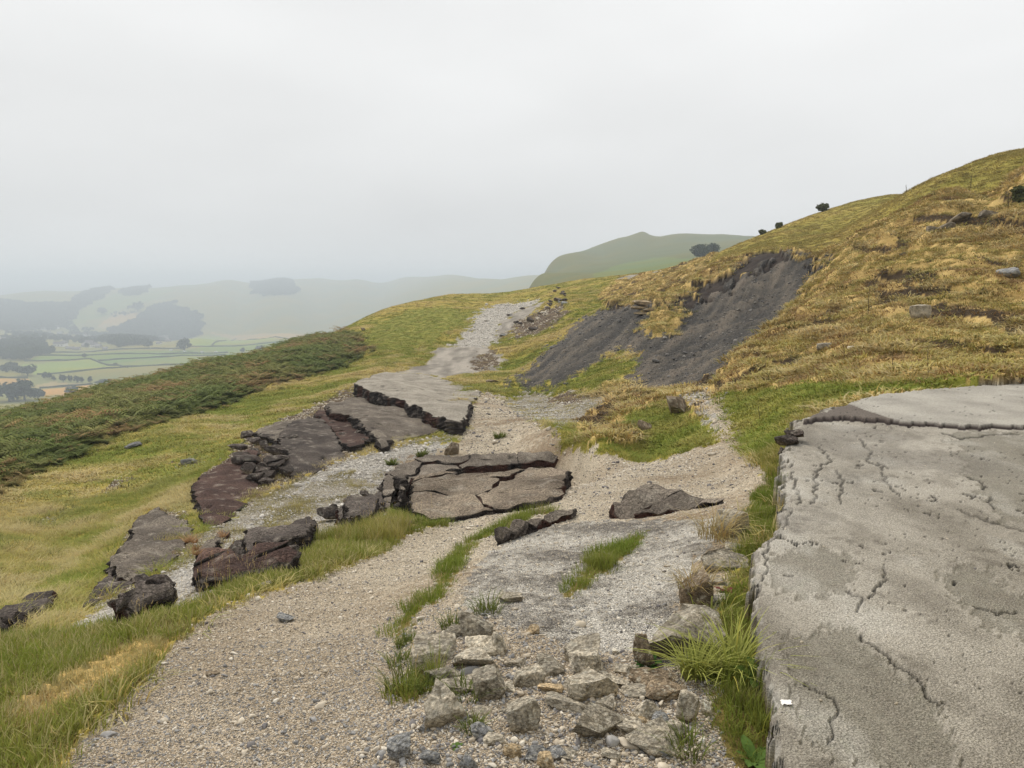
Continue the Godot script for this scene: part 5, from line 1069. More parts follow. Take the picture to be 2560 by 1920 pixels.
	block("dark rubble piece under the broken front edge of the step slab", Vector3(-5.90,0.07,-25.72), 0.31, 819)
	block("dark rubble piece under the broken front edge of the step slab", Vector3(-6.00,0.01,-26.40), 0.35, 820)
	block("dark rubble piece under the broken front edge of the step slab", Vector3(-5.98,0.02,-25.50), 0.36, 821)
	block("dark fragment fallen in the fissure of the cracked hump", Vector3(-1.83,0.02,-16.51), 0.14, 822)
	block("dark fragment fallen in the fissure of the cracked hump", Vector3(-1.01,0.00,-17.17), 0.12, 823)
	block("dark fragment fallen in the fissure of the cracked hump", Vector3(-1.61,0.04,-16.61), 0.13, 824)
	block("dark fragment fallen in the fissure of the cracked hump", Vector3(-1.69,0.01,-16.88), 0.11, 825)
	block("dark fragment fallen in the fissure of the cracked hump", Vector3(-1.55,0.03,-16.83), 0.08, 826)
	block("dark fragment fallen in the fissure of the cracked hump", Vector3(-0.17,0.03,-17.31), 0.09, 827)
	block("dark fragment fallen in the fissure of the cracked hump", Vector3(-0.03,0.03,-17.64), 0.11, 828)
	block("dark fragment fallen in the fissure of the cracked hump", Vector3(0.87,0.01,-17.82), 0.14, 829)
	block("dark fragment fallen in the fissure of the cracked hump", Vector3(0.41,0.01,-17.80), 0.16, 830)
	block("dark fragment fallen in the fissure of the cracked hump", Vector3(-1.71,0.03,-16.49), 0.09, 831)
	block("dark fragment fallen in the fissure of the cracked hump", Vector3(-1.86,0.00,-16.56), 0.08, 832)
	block("dark fragment fallen in the fissure of the cracked hump", Vector3(-0.64,0.03,-17.27), 0.08, 833)
	block("dark fragment fallen in the fissure of the cracked hump", Vector3(-1.12,0.03,-16.83), 0.16, 834)
	block("dark fragment fallen in the fissure of the cracked hump", Vector3(-0.51,0.01,-17.08), 0.12, 835)

# ---------------------------------------------------------------- rocks

func ball(level: int) -> Array:
	var v := PackedVector3Array()
	var t := (1.0 + sqrt(5.0)) / 2.0
	for p in [[-1, t, 0], [1, t, 0], [-1, -t, 0], [1, -t, 0], [0, -1, t], [0, 1, t], [0, -1, -t], [0, 1, -t], [t, 0, -1], [t, 0, 1], [-t, 0, -1], [-t, 0, 1]]:
		v.append(Vector3(p[0], p[1], p[2]).normalized())
	var f := PackedInt32Array([0, 11, 5, 0, 5, 1, 0, 1, 7, 0, 7, 10, 0, 10, 11, 1, 5, 9, 5, 11, 4, 11, 10, 2, 10, 7, 6, 7, 1, 8, 3, 9, 4, 3, 4, 2, 3, 2, 6, 3, 6, 8, 3, 8, 9, 4, 9, 5, 2, 4, 11, 6, 2, 10, 8, 6, 7, 9, 8, 1])
	for k in level:
		var g := PackedInt32Array()
		var mids := {}
		for i in range(0, f.size(), 3):
			var m := [0, 0, 0]
			for e in 3:
				var a := f[i + e]
				var b := f[i + (e + 1) % 3]
				var key := Vector2i(mini(a, b), maxi(a, b))
				if not mids.has(key):
					mids[key] = v.size()
					v.append((v[a] + v[b]).normalized())
				m[e] = mids[key]
			g.append_array([f[i], m[0], m[2], f[i + 1], m[1], m[0], f[i + 2], m[2], m[1], m[0], m[1], m[2]])
		f = g
	for i in range(0, f.size(), 3):
		var s := f[i + 1]
		f[i + 1] = f[i + 2]
		f[i + 2] = s
	return [v, f]

func stone_mesh(level: int, s: int, planes: int, size: Vector3, tilt: float, color: Color, rough: float) -> ArrayMesh:
	var r := RandomNumberGenerator.new()
	r.seed = s * 77 + 5
	var b := ball(level)
	var v: PackedVector3Array = b[0]
	var f: PackedInt32Array = b[1]
	color *= r.randf_range(0.84, 1.12)
	var turn := Basis(Vector3(0, 0, 1), r.randf_range(-1.0, 1.0) * tilt) * Basis(Vector3(1, 0, 0), tilt * r.randf_range(-0.4, 0.6))
	var cuts := []
	for k in planes:
		var n := Vector3(r.randfn(), r.randfn(), r.randfn()).normalized()
		cuts.append([n, r.randf_range(0.36, 0.70)])
	var col := PackedColorArray()
	var off := Vector3(s * 3.7, s * 1.3, s * 2.1)
	for i in v.size():
		var q := v[i]
		var p := q.lerp(q / maxf(absf(q.x), maxf(absf(q.y), absf(q.z))) * 0.8, 0.7) * 1.06
		for c in cuts:
			var e: float = p.dot(c[0]) - c[1]
			if e > 0.0: p -= c[0] * e
		var nn := n_mid.get_noise_3dv(p * 1.3 + off)
		var nf := n_fine.get_noise_3dv(p * 0.55 + off)
		p += v[i] * (0.055 * nn + 0.04 * nf) * rough
		p = turn * p
		v[i] = Vector3(p.x * size.x, p.y * size.y, p.z * size.z) * 0.5
		var t := clampf(0.5 + 0.8 * nn + 0.7 * nf, 0.0, 1.0)
		var c := color.lerp(color * Color(1.35, 1.33, 1.30), t)
		if n_mid.get_noise_3dv(p * 2.1 + off * 2.0) > 0.22: c = c.lerp(color * Color(0.80, 0.78, 0.74), 0.7)
		if n_fine.get_noise_3dv(p * 0.35 + off * 3.0) > 0.36: c = c.lerp(Color(0.74, 0.72, 0.66), 0.6)
		if p.y < -0.05: c = c.lerp(Color(0.50, 0.43, 0.32), clampf(-p.y * 1.3, 0.0, 0.55))
		col.append(c)
	return mesh_of(v, smooth_normals(v, f), f, col)

func rock(label: String, at: Vector3, size: Vector3, s: int, color: Color, tilt: float):
	var big := at.length() < 9.0 and size.x > 0.1
	var grow := Vector3(1.32, 1.8, 1.3) if big else (Vector3(1.3, 1.5, 1.3) if at.length() < 30.0 else Vector3(0.85, 0.95, 0.85))
	var m := stone_mesh(4 if big else 3, s, 6, size * grow, tilt, color, 1.0)
	var kind := "rock" if size.x > 0.16 else "stone"
	var o := place(kind, m, M.rock)
	o.position = Vector3(at.x, ground(at.x, at.z) + size.y * (0.34 if at.length() < 30.0 else 0.08), at.z)
	o.rotation.y = atan2(-at.x, -at.z)
	tag(o, label, "rock" if kind == "rock" else "stone", "rocks of the heap and the path" if at.length() < 9.0 else "rocks on the hillside")

func block(label: String, at: Vector3, size: float, s: int):
	var o := place("tarmac_block", stone_mesh(2, s, 8, Vector3(1.6, 0.75, 1.3) * size, 0.35, Color(0.33, 0.305, 0.29), 1.2), M.broken)
	o.position = Vector3(at.x, ground(at.x, at.z) + size * 0.25 + at.y, at.z)
	o.rotation.y = s * 1.3
	tag(o, label, "tarmac block", label)

func make_rocks():
	rock("grey tilted rock with a pointed top at the upper left of the rock heap", Vector3(-0.21,-1.87,-4.02), Vector3(0.175,0.108,0.140), 1, Color(0.58,0.555,0.505), 0.50)
	rock("broad rock with dark undercut face on the left edge of the rock heap", Vector3(-0.39,-1.86,-3.67), Vector3(0.193,0.112,0.154), 2, Color(0.58,0.555,0.505), 0.20)
	rock("long flat slab-like stone lying across the rock heap", Vector3(-0.19,-1.81,-3.57), Vector3(0.254,0.066,0.203), 3, Color(0.58,0.555,0.505), 0.15)
	rock("leaning stone plate behind the long flat stone of the rock heap", Vector3(-0.15,-1.83,-3.72), Vector3(0.194,0.067,0.155), 4, Color(0.58,0.555,0.505), -0.50)
	rock("narrow leaning stone at the right end of the leaning plate", Vector3(-0.08,-1.83,-3.70), Vector3(0.082,0.101,0.065), 5, Color(0.58,0.555,0.505), -0.60)
	rock("flat grey rock half buried beneath the undercut rock", Vector3(-0.33,-1.82,-3.43), Vector3(0.144,0.041,0.115), 6, Color(0.58,0.555,0.505), 0.10)
	rock("low broad rock just above a grass tuft in the rock heap", Vector3(-0.21,-1.78,-3.28), Vector3(0.192,0.051,0.154), 7, Color(0.58,0.555,0.505), 0.15)
	rock("hollowed rock with a triangular scooped face in the middle of the heap", Vector3(-0.08,-1.78,-3.22), Vector3(0.149,0.105,0.119), 8, Color(0.58,0.555,0.505), 0.20)
	rock("tall pyramid-shaped rock standing apart at the lower left", Vector3(-0.27,-1.77,-2.99), Vector3(0.167,0.144,0.133), 9, Color(0.58,0.555,0.505), 0.10)
	rock("tilted slab-like rock with a shaded right side in the stony hollow", Vector3(0.33,-1.81,-3.56), Vector3(0.177,0.111,0.142), 10, Color(0.58,0.555,0.505), 0.50)
	rock("smooth oval grey stone lying flat in the stony hollow", Vector3(0.19,-1.80,-3.44), Vector3(0.139,0.059,0.111), 11, Color(0.58,0.555,0.505), 0.10)
	rock("pale wedge stone left of the smooth oval stone", Vector3(0.08,-1.79,-3.32), Vector3(0.112,0.070,0.089), 12, Color(0.58,0.555,0.505), 0.40)
	rock("blocky rock directly in front of the tilted slab-like rock", Vector3(0.34,-1.79,-3.37), Vector3(0.132,0.091,0.106), 13, Color(0.58,0.555,0.505), 0.30)
	rock("large pale rock with yellowish lower face right of centre in the hollow", Vector3(0.35,-1.76,-3.16), Vector3(0.182,0.092,0.146), 14, Color(0.58,0.555,0.505), 0.30)
	rock("small tan rounded stone below the smooth oval stone", Vector3(0.17,-1.77,-3.21), Vector3(0.095,0.036,0.076), 15, Color(0.64,0.57,0.46), 0.10)
	rock("flat pale rock left of the yellow-faced pair in the hollow", Vector3(0.23,-1.75,-3.05), Vector3(0.147,0.039,0.118), 16, Color(0.58,0.555,0.505), 0.20)
	rock("pale rock with a brown face in front of the large pale rock", Vector3(0.38,-1.74,-2.98), Vector3(0.132,0.062,0.106), 17, Color(0.58,0.555,0.505), 0.20)
	rock("largest flat-topped embedded rock low in the stony hollow", Vector3(0.33,-1.73,-2.83), Vector3(0.184,0.081,0.147), 18, Color(0.58,0.555,0.505), 0.10)
	rock("angular rock with a sharp tip left of the flat-topped embedded rock", Vector3(0.07,-1.75,-2.91), Vector3(0.138,0.096,0.110), 19, Color(0.58,0.555,0.505), 0.35)
	rock("small grey rock beside the path of grass near the dock plant", Vector3(0.54,-1.78,-3.40), Vector3(0.110,0.052,0.088), 20, Color(0.58,0.555,0.505), 0.10)
	rock("low earthy rock below the green leaves by the big boulder", Vector3(0.61,-1.76,-3.24), Vector3(0.174,0.048,0.139), 21, Color(0.45,0.405,0.345), 0.20)
	rock("broad half-buried stone under the long bright grass", Vector3(0.68,-1.75,-3.15), Vector3(0.171,0.046,0.137), 22, Color(0.45,0.405,0.345), 0.20)
	rock("striped leaning stone above two small bricks of stone", Vector3(0.55,-1.74,-3.00), Vector3(0.100,0.061,0.080), 23, Color(0.58,0.555,0.505), 0.40)
	rock("upright grey rock with a white streak near the verge", Vector3(0.72,-1.74,-2.93), Vector3(0.090,0.108,0.072), 24, Color(0.58,0.555,0.505), 0.30)
	rock("flat grey diamond-shaped stone near the lower verge", Vector3(0.65,-1.74,-2.82), Vector3(0.079,0.059,0.063), 25, Color(0.58,0.555,0.505), 0.50)
	rock("long pale wedge-shaped rock at the bottom right of the hollow", Vector3(0.56,-1.73,-2.79), Vector3(0.232,0.060,0.185), 26, Color(0.58,0.555,0.505), 0.25)
	rock("biggest lichen-spotted boulder beside the long bright grass", Vector3(0.85,-1.79,-3.64), Vector3(0.332,0.182,0.265), 27, Color(0.58,0.555,0.505), 0.15)
	rock("earth-covered brown rock at the left foot of the biggest boulder", Vector3(0.64,-1.79,-3.50), Vector3(0.108,0.132,0.086), 28, Color(0.45,0.405,0.345), 0.50)
	rock("grey rock just behind the biggest boulder", Vector3(1.05,-1.82,-4.01), Vector3(0.222,0.086,0.177), 29, Color(0.58,0.555,0.505), 0.20)
	rock("bright white stone lying on the verge edge rocks", Vector3(1.19,-1.85,-4.39), Vector3(0.145,0.038,0.116), 30, Color(0.76,0.74,0.69), 0.10)
	rock("square overhanging block with a hollow front below the verge", Vector3(1.13,-1.85,-4.37), Vector3(0.227,0.163,0.182), 31, Color(0.45,0.405,0.345), 0.10)
	rock("flat pale rock further up the verge edge", Vector3(1.47,-1.89,-5.10), Vector3(0.263,0.090,0.210), 32, Color(0.58,0.555,0.505), 0.20)
	rock("slanted pale rock with dry grass at the top of the verge edge", Vector3(1.72,-1.95,-5.87), Vector3(0.237,0.186,0.189), 33, Color(0.58,0.555,0.505), 0.50)
	rock("small rock just under the slanted pale rock", Vector3(1.63,-1.90,-5.40), Vector3(0.132,0.066,0.106), 34, Color(0.58,0.555,0.505), 0.20)
	rock("bluish slate chunk with a grass tuft on its left", Vector3(-0.12,-1.75,-2.84), Vector3(0.078,0.053,0.063), 35, Color(0.44,0.445,0.45), 0.50)
	rock("weathered slate slab piece at the lower left of the stones", Vector3(-0.42,-1.79,-2.77), Vector3(0.094,0.085,0.075), 36, Color(0.44,0.445,0.45), 0.40)
	rock("light tan cube-like stone near the bottom edge", Vector3(0.00,-1.74,-2.70), Vector3(0.060,0.038,0.048), 37, Color(0.64,0.57,0.46), 0.20)
	rock("pale rounded stone at the bottom edge centre", Vector3(0.13,-1.73,-2.63), Vector3(0.066,0.048,0.053), 38, Color(0.64,0.57,0.46), 0.20)
	rock("dark slate piece between two pale stones at the bottom", Vector3(0.08,-1.74,-2.70), Vector3(0.091,0.031,0.073), 39, Color(0.44,0.445,0.45), 0.20)
	rock("grey slate piece behind the pale rounded stone", Vector3(0.17,-1.73,-2.71), Vector3(0.091,0.040,0.073), 40, Color(0.44,0.445,0.45), 0.20)
	rock("blue-grey slate piece left of the light tan cube-like stone", Vector3(-0.17,-1.74,-2.65), Vector3(0.075,0.050,0.060), 41, Color(0.44,0.445,0.45), 0.30)
	rock("small grey slate piece with a grass tuft behind it", Vector3(-0.31,-1.76,-2.71), Vector3(0.068,0.040,0.055), 42, Color(0.44,0.445,0.45), 0.20)
	rock("small dark stone in front of the pyramid-shaped rock", Vector3(-0.36,-1.78,-2.93), Vector3(0.053,0.023,0.042), 43, Color(0.44,0.445,0.45), 0.20)
	rock("yellowish stone at the edge of the worn tarmac", Vector3(0.11,-1.87,-4.01), Vector3(0.068,0.044,0.054), 44, Color(0.64,0.57,0.46), 0.10)
	rock("pale lens-shaped stone beside a tuft on the path edge", Vector3(-0.65,-2.02,-4.23), Vector3(0.061,0.029,0.049), 45, Color(0.64,0.57,0.46), 0.10)
	rock("small white egg-shaped stone near the lower verge", Vector3(0.72,-1.74,-2.75), Vector3(0.031,0.035,0.025), 46, Color(0.76,0.74,0.69), 0.20)
	rock("small cream brick-shaped stone", Vector3(0.53,-1.74,-2.93), Vector3(0.050,0.014,0.040), 47, Color(0.64,0.57,0.46), 0.10)
	rock("blue-grey slate beside the cream brick-shaped stone", Vector3(0.59,-1.74,-2.92), Vector3(0.073,0.036,0.058), 48, Color(0.44,0.445,0.45), 0.20)
	rock("dark slate just below the long pale wedge-shaped rock", Vector3(0.57,-1.73,-2.70), Vector3(0.085,0.027,0.068), 49, Color(0.44,0.445,0.45), 0.20)
	rock("pale upright stone against the verge grass", Vector3(0.80,-1.74,-2.97), Vector3(0.042,0.086,0.034), 50, Color(0.76,0.74,0.69), 0.10)
	rock("small pale stone on the worn tarmac edge", Vector3(0.53,-1.82,-3.69), Vector3(0.046,0.023,0.037), 51, Color(0.76,0.74,0.69), 0.10)
	rock("flat rock between the slanted pale rock and the overhanging block", Vector3(1.32,-1.87,-4.76), Vector3(0.169,0.045,0.135), 52, Color(0.58,0.555,0.505), 0.20)
	rock("small angular rock at the lower corner of the overhanging block", Vector3(1.01,-1.84,-4.15), Vector3(0.104,0.042,0.083), 53, Color(0.58,0.555,0.505), 0.30)
	rock("rock wedged between the biggest boulder and the verge grass", Vector3(1.05,-1.79,-3.82), Vector3(0.118,0.050,0.094), 54, Color(0.58,0.555,0.505), 0.30)
	rock("flat pale rock at the right side of the oval stone group", Vector3(0.46,-1.77,-3.28), Vector3(0.120,0.031,0.096), 55, Color(0.58,0.555,0.505), 0.20)
	rock("flat pale stone below the small grey rock near the dock plant", Vector3(0.54,-1.76,-3.17), Vector3(0.109,0.028,0.087), 56, Color(0.58,0.555,0.505), 0.30)
	rock("little pale rock between the oval stone and large pale rock", Vector3(0.27,-1.77,-3.22), Vector3(0.073,0.028,0.058), 57, Color(0.58,0.555,0.505), 0.20)
	rock("flat stone at the tip of the leaning stone plate", Vector3(0.02,-1.81,-3.52), Vector3(0.107,0.033,0.086), 58, Color(0.58,0.555,0.505), 0.30)
	rock("small angular stone right of the hollowed rock", Vector3(-0.03,-1.78,-3.25), Vector3(0.082,0.035,0.066), 59, Color(0.58,0.555,0.505), 0.30)
	rock("flat rock between pyramid and hollowed rocks", Vector3(-0.14,-1.76,-3.04), Vector3(0.095,0.027,0.076), 60, Color(0.58,0.555,0.505), 0.30)
	rock("pale flat stone right of the flat-topped embedded rock", Vector3(0.45,-1.73,-2.87), Vector3(0.100,0.032,0.080), 61, Color(0.58,0.555,0.505), 0.30)
	rock("pale angular stone below the flat-topped embedded rock", Vector3(0.22,-1.73,-2.68), Vector3(0.071,0.019,0.057), 62, Color(0.58,0.555,0.505), 0.20)
	rock("pale angular stone right of the bluish slate chunk", Vector3(-0.07,-1.74,-2.80), Vector3(0.073,0.030,0.059), 63, Color(0.58,0.555,0.505), 0.40)
	rock("flat stone left of the long pale wedge-shaped rock", Vector3(0.38,-1.72,-2.66), Vector3(0.087,0.023,0.069), 64, Color(0.58,0.555,0.505), 0.20)
	rock("small rock behind the undercut rock near a dry tuft", Vector3(-0.33,-1.89,-4.01), Vector3(0.099,0.045,0.079), 65, Color(0.58,0.555,0.505), 0.40)
	rock("small grey flat stone in the middle of the stony hollow", Vector3(-0.03,-1.76,-3.05), Vector3(0.044,0.015,0.035), 66, Color(0.58,0.555,0.505), 0.10)
	rock("dark grey stone lying alone on the gravel path", Vector3(-1.54,-2.24,-5.00), Vector3(0.106,0.043,0.085), 67, Color(0.44,0.445,0.45), 0.10)
	rock("small brown stone alone on the lower gravel path", Vector3(-1.63,-2.09,-3.97), Vector3(0.059,0.027,0.047), 68, Color(0.45,0.405,0.345), 0.20)
	rock("flat pale stone on the bank above the rock heap", Vector3(-0.01,-1.97,-4.68), Vector3(0.131,0.034,0.105), 69, Color(0.58,0.555,0.505), 0.10)
	rock("pale flat stone on the path near the grass verge", Vector3(-1.98,-2.37,-5.91), Vector3(0.103,0.028,0.083), 70, Color(0.58,0.555,0.505), 0.10)
	rock("dark pointed lump behind the cracked hump", Vector3(-1.51,-4.15,-18.96), Vector3(0.302,0.398,0.211), 71, Color(0.45,0.405,0.345), 0.30)
	rock("low reddish brown masonry block at the end of the smooth slab", Vector3(-0.99,-4.93,-39.59), Vector3(0.947,0.353,0.663), 72, Color(0.45,0.405,0.345), 0.05)
	rock("low grey stone in the turf at the foot of the landslip", Vector3(2.58,-4.47,-32.84), Vector3(0.721,0.187,0.505), 73, Color(0.58,0.555,0.505), 0.05)
	rock("black lump of tarmac in the grass left of the hummock", Vector3(3.15,-3.38,-18.24), Vector3(0.350,0.223,0.245), 74, Color(0.45,0.405,0.345), 0.20)
	rock("flat dark lump beside the black lump in the grass", Vector3(2.85,-3.43,-18.01), Vector3(0.383,0.100,0.268), 75, Color(0.45,0.405,0.345), 0.10)
	rock("dark peaty overhang on the grassy hummock", Vector3(4.14,-3.14,-19.17), Vector3(0.715,0.415,0.500), 76, Color(0.45,0.405,0.345), 0.20)
	rock("small dark square block on the far left grassy knoll", Vector3(-14.45,-4.09,-74.86), Vector3(0.712,0.534,0.498), 77, Color(0.45,0.405,0.345), 0.10)
	rock("pale slab of rock lying high on the shale face", Vector3(12.76,0.37,-75.07), Vector3(1.338,0.354,0.937), 78, Color(0.64,0.57,0.46), 0.10)
	rock("small stone at the bend of the thin footpath", Vector3(4.48,-2.98,-17.94), Vector3(0.136,0.067,0.095), 79, Color(0.58,0.555,0.505), 0.10)
	rock("grey rock outcrop high on the dry hillside, left of three", Vector3(18.54,2.39,-33.43), Vector3(0.909,0.594,0.636), 80, Color(0.40,0.37,0.325), 0.30)
	rock("grey rock outcrop high on the dry hillside, middle of three", Vector3(19.54,2.89,-34.19), Vector3(1.098,0.652,0.769), 81, Color(0.40,0.37,0.325), 0.30)
	rock("broken rock outcrop high on the dry hillside, right of three", Vector3(20.44,3.06,-33.75), Vector3(1.222,0.613,0.855), 82, Color(0.40,0.37,0.325), 0.30)
	rock("low slanting outcrop below the three high outcrops", Vector3(18.18,2.33,-33.87), Vector3(0.874,0.517,0.612), 83, Color(0.40,0.37,0.325), 0.30)
	rock("slate-coloured rock jutting from the dry slope near the right edge", Vector3(15.73,0.18,-24.63), Vector3(0.544,0.332,0.381), 84, Color(0.44,0.445,0.45), 0.30)
	rock("small pale stone alone on the dry slope", Vector3(16.35,1.37,-32.70), Vector3(0.341,0.266,0.239), 85, Color(0.40,0.37,0.325), 0.20)
	rock("whitish rock with green weeds under a grassy hump", Vector3(11.83,-0.88,-22.39), Vector3(0.523,0.383,0.366), 86, Color(0.58,0.555,0.505), 0.20)
	rock("white-flecked stone low on the dry slope", Vector3(8.75,-1.69,-21.50), Vector3(0.361,0.203,0.253), 87, Color(0.58,0.555,0.505), 0.20)
	rock("small whitish stone right of the white-flecked stone", Vector3(8.61,-1.57,-19.45), Vector3(0.199,0.125,0.139), 88, Color(0.76,0.74,0.69), 0.20)
	rock("tiny pale stone at the top of the green patch on the shale", Vector3(4.44,-3.67,-33.97), Vector3(0.179,0.116,0.125), 89, Color(0.64,0.57,0.46), 0.10)
	rock("brownish stone in the middle of the shale face", Vector3(5.80,-2.88,-37.78), Vector3(0.318,0.167,0.222), 90, Color(0.64,0.57,0.46), 0.10)
	rock("grey stone at the foot of the shale tongue", Vector3(4.47,-3.73,-29.14), Vector3(0.185,0.112,0.129), 91, Color(0.58,0.555,0.505), 0.10)
	rock("dark stump of rock on the embankment right of the upper track", Vector3(4.48,-1.45,-73.53), Vector3(0.382,0.608,0.268), 92, Color(0.44,0.445,0.45), 0.20)
	rock("dark outcrop at the right edge of the upper track", Vector3(-0.20,-2.76,-78.95), Vector3(0.900,0.474,0.630), 93, Color(0.44,0.445,0.45), 0.20)
	rock("black tarmac lump above the red-brown hollow", Vector3(-0.61,-3.98,-64.88), Vector3(1.343,0.393,0.940), 94, Color(0.44,0.445,0.45), 0.20)
	rock("dark broken kerb stones below the upper road end", Vector3(4.80,-1.57,-71.41), Vector3(0.963,0.507,0.674), 95, Color(0.44,0.445,0.45), 0.20)
	rock("flat dark outcrop in the left grass slope, lower one", Vector3(-13.22,-5.45,-26.31), Vector3(0.557,0.166,0.390), 96, Color(0.44,0.445,0.45), 0.10)
	rock("small dark ledge in the left grass slope, upper one", Vector3(-9.46,-5.13,-22.30), Vector3(0.512,0.152,0.358), 97, Color(0.44,0.445,0.45), 0.20)

# ---------------------------------------------------------------- plants

func blade(v: PackedVector3Array, idx: PackedInt32Array, col: PackedColorArray, root: Vector3, dir: Vector2, h: float, lean: float, w: float, c0: Color, c1: Color, segs := 3):
	var side := Vector3(-dir.y, 0, dir.x) * w * 0.5
	var first := v.size()
	for k in segs + 1:
		var t := float(k) / segs
		var p := root + Vector3(dir.x, 0, dir.y) * lean * t * t + Vector3.UP * h * (t - 0.25 * lean / maxf(h, 0.01) * t * t * t)
		var ww := 1.0 - t * t * 0.85
		v.append(p - side * ww)
		v.append(p + side * ww)
		var c := c0.lerp(c1, t)
		col.append(c)
		col.append(c)
	for k in segs:
		var a := first + k * 2
		idx.append_array([a, a + 2, a + 1, a + 1, a + 2, a + 3])

func clump(s: int, blades: int, spread: float, h0: float, h1: float, w: float, lean: float, segs: int, dry := 0.3) -> ArrayMesh:
	var r := RandomNumberGenerator.new()
	r.seed = s
	var v := PackedVector3Array()
	var idx := PackedInt32Array()
	var col := PackedColorArray()
	for k in blades:
		var an := r.randf() * TAU
		var rad := sqrt(r.randf()) * spread
		var dir := Vector2(cos(an), sin(an))
		var d2 := (dir + Vector2(r.randfn(), r.randfn()) * 0.7).normalized()
		var h := r.randf_range(h0, h1)
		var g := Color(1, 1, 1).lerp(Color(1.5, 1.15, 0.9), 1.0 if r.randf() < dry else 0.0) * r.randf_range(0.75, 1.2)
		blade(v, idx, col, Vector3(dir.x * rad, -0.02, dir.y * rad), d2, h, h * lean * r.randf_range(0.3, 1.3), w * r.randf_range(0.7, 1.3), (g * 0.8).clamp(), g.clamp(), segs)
	for i in col.size(): col[i].a = 1.0
	return mesh_of(v, smooth_normals(v, idx), idx, col)

func seed_stalks(s: int, n: int, h0: float, h1: float) -> ArrayMesh:
	var r := RandomNumberGenerator.new()
	r.seed = s
	var v := PackedVector3Array()
	var idx := PackedInt32Array()
	var col := PackedColorArray()
	for k in n:
		var an := r.randf() * TAU
		var dir := Vector2(cos(an), sin(an))
		var root := Vector3(r.randf_range(-0.12, 0.12), 0, r.randf_range(-0.12, 0.12))
		var h := r.randf_range(h0, h1)
		var lean := h * r.randf_range(0.1, 0.45)
		blade(v, idx, col, root, dir, h, lean, 0.0032, Color(0.85, 0.85, 0.7), Color(1, 0.95, 0.8), 3)
		var tip := root + Vector3(dir.x, 0, dir.y) * lean + Vector3.UP * h * (1.0 - 0.25 * lean / h)
		for q in 6:
			var b := r.randf() * TAU
			var p := tip - Vector3(dir.x * 0.3, 0.9, dir.y * 0.3) * 0.012 * q
			blade(v, idx, col, p, Vector2(cos(b), sin(b)), 0.018, 0.012, 0.006, Color(1, 0.9, 0.7), Color(1, 0.9, 0.7), 1)
	return mesh_of(v, smooth_normals(v, idx), idx, col)

func fern(s: int) -> ArrayMesh:
	var r := RandomNumberGenerator.new()
	r.seed = s
	var v := PackedVector3Array()
	var idx := PackedInt32Array()
	var col := PackedColorArray()
	for k in 7:
		var an := k * TAU / 7.0 + r.randf_range(-0.4, 0.4)
		var out := Vector3(cos(an), 0, sin(an))
		var side := Vector3(-out.z, 0, out.x)
		var length := r.randf_range(0.55, 0.85)
		var rise := r.randf_range(0.45, 0.8)
		var g := r.randf_range(0.7, 1.0)
		for q in 11:
			var t := (q + 1.5) / 12.0
			var p := out * length * t * t * 0.9 + Vector3.UP * rise * (t * 1.5 - t * t * 0.75)
			var reach := 0.24 * sin(PI * clampf(t * 0.85 + 0.12, 0.0, 1.0)) * r.randf_range(0.8, 1.2)
			for e in [-1.0, 1.0]:
				var first := v.size()
				var tipp: Vector3 = p + side * e * reach + out * reach * 0.45 + Vector3.DOWN * 0.05
				v.append(p - out * 0.028)
				v.append(p + out * 0.034)
				v.append(tipp)
				var c := Color(g, g, g) * r.randf_range(0.85, 1.1)
				c.a = 1.0
				for w in 3: col.append(c.clamp())
				idx.append_array([first, first + 1, first + 2])
	return mesh_of(v, smooth_normals(v, idx), idx, col)

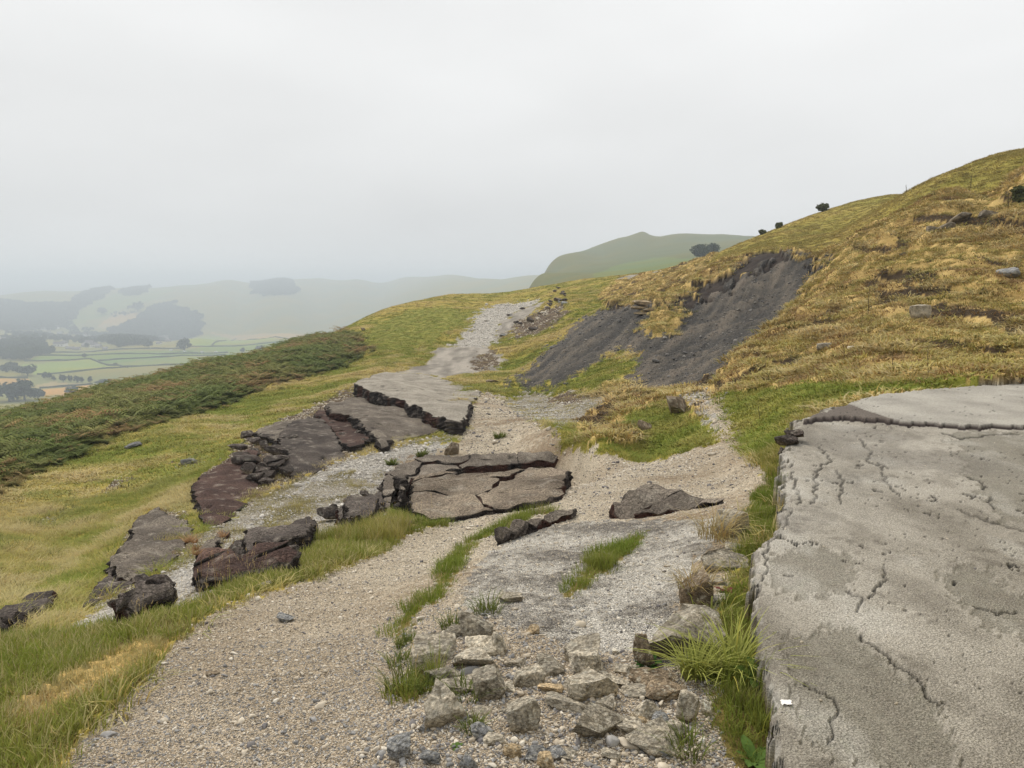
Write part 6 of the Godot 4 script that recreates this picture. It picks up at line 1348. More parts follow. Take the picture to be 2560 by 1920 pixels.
func make_plants():
	var kinds := {
		"long": [clump(1, 26, 0.10, 0.16, 0.34, 0.0055, 0.45, 3), clump(2, 26, 0.11, 0.14, 0.38, 0.0055, 0.5, 3), clump(3, 22, 0.09, 0.18, 0.32, 0.006, 0.6, 3)],
		"short": [clump(4, 30, 0.08, 0.03, 0.09, 0.005, 0.6, 2), clump(5, 30, 0.09, 0.04, 0.11, 0.005, 0.7, 2)],
		"mid": [clump(6, 28, 0.16, 0.04, 0.13, 0.009, 1.4, 2, 0.4), clump(7, 28, 0.18, 0.04, 0.16, 0.009, 1.5, 2, 0.4)],
		"far": [clump(8, 26, 0.30, 0.05, 0.15, 0.026, 1.7, 2, 0.4), clump(9, 26, 0.34, 0.05, 0.18, 0.026, 1.9, 2, 0.4)],
		"lawn": [clump(18, 26, 0.24, 0.03, 0.09, 0.022, 1.6, 2, 0.3)],
		"stalk": [seed_stalks(10, 5, 0.3, 0.55), seed_stalks(11, 4, 0.35, 0.6)],
		"fern": [fern(12), fern(13), fern(14)],
		"grit": [stone_mesh(1, 301, 6, Vector3(1.2, 0.62, 0.9), 0.2, Color(0.8, 0.8, 0.8), 1.0), stone_mesh(1, 302, 6, Vector3(1.3, 0.5, 0.8), 0.2, Color(0.8, 0.8, 0.8), 1.0), stone_mesh(1, 303, 7, Vector3(1.2, 0.8, 1.0), 0.2, Color(0.8, 0.8, 0.8), 1.0)],
	}
	var bin := {}
	for k in kinds:
		for q in kinds[k].size():
			var list: Array[Transform3D] = []
			bin["%s%d" % [k, q]] = [list, PackedColorArray()]
	var need := {"short": 520.0, "long": 420.0, "mid": 130.0, "far": 34.0, "lawn": 60.0, "fern": 30.0, "stalk": 700.0}
	var total := 900000
	for s in total:
		var a := rng.randf_range(A0, A1)
		var l := rng.randf_range(0.45, 5.0)
		var i := int((a - A0) / (A1 - A0) * (NA - 1))
		var j := int((l - L0) / (L1 - L0) * (NL - 1))
		var r := reg[i * NL + j]
		var d := exp(l)
		if absf(a) > 0.68 and rng.randf() < 0.7: continue
		var x := d * sin(a)
		var z := -d * cos(a)
		var kind := ""
		var size := 1.0
		var c := Color(0.2, 0.2, 0.05)
		var lo := n_low.get_noise_2d(x, z)
		var mi := n_mid.get_noise_2d(x * 0.6, z * 0.6)
		var u := rng.randf()
		var green := Color(0.215, 0.265, 0.045)
		var olive := Color(0.375, 0.34, 0.105)
		var straw := Color(0.60, 0.49, 0.275)
		var brown := Color(0.34, 0.24, 0.12)
		match r:
			GRASS:
				var t := clampf(0.45 + 1.1 * lo + 0.6 * mi + rng.randf_range(-0.25, 0.25), 0.0, 1.0)
				c = green.lerp(olive, t * 1.6 if t < 0.6 else 1.0).lerp(straw, clampf((t - 0.55) * 1.3, 0.0, 0.6))
				kind = "mid" if d < 22.0 else ("far" if u < 0.6 else "lawn")
				size = 0.8 + 0.3 * mi
				var patch := n_low.get_noise_2d(x * 1.6 + 100.0, z * 1.6)
				if patch > 0.2: c = c.lerp(green, 0.6)
				elif patch < -0.25: c = c.lerp(straw, 0.55)
				if x > 14.0: c = c.lerp(olive.lerp(brown, 0.45), 0.75)
				if rng.randf() < 0.008:
					c = Color(0.13, 0.14, 0.035)
					size *= 1.3
			DRY:
				var t := clampf(0.5 + 1.3 * mi + 0.5 * lo + rng.randf_range(-0.3, 0.3), 0.0, 1.0)
				c = brown.lerp(olive, clampf(t * 2.2, 0.0, 1.0)).lerp(straw, clampf(t * 1.7 - 0.85, 0.0, 0.9))
				kind = "mid" if d < 13.0 else "far"
				size = 0.95 + 0.4 * mi
				if d < 7.5 and a < -0.14:
					kind = "short"
					size = 0.7
					c = straw.lerp(olive, 0.3 * rng.randf())
				var ledge := n_streak.get_noise_2d(x * 0.5 - z * 0.2, ground(x, z) * 1.6 + z * 0.25)
				if ledge > 0.10 and ledge < 0.28 and lo + 0.5 * mi > -0.12:
					if u > 0.25: continue
					c = brown.darkened(0.35)
				var patch := n_low.get_noise_2d(x * 1.3 + 200.0, z * 1.3)
				if patch > 0.22:
					c = c.lerp(green.lerp(olive, 0.7), 0.4)
					size *= 0.8
				elif patch < -0.30:
					c = c.lerp(brown, 0.3)
					size *= 1.3
				if rng.randf() < 0.012:
					c = Color(0.13, 0.135, 0.04)
					size *= 1.3
			TURF:
				c = green.lerp(olive, clampf(0.35 + mi + rng.randf_range(-0.2, 0.2), 0.0, 1.0))
				kind = "short" if d < 12.0 else ("lawn" if u < 0.85 else "mid")
				if d < 20.0 and u > 0.85: kind = "mid"
			VERGE:
				c = green.lerp(olive, clampf(0.22 + 1.0 * mi + rng.randf_range(-0.2, 0.35), 0.0, 1.0))
				kind = "long" if mi > -0.25 else "short"
				size = 0.46 + 0.28 * mi
				if a < -0.14 and d < 8.0:
					kind = "short" if u < 0.86 else "long"
					size = 0.85 + 0.45 * mi if kind == "short" else 0.34
					c = c.lerp(Color(0.25, 0.30, 0.05), 0.5)
				if a > -0.14:
					var tall := n_mid.get_noise_2d(x * 1.7, z * 1.7)
					kind = "short" if tall < 0.30 else "long"
					size = 0.8 + 1.0 * tall if kind == "short" else 0.42
					c = c.lerp(Color(0.17, 0.235, 0.035), 0.6)
				if u < (0.26 if a < -0.14 else 0.08): c = c.lerp(straw, 0.6)
				if d > 14.0: kind = "mid"
				elif u > 0.985 and d > 2.5 and a < -0.1:
					kind = "stalk"
					c = straw
					size = rng.randf_range(0.35, 0.55)
			BRACKEN:
				var t := clampf(0.35 + 1.3 * lo + rng.randf_range(-0.25, 0.25), 0.0, 1.0)
				c = Color(0.115, 0.150, 0.030).lerp(Color(0.215, 0.20, 0.055), t)
				if lo + 0.6 * mi > 0.42 or rng.randf() < 0.08: c = Color(0.28, 0.165, 0.065).lerp(Color(0.22, 0.17, 0.06), rng.randf())
				kind = "fern"
				size = rng.randf_range(0.5, 0.9) * (1.5 if rng.randf() < 0.12 else 1.0)
				if j > 9 and reg[i * NL + j - 9] != BRACKEN: size *= 0.55
			MIXED, EARTH:
				if mi + rng.randf_range(-0.3, 0.3) > 0.22:
					if u > 0.12: continue
					c = olive.lerp(straw, rng.randf() * 0.5)
					kind = "short" if d < 25.0 else "lawn"
				elif u > 0.6: continue
				else:
					kind = "grit"
			GRAVEL, SHINGLE, SHALE, WORN:
				kind = "grit"
				if (r == WORN or r == SHALE) and u > 0.3: continue
			SLAB, SLABDARK:
				if u > 0.012: continue
				kind = "grit"
			_:
				continue
		if need.has(kind) and rng.randf() > need[kind] * (1.7 if r == VERGE and a > 0.12 else 1.0) * d * d / 112000.0: continue
		if kind == "grit":
			var px := 0.0011 * d
			size = maxf(0.005, px * 0.95) * exp(0.5 * absf(rng.randfn()))
			if rng.randf() < 0.03: size *= 2.4
			if r == GRAVEL and n_low.get_noise_2d(x * 2.2 + 15.0, z * 2.2) < -0.10 and rng.randf() < 0.75: continue
			if x > -0.6 and x < 1.3 and d < 4.6 and rng.randf() < 0.07: size *= 2.2
			if r == SHINGLE: size *= 1.3 if d < 30.0 else 0.8
			if r == SLAB or r == SLABDARK: size *= 0.6
			var t := rng.randf()
			c = Color(0.66, 0.595, 0.49).lerp(Color(0.47, 0.405, 0.315), t)
			if t > 0.84: c = Color(0.20, 0.19, 0.19)
			if t < 0.13: c = Color(0.72, 0.665, 0.57)
			if d < 4.8 and rng.randf() < 0.38: c = Color(0.30, 0.295, 0.29) * rng.randf_range(0.7, 1.3)
			if r == SHINGLE or r == MIXED: c = c.lerp(Color(0.58, 0.565, 0.54), 0.6)
			if r == SHALE: c = Color(0.13, 0.125, 0.125).lerp(Color(0.30, 0.28, 0.25), t * t)
		var q: int = rng.randi() % int(kinds[kind].size())
		var y := ground(x, z)
		var b := Basis(Vector3.UP, rng.randf() * TAU)
		if kind == "grit":
			b = b * Basis(Vector3.RIGHT, rng.randf_range(-0.5, 0.5))
			y += size * 0.1
		else:
			size *= rng.randf_range(0.75, 1.25)
			if kind == "far" or kind == "lawn" or kind == "fern":
				var n := slope_normal(x, z).lerp(Vector3.UP, 0.5).normalized()
				b = Basis(Quaternion(Vector3.UP, n)) * b
		bin["%s%d" % [kind, q]][0].append(Transform3D(b.scaled(Vector3.ONE * size), Vector3(x, y, z)))
		var vary := rng.randf_range(0.85, 1.15)
		bin["%s%d" % [kind, q]][1].append(Color(c.r * vary, c.g * vary, c.b * vary))
	var named := {"long": "verge_grass", "short": "turf_grass", "mid": "rough_grass", "far": "hillside_grass", "lawn": "cropped_grass", "stalk": "seeding_grass", "fern": "bracken_undergrowth", "grit": "loose_gravel"}
	var said := {"long": "long green grass of the verge beside the path", "short": "short turf grass along the tracks", "mid": "rough yellowish grass on the near slopes", "far": "dry tussocky grass over the hillside", "lawn": "cropped green grass on the banks", "stalk": "thin seeding grass stalks above the verge", "fern": "green and rust-brown bracken covering the left slope", "grit": "loose gravel strewn over path and shingle"}
	for k in kinds:
		for q in kinds[k].size():
			var e: Array = bin["%s%d" % [k, q]]
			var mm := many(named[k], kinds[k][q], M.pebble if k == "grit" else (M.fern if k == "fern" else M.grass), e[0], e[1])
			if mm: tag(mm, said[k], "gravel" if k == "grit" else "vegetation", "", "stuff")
	plant("long_grass", "bright long arching grass tussock beside the biggest boulder", Vector3(1.01,-1.76,-3.33), 0.85)
	plant("long_grass", "smaller bright grass tussock touching the biggest boulder's foot", Vector3(0.84,-1.76,-3.33), 0.60)
	plant("tuft", "dark green tuft on the left side of the rock heap, largest", Vector3(-0.51,-1.88,-3.45), 1.00)
	plant("tuft", "dark wiry tuft above the largest tuft of the rock heap", Vector3(-0.59,-1.95,-3.82), 0.70)
	plant("tuft", "green tuft behind the pointed grey rock", Vector3(-0.15,-1.93,-4.38), 0.90)
	plant("tuft", "low tuft between the hollowed and pyramid rocks", Vector3(-0.20,-1.77,-3.19), 0.80)
	plant("tuft", "little tuft beside the pale lens-shaped stone", Vector3(-0.59,-1.99,-4.15), 0.60)
	plant("tuft", "tuft growing left of the bluish slate chunk", Vector3(-0.16,-1.75,-2.90), 0.50)
	plant("tuft", "straw-tipped tuft at the bottom right of the hollow", Vector3(0.66,-1.74,-2.71), 0.80)
	plant("tuft", "dry tuft left of the pointed grey rock", Vector3(-0.34,-1.92,-4.20), 0.70)
	plant("tuft", "pale tuft growing on the low rock in the heap", Vector3(-0.37,-1.82,-3.34), 0.70)
	plant("tuft", "small green tuft on the path edge below the strip of grass", Vector3(-0.61,-2.00,-4.14), 0.50)
	plant("dry_tuft", "dry brown grass clump hanging over the slanted pale rock", Vector3(1.55,-1.96,-5.64), 1.00)
	plant("dry_tuft", "dark tuft in front of the square overhanging block", Vector3(1.08,-1.86,-4.38), 0.70)
	plant("tuft", "small tuft on the shingle behind the hump", Vector3(-0.33,-4.06,-20.68), 0.60)
	plant("tuft", "straw and green tuft at the end of the step slab", Vector3(-2.00,-4.27,-22.98), 0.80)
	plant("tuft", "single green tuft in the grey shingle", Vector3(-2.28,-4.22,-19.14), 0.60)
	plant("tuft", "tiny green tuft low in the grey shingle", Vector3(-2.93,-4.26,-18.42), 0.50)
	plant("dock", "dark leafy weed at the foot of the biggest boulder", Vector3(0.64,-1.79,-3.47), 1.00)
	plant("dock", "broad green dock leaves against the tarmac edge, upper plant", Vector3(1.08,-1.77,-3.19), 0.95)
	plant("dock", "broad green dock leaves at the bottom edge, lower plant", Vector3(0.91,-1.77,-2.70), 0.95)
	plant("dock", "tiny green weed in the gravel near the bottom edge", Vector3(-0.21,-1.75,-2.78), 0.35)
	plant("dock", "reddish leaved weed beside the white stone", Vector3(1.30,-1.85,-4.52), 0.60)
	plant("stem", "tall dead thistle stem on the right skyline", Vector3(28.52,6.13,-49.03), 1.30)
	plant("stem", "short dead stem on the middle of the skyline", Vector3(28.26,6.64,-56.49), 0.80)
	plant("stem", "dead stem in straw grass above the black scarp, right", Vector3(13.41,1.04,-50.55), 0.80)
	plant("stem", "dead thistle stem left of the black scarp", Vector3(10.37,-0.35,-46.54), 0.80)
	plant("stem", "dead thistle stem leaning next to the left one", Vector3(10.67,-0.42,-45.65), 0.80)
	plant("stem", "tall brown stem low on the dry slope behind the road shelf", Vector3(7.57,-1.62,-15.25), 0.90)
	plant("stem", "thin brown stem left on the lower dry slope", Vector3(7.73,-1.71,-17.85), 0.90)
	plant("stem", "dark weed stem at the foot of the shale", Vector3(5.39,-2.78,-20.17), 0.70)
	plant("stem", "brown stem at the grass edge of the road shelf", Vector3(7.33,-1.57,-13.48), 0.80)
	plant("stem", "dark spiky weed on the green bank beside the footpath", Vector3(4.78,-2.60,-14.63), 0.60)
	plant("stem", "thin dead stem high near the right edge", Vector3(21.21,3.40,-33.60), 1.00)
	plant("stem", "thin bare stem in the middle of the dry slope", Vector3(11.39,-0.89,-24.72), 1.20)
	plant("bush", "rounded dark bush on the hill skyline", Vector3(34.61,8.34,-87.66), 1.00)
	plant("bush2", "small wind-bent shrub on the skyline left of the rounded bush", Vector3(28.27,6.21,-83.23), 1.00)
	plant("bush2", "lowest small shrub on the skyline", Vector3(26.34,5.52,-82.31), 0.85)
	plant("bush3", "dark bramble bush high at the right edge", Vector3(21.63,3.64,-33.49), 0.70)
	plant("thistle", "dead tan thistle head among the long verge grass", Vector3(-2.45,-2.43,-5.96), 1.00)

func tinted(m: StandardMaterial3D, c: Color) -> StandardMaterial3D:
	var d: StandardMaterial3D = m.duplicate()
	d.albedo_color = c.linear_to_srgb()
	return d

var plant_seed := 500

func plant(kind: String, label: String, at: Vector3, size: float):
	plant_seed += 1
	var y := ground(at.x, at.z)
	at.y = y
	match kind:
		"long_grass":
			var o := place("grass_tussock", clump(plant_seed, 170, 0.11 * size, 0.16 * size, 0.36 * size, 0.008, 1.1, 5, 0.12), tinted(M.grass, Color(0.33, 0.35, 0.085)))
			o.position = at
			tag(o, label, "grass tussock", "tussocks and tufts among the rocks")
		"tuft":
			var o := place("grass_tuft", clump(plant_seed, 120, 0.09 * size, 0.05 * size, 0.17 * size, 0.005 if at.length() < 8.0 else 0.012, 0.8, 3, 0.25), tinted(M.grass, Color(0.14, 0.17, 0.04)))
			o.position = at
			if at.length() > 8.0: o.scale = Vector3.ONE * 2.6
			tag(o, label, "grass tuft", "tussocks and tufts among the rocks")
		"dry_tuft":
			var o := place("grass_tuft", clump(plant_seed, 150, 0.14 * size, 0.08 * size, 0.28 * size, 0.005, 1.2, 4, 0.5), tinted(M.grass, Color(0.36, 0.285, 0.13)))
			o.position = at + Vector3(0, 0.1, 0)
			tag(o, label, "grass tuft", "tussocks and tufts among the rocks")
		"dock":
			var o := base("dock_plant", at)
			tag(o, label, "weed", "broad-leaved weeds")
			var c := Color(0.085, 0.145, 0.03)
			if "reddish" in label: c = Color(0.16, 0.04, 0.04)
			if "dark" in label: c = Color(0.05, 0.11, 0.025)
			var mt := tinted(M.leaf, c)
			var n := 18 if "dark" in label else 8
			for k in n:
				var l := place("leaf", leaf_mesh(plant_seed * 31 + k), mt, o)
				l.rotation = Vector3(rng.randf_range(-0.2, 0.5), k * TAU * 0.382, 0)
				l.scale = Vector3.ONE * size * rng.randf_range(0.7, 1.1) * (0.5 if n == 18 else 0.6)
		"stem":
			var v := PackedVector3Array()
			var idx := PackedInt32Array()
			var col := PackedColorArray()
			var r := RandomNumberGenerator.new()
			r.seed = plant_seed
			var w := 0.0007 * at.length() if at.length() > 20.0 else 0.010
			var h := size * 0.75
			for e in 2: blade(v, idx, col, Vector3.ZERO, Vector2(cos(e * 1.57), sin(e * 1.57)), h, 0.06, w, Color.WHITE, Color.WHITE, 4)
			for k in 9:
				var t := r.randf_range(0.15, 1.0)
				var an := r.randf() * TAU
				blade(v, idx, col, Vector3(0, h * t * 0.97, 0), Vector2(cos(an), sin(an)), h * 0.12, h * 0.10, w * 0.9, Color.WHITE, Color.WHITE, 2)
			var o := place("dead_stem", mesh_of(v, smooth_normals(v, idx), idx, col), tinted(M.grass, Color(0.11, 0.085, 0.05)))
			o.position = at
			o.rotation = Vector3(0, r.randf() * TAU, r.randf_range(-0.15, 0.15))
			tag(o, label, "dead stem", "dead stems on the slopes")
		"thistle":
			var o := base("thistle", at)
			tag(o, label, "thistle")
			for k in 3:
				var st := place("stalk", seed_stalks(plant_seed + k, 2, 0.35, 0.55), tinted(M.grass, Color(0.30, 0.19, 0.09)), o)
				st.position = Vector3(rng.randf_range(-0.1, 0.1), 0, rng.randf_range(-0.1, 0.1))
			for k in 6:
				var hd := place("head", clump(plant_seed + 10 + k, 60, 0.02, 0.03, 0.07, 0.006, 1.0, 1, 0.3), tinted(M.grass, Color(0.42, 0.27, 0.15)), o)
				hd.position = Vector3(rng.randf_range(-0.18, 0.18), rng.randf_range(0.3, 0.5), rng.randf_range(-0.15, 0.15))
		"bush", "bush2", "bush3":
			var w := 1.75 if kind == "bush" else (1.0 if kind == "bush2" else 1.3)
			var o := base("bush", at)
			tag(o, label, "bush", "bushes on the hill")
			crown(o, Vector3(0, w * 0.27 * size, 0), Vector3(w * size * 0.5, w * size * (0.34 if kind == "bush" else 0.42), w * size * 0.5), 1100, 0.09, Color(0.10, 0.11, 0.045), plant_seed)
			place("stem", limb(Vector3.ZERO, Vector3(0.05, w * 0.3, 0), 0.06, 0.03), tinted(M.plain, Color(0.06, 0.05, 0.035)), o)

func leaf_mesh(s: int) -> ArrayMesh:
	var r := RandomNumberGenerator.new()
	r.seed = s
	var v := PackedVector3Array()
	var idx := PackedInt32Array()
	var col := PackedColorArray()
	var length := r.randf_range(0.14, 0.2)
	for k in 8:
		var t := k / 7.0
		var w := 0.042 * pow(sin(PI * clampf(t * 0.93 + 0.04, 0.0, 1.0)), 0.75)
		var p := Vector3(0, length * (0.75 * t - 0.42 * t * t), length * t)
		for e in [-1.0, 0.0, 1.0]:
			v.append(p + Vector3(e * w, absf(e) * 0.010 + r.randf_range(-0.004, 0.004), 0))
			var g := 1.0 if e == 0.0 else r.randf_range(0.75, 0.95)
			col.append(Color(g, g, g))
		if k > 0:
			var a := k * 3
			for e in 2: idx.append_array([a + e - 3, a + e, a + e - 2, a + e - 2, a + e, a + e + 1])
	return mesh_of(v, smooth_normals(v, idx), idx, col)

func limb(a: Vector3, b: Vector3, ra: float, rb: float) -> ArrayMesh:
	var v := PackedVector3Array()
	var idx := PackedInt32Array()
	var q := Basis(Quaternion(Vector3.UP, (b - a).normalized()))
	for e in 2:
		for k in 7:
			var an := k * TAU / 7.0
			v.append((b if e else a) + q * Vector3(cos(an), 0, sin(an)) * (rb if e else ra))
	for k in 7:
		var n := (k + 1) % 7
		idx.append_array([k, k + 7, n + 7, k, n + 7, n])
	var col := PackedColorArray()
	col.resize(14)
	col.fill(Color.WHITE)
	return mesh_of(v, smooth_normals(v, idx), idx, col)

# leaves spread through a lumpy volume
func crown_mesh(mid: Vector3, half: Vector3, leaves: int, leaf: float, s: int) -> ArrayMesh:
	var r := RandomNumberGenerator.new()
	r.seed = s
	var v := PackedVector3Array()
	var idx := PackedInt32Array()
	var col := PackedColorArray()
	var lumps := []
	for k in 11:
		var d := Vector3(r.randfn(), r.randfn() * 0.8 + 0.2, r.randfn()).normalized()
		lumps.append([d * r.randf_range(0.35, 0.72), r.randf_range(0.28, 0.48)])
	lumps.append([Vector3.ZERO, 0.62])
	for k in leaves:
		var lump: Array = lumps[r.randi() % lumps.size()]
		var dir := Vector3(r.randfn(), r.randfn(), r.randfn()).normalized()
		var p: Vector3 = lump[0] + dir * lump[1] * pow(r.randf(), 0.25)
		p = mid + p * half
		var a := Vector3(r.randfn(), r.randfn(), r.randfn()).normalized() * leaf
		var b := a.cross(dir + Vector3(r.randfn(), r.randfn(), r.randfn()) * 0.4).normalized() * leaf * 0.8
		var first := v.size()
		v.append_array([p - a, p + b, p + a, p - b])
		var g := r.randf_range(0.7, 1.0)
		for e in 4: col.append(Color(g, g, g * 0.9))
		idx.append_array([first, first + 1, first + 2, first, first + 2, first + 3])
	return mesh_of(v, smooth_normals(v, idx), idx, col)

func crown(parent: Node, mid: Vector3, half: Vector3, leaves: int, leaf: float, c: Color, s: int):
	place("crown", crown_mesh(mid, half, leaves, leaf, s), tinted(M.leaf, c), parent)

# ---------------------------------------------------------------- far things

var tree_proto: Array[ArrayMesh] = []
var tree_look: StandardMaterial3D
var bark: StandardMaterial3D
var trunk_mesh: ArrayMesh

func far_tree(label: String, at: Vector3, w: float, h: float):
	var o := base("tree", Vector3(at.x, far_ground(at.x, at.z) - 0.3, at.z), at.x)
	tag(o, label, "tree", "single trees in the valley")
	var c := place("crown", tree_proto[int(absf(at.x)) % 3], tree_look, o)
	c.scale = Vector3(w, h, w)
	var t := place("trunk", trunk_mesh, bark, o)
	t.scale = Vector3(w, h, w)

func wood(area: PackedVector2Array, tall: int):
	var lo := area[0]
	var hi := area[0]
	for p in area:
		lo = lo.min(p)
		hi = hi.max(p)
	var list: Array[Transform3D] = []
	var col := PackedColorArray()
	var gap := 7.0
	for i in int((hi.x - lo.x) / gap) + 1:
		for k in int((hi.y - lo.y) / gap) + 1:
			var p := lo + Vector2(i, k) * gap + Vector2(rng.randf(), rng.randf()) * gap
			if not Geometry2D.is_point_in_polygon(p + 26.0 * Vector2(n_mid.get_noise_2d(p.x * 0.012, p.y * 0.012), n_mid.get_noise_2d(p.y * 0.012, p.x * 0.012)), area): continue
			if tall < 10 and rng.randf() < 0.55: continue
			if tall == 9 and (n_mid.get_noise_2d(p.x * 0.01, p.y * 0.01) < 0.05 or rng.randf() < 0.4): continue
			var h := tall * rng.randf_range(0.7, 1.15)
			var w := h * rng.randf_range(0.75, 1.05)
			list.append(Transform3D(Basis(Vector3.UP, rng.randf() * TAU).scaled(Vector3(w, h, w)), Vector3(p.x, far_ground(p.x, p.y) - 0.3, p.y)))
			var g := rng.randf_range(0.7, 1.7)
			col.append(Color(g, g * rng.randf_range(0.92, 1.05), g * 0.95))
	var m := many("woodland_trees", tree_proto[list.size() % 3], tree_look, list, col)
	if m: tag(m, "hazy dark wood on the valley side, one of several dense stands", "wood", "woods of the valley", "stuff")

func box(v: PackedVector3Array, idx: PackedInt32Array, lo: Vector3, hi: Vector3):
	var f := v.size()
	for k in 8: v.append(Vector3(hi.x if k & 1 else lo.x, hi.y if k & 2 else lo.y, hi.z if k & 4 else lo.z))
	for q in [[0, 2, 3, 1], [4, 5, 7, 6], [0, 4, 6, 2], [1, 3, 7, 5], [2, 6, 7, 3], [0, 1, 5, 4]]:
		idx.append_array([f + q[0], f + q[2], f + q[1], f + q[0], f + q[3], f + q[2]])

func boxes(list: Array) -> ArrayMesh:
	var v := PackedVector3Array()
	var idx := PackedInt32Array()
	for b in list: box(v, idx, b[0], b[1])
	return flat(v, idx)

func house(label: String, at: Vector3, w: float, h: float, k: int):
	w *= 1.15
	h *= 1.35
	var o := base("house", Vector3(at.x, far_ground(at.x, at.z) - 0.5, at.z), 0.3 * sin(k * 2.3))
	tag(o, label, "house", "houses of the valley village")
	var deep := 6.5
	var wall := maxf(2.6, h * 0.62)
	var white := "white" in label or "pale" in label or "cream" in label
	var c := Color(0.80, 0.78, 0.74) if white else Color(0.45, 0.42, 0.38)
	place("wall", boxes([[Vector3(-w / 2, 0, -deep / 2), Vector3(w / 2, wall, deep / 2)]]), tinted(M.plain, c), o)
	var r := maxf(2.0, h * 0.55)
	var v := PackedVector3Array([Vector3(-w / 2 - 0.3, wall, -deep / 2 - 0.3), Vector3(w / 2 + 0.3, wall, -deep / 2 - 0.3), Vector3(-w / 2 - 0.3, wall, deep / 2 + 0.3), Vector3(w / 2 + 0.3, wall, deep / 2 + 0.3), Vector3(-w / 2 - 0.3, wall + r, 0), Vector3(w / 2 + 0.3, wall + r, 0)])
	place("roof", flat(v, PackedInt32Array([0, 4, 5, 0, 5, 1, 2, 5, 4, 2, 3, 5, 0, 2, 4, 1, 5, 3, 0, 1, 3, 0, 3, 2])), tinted(M.plain, Color(0.21, 0.19, 0.19) if k % 3 else Color(0.30, 0.28, 0.27)), o)
	place("chimney", boxes([[Vector3(w / 2 - 1.2, wall + r * 0.4, -0.4), Vector3(w / 2 - 0.4, wall + r + 0.8, 0.4)]]), tinted(M.plain, Color(0.25, 0.22, 0.2)), o)
	for e in 3:
		var x := (e - 1) * w * 0.3
		place("window", boxes([[Vector3(x - 0.6, wall * 0.35, deep / 2 - 0.05), Vector3(x + 0.6, wall * 0.75, deep / 2 + 0.03)]]), tinted(M.plain, Color(0.05, 0.055, 0.06)), o)

func field_wall(label: String, a: Vector3, b: Vector3):
	var v := PackedVector3Array()
	var idx := PackedInt32Array()
	var n := int(a.distance_to(b) / 12.0) + 2
	var side := Vector3(-(b - a).z, 0, (b - a).x).normalized()
	for k in n + 1:
		var p := a.lerp(b, float(k) / n)
		var y := far_ground(p.x, p.z)
		var h := 1.7 + 0.9 * n_mid.get_noise_2d(p.x * 0.1, p.z * 0.1)
		for e in [[-1.1, -0.6], [-0.7, h], [0.7, h], [1.1, -0.6]]: v.append(Vector3(p.x, y + e[1], p.z) + side * e[0])
		if k:
			var f := k * 4
			for e in 3: idx.append_array([f + e - 4, f + e - 3, f + e + 1, f + e - 4, f + e + 1, f + e])
	var o := place("field_wall", flat(v, idx), tinted(M.plain, Color(0.085, 0.095, 0.06)))
	tag(o, label, "field wall", "walls and hedges between the valley fields")

func van(label: String, at: Vector3):
	var o := base("parked_van", Vector3(at.x, far_ground(at.x, at.z), at.z), 0.3)
	tag(o, label, "van", "vehicles on the valley lane")
	place("body", boxes([[Vector3(-2.4, 0.4, -0.95), Vector3(2.4, 1.2, 0.95)], [Vector3(-2.3, 1.2, -0.9), Vector3(1.2, 2.1, 0.9)]]), tinted(M.plain, Color(0.8, 0.8, 0.8)), o)
	for e in [-1.5, 1.5]: place("wheel", boxes([[Vector3(e - 0.35, 0, -1.0), Vector3(e + 0.35, 0.7, 1.0)]]), tinted(M.plain, Color(0.03, 0.03, 0.03)), o)

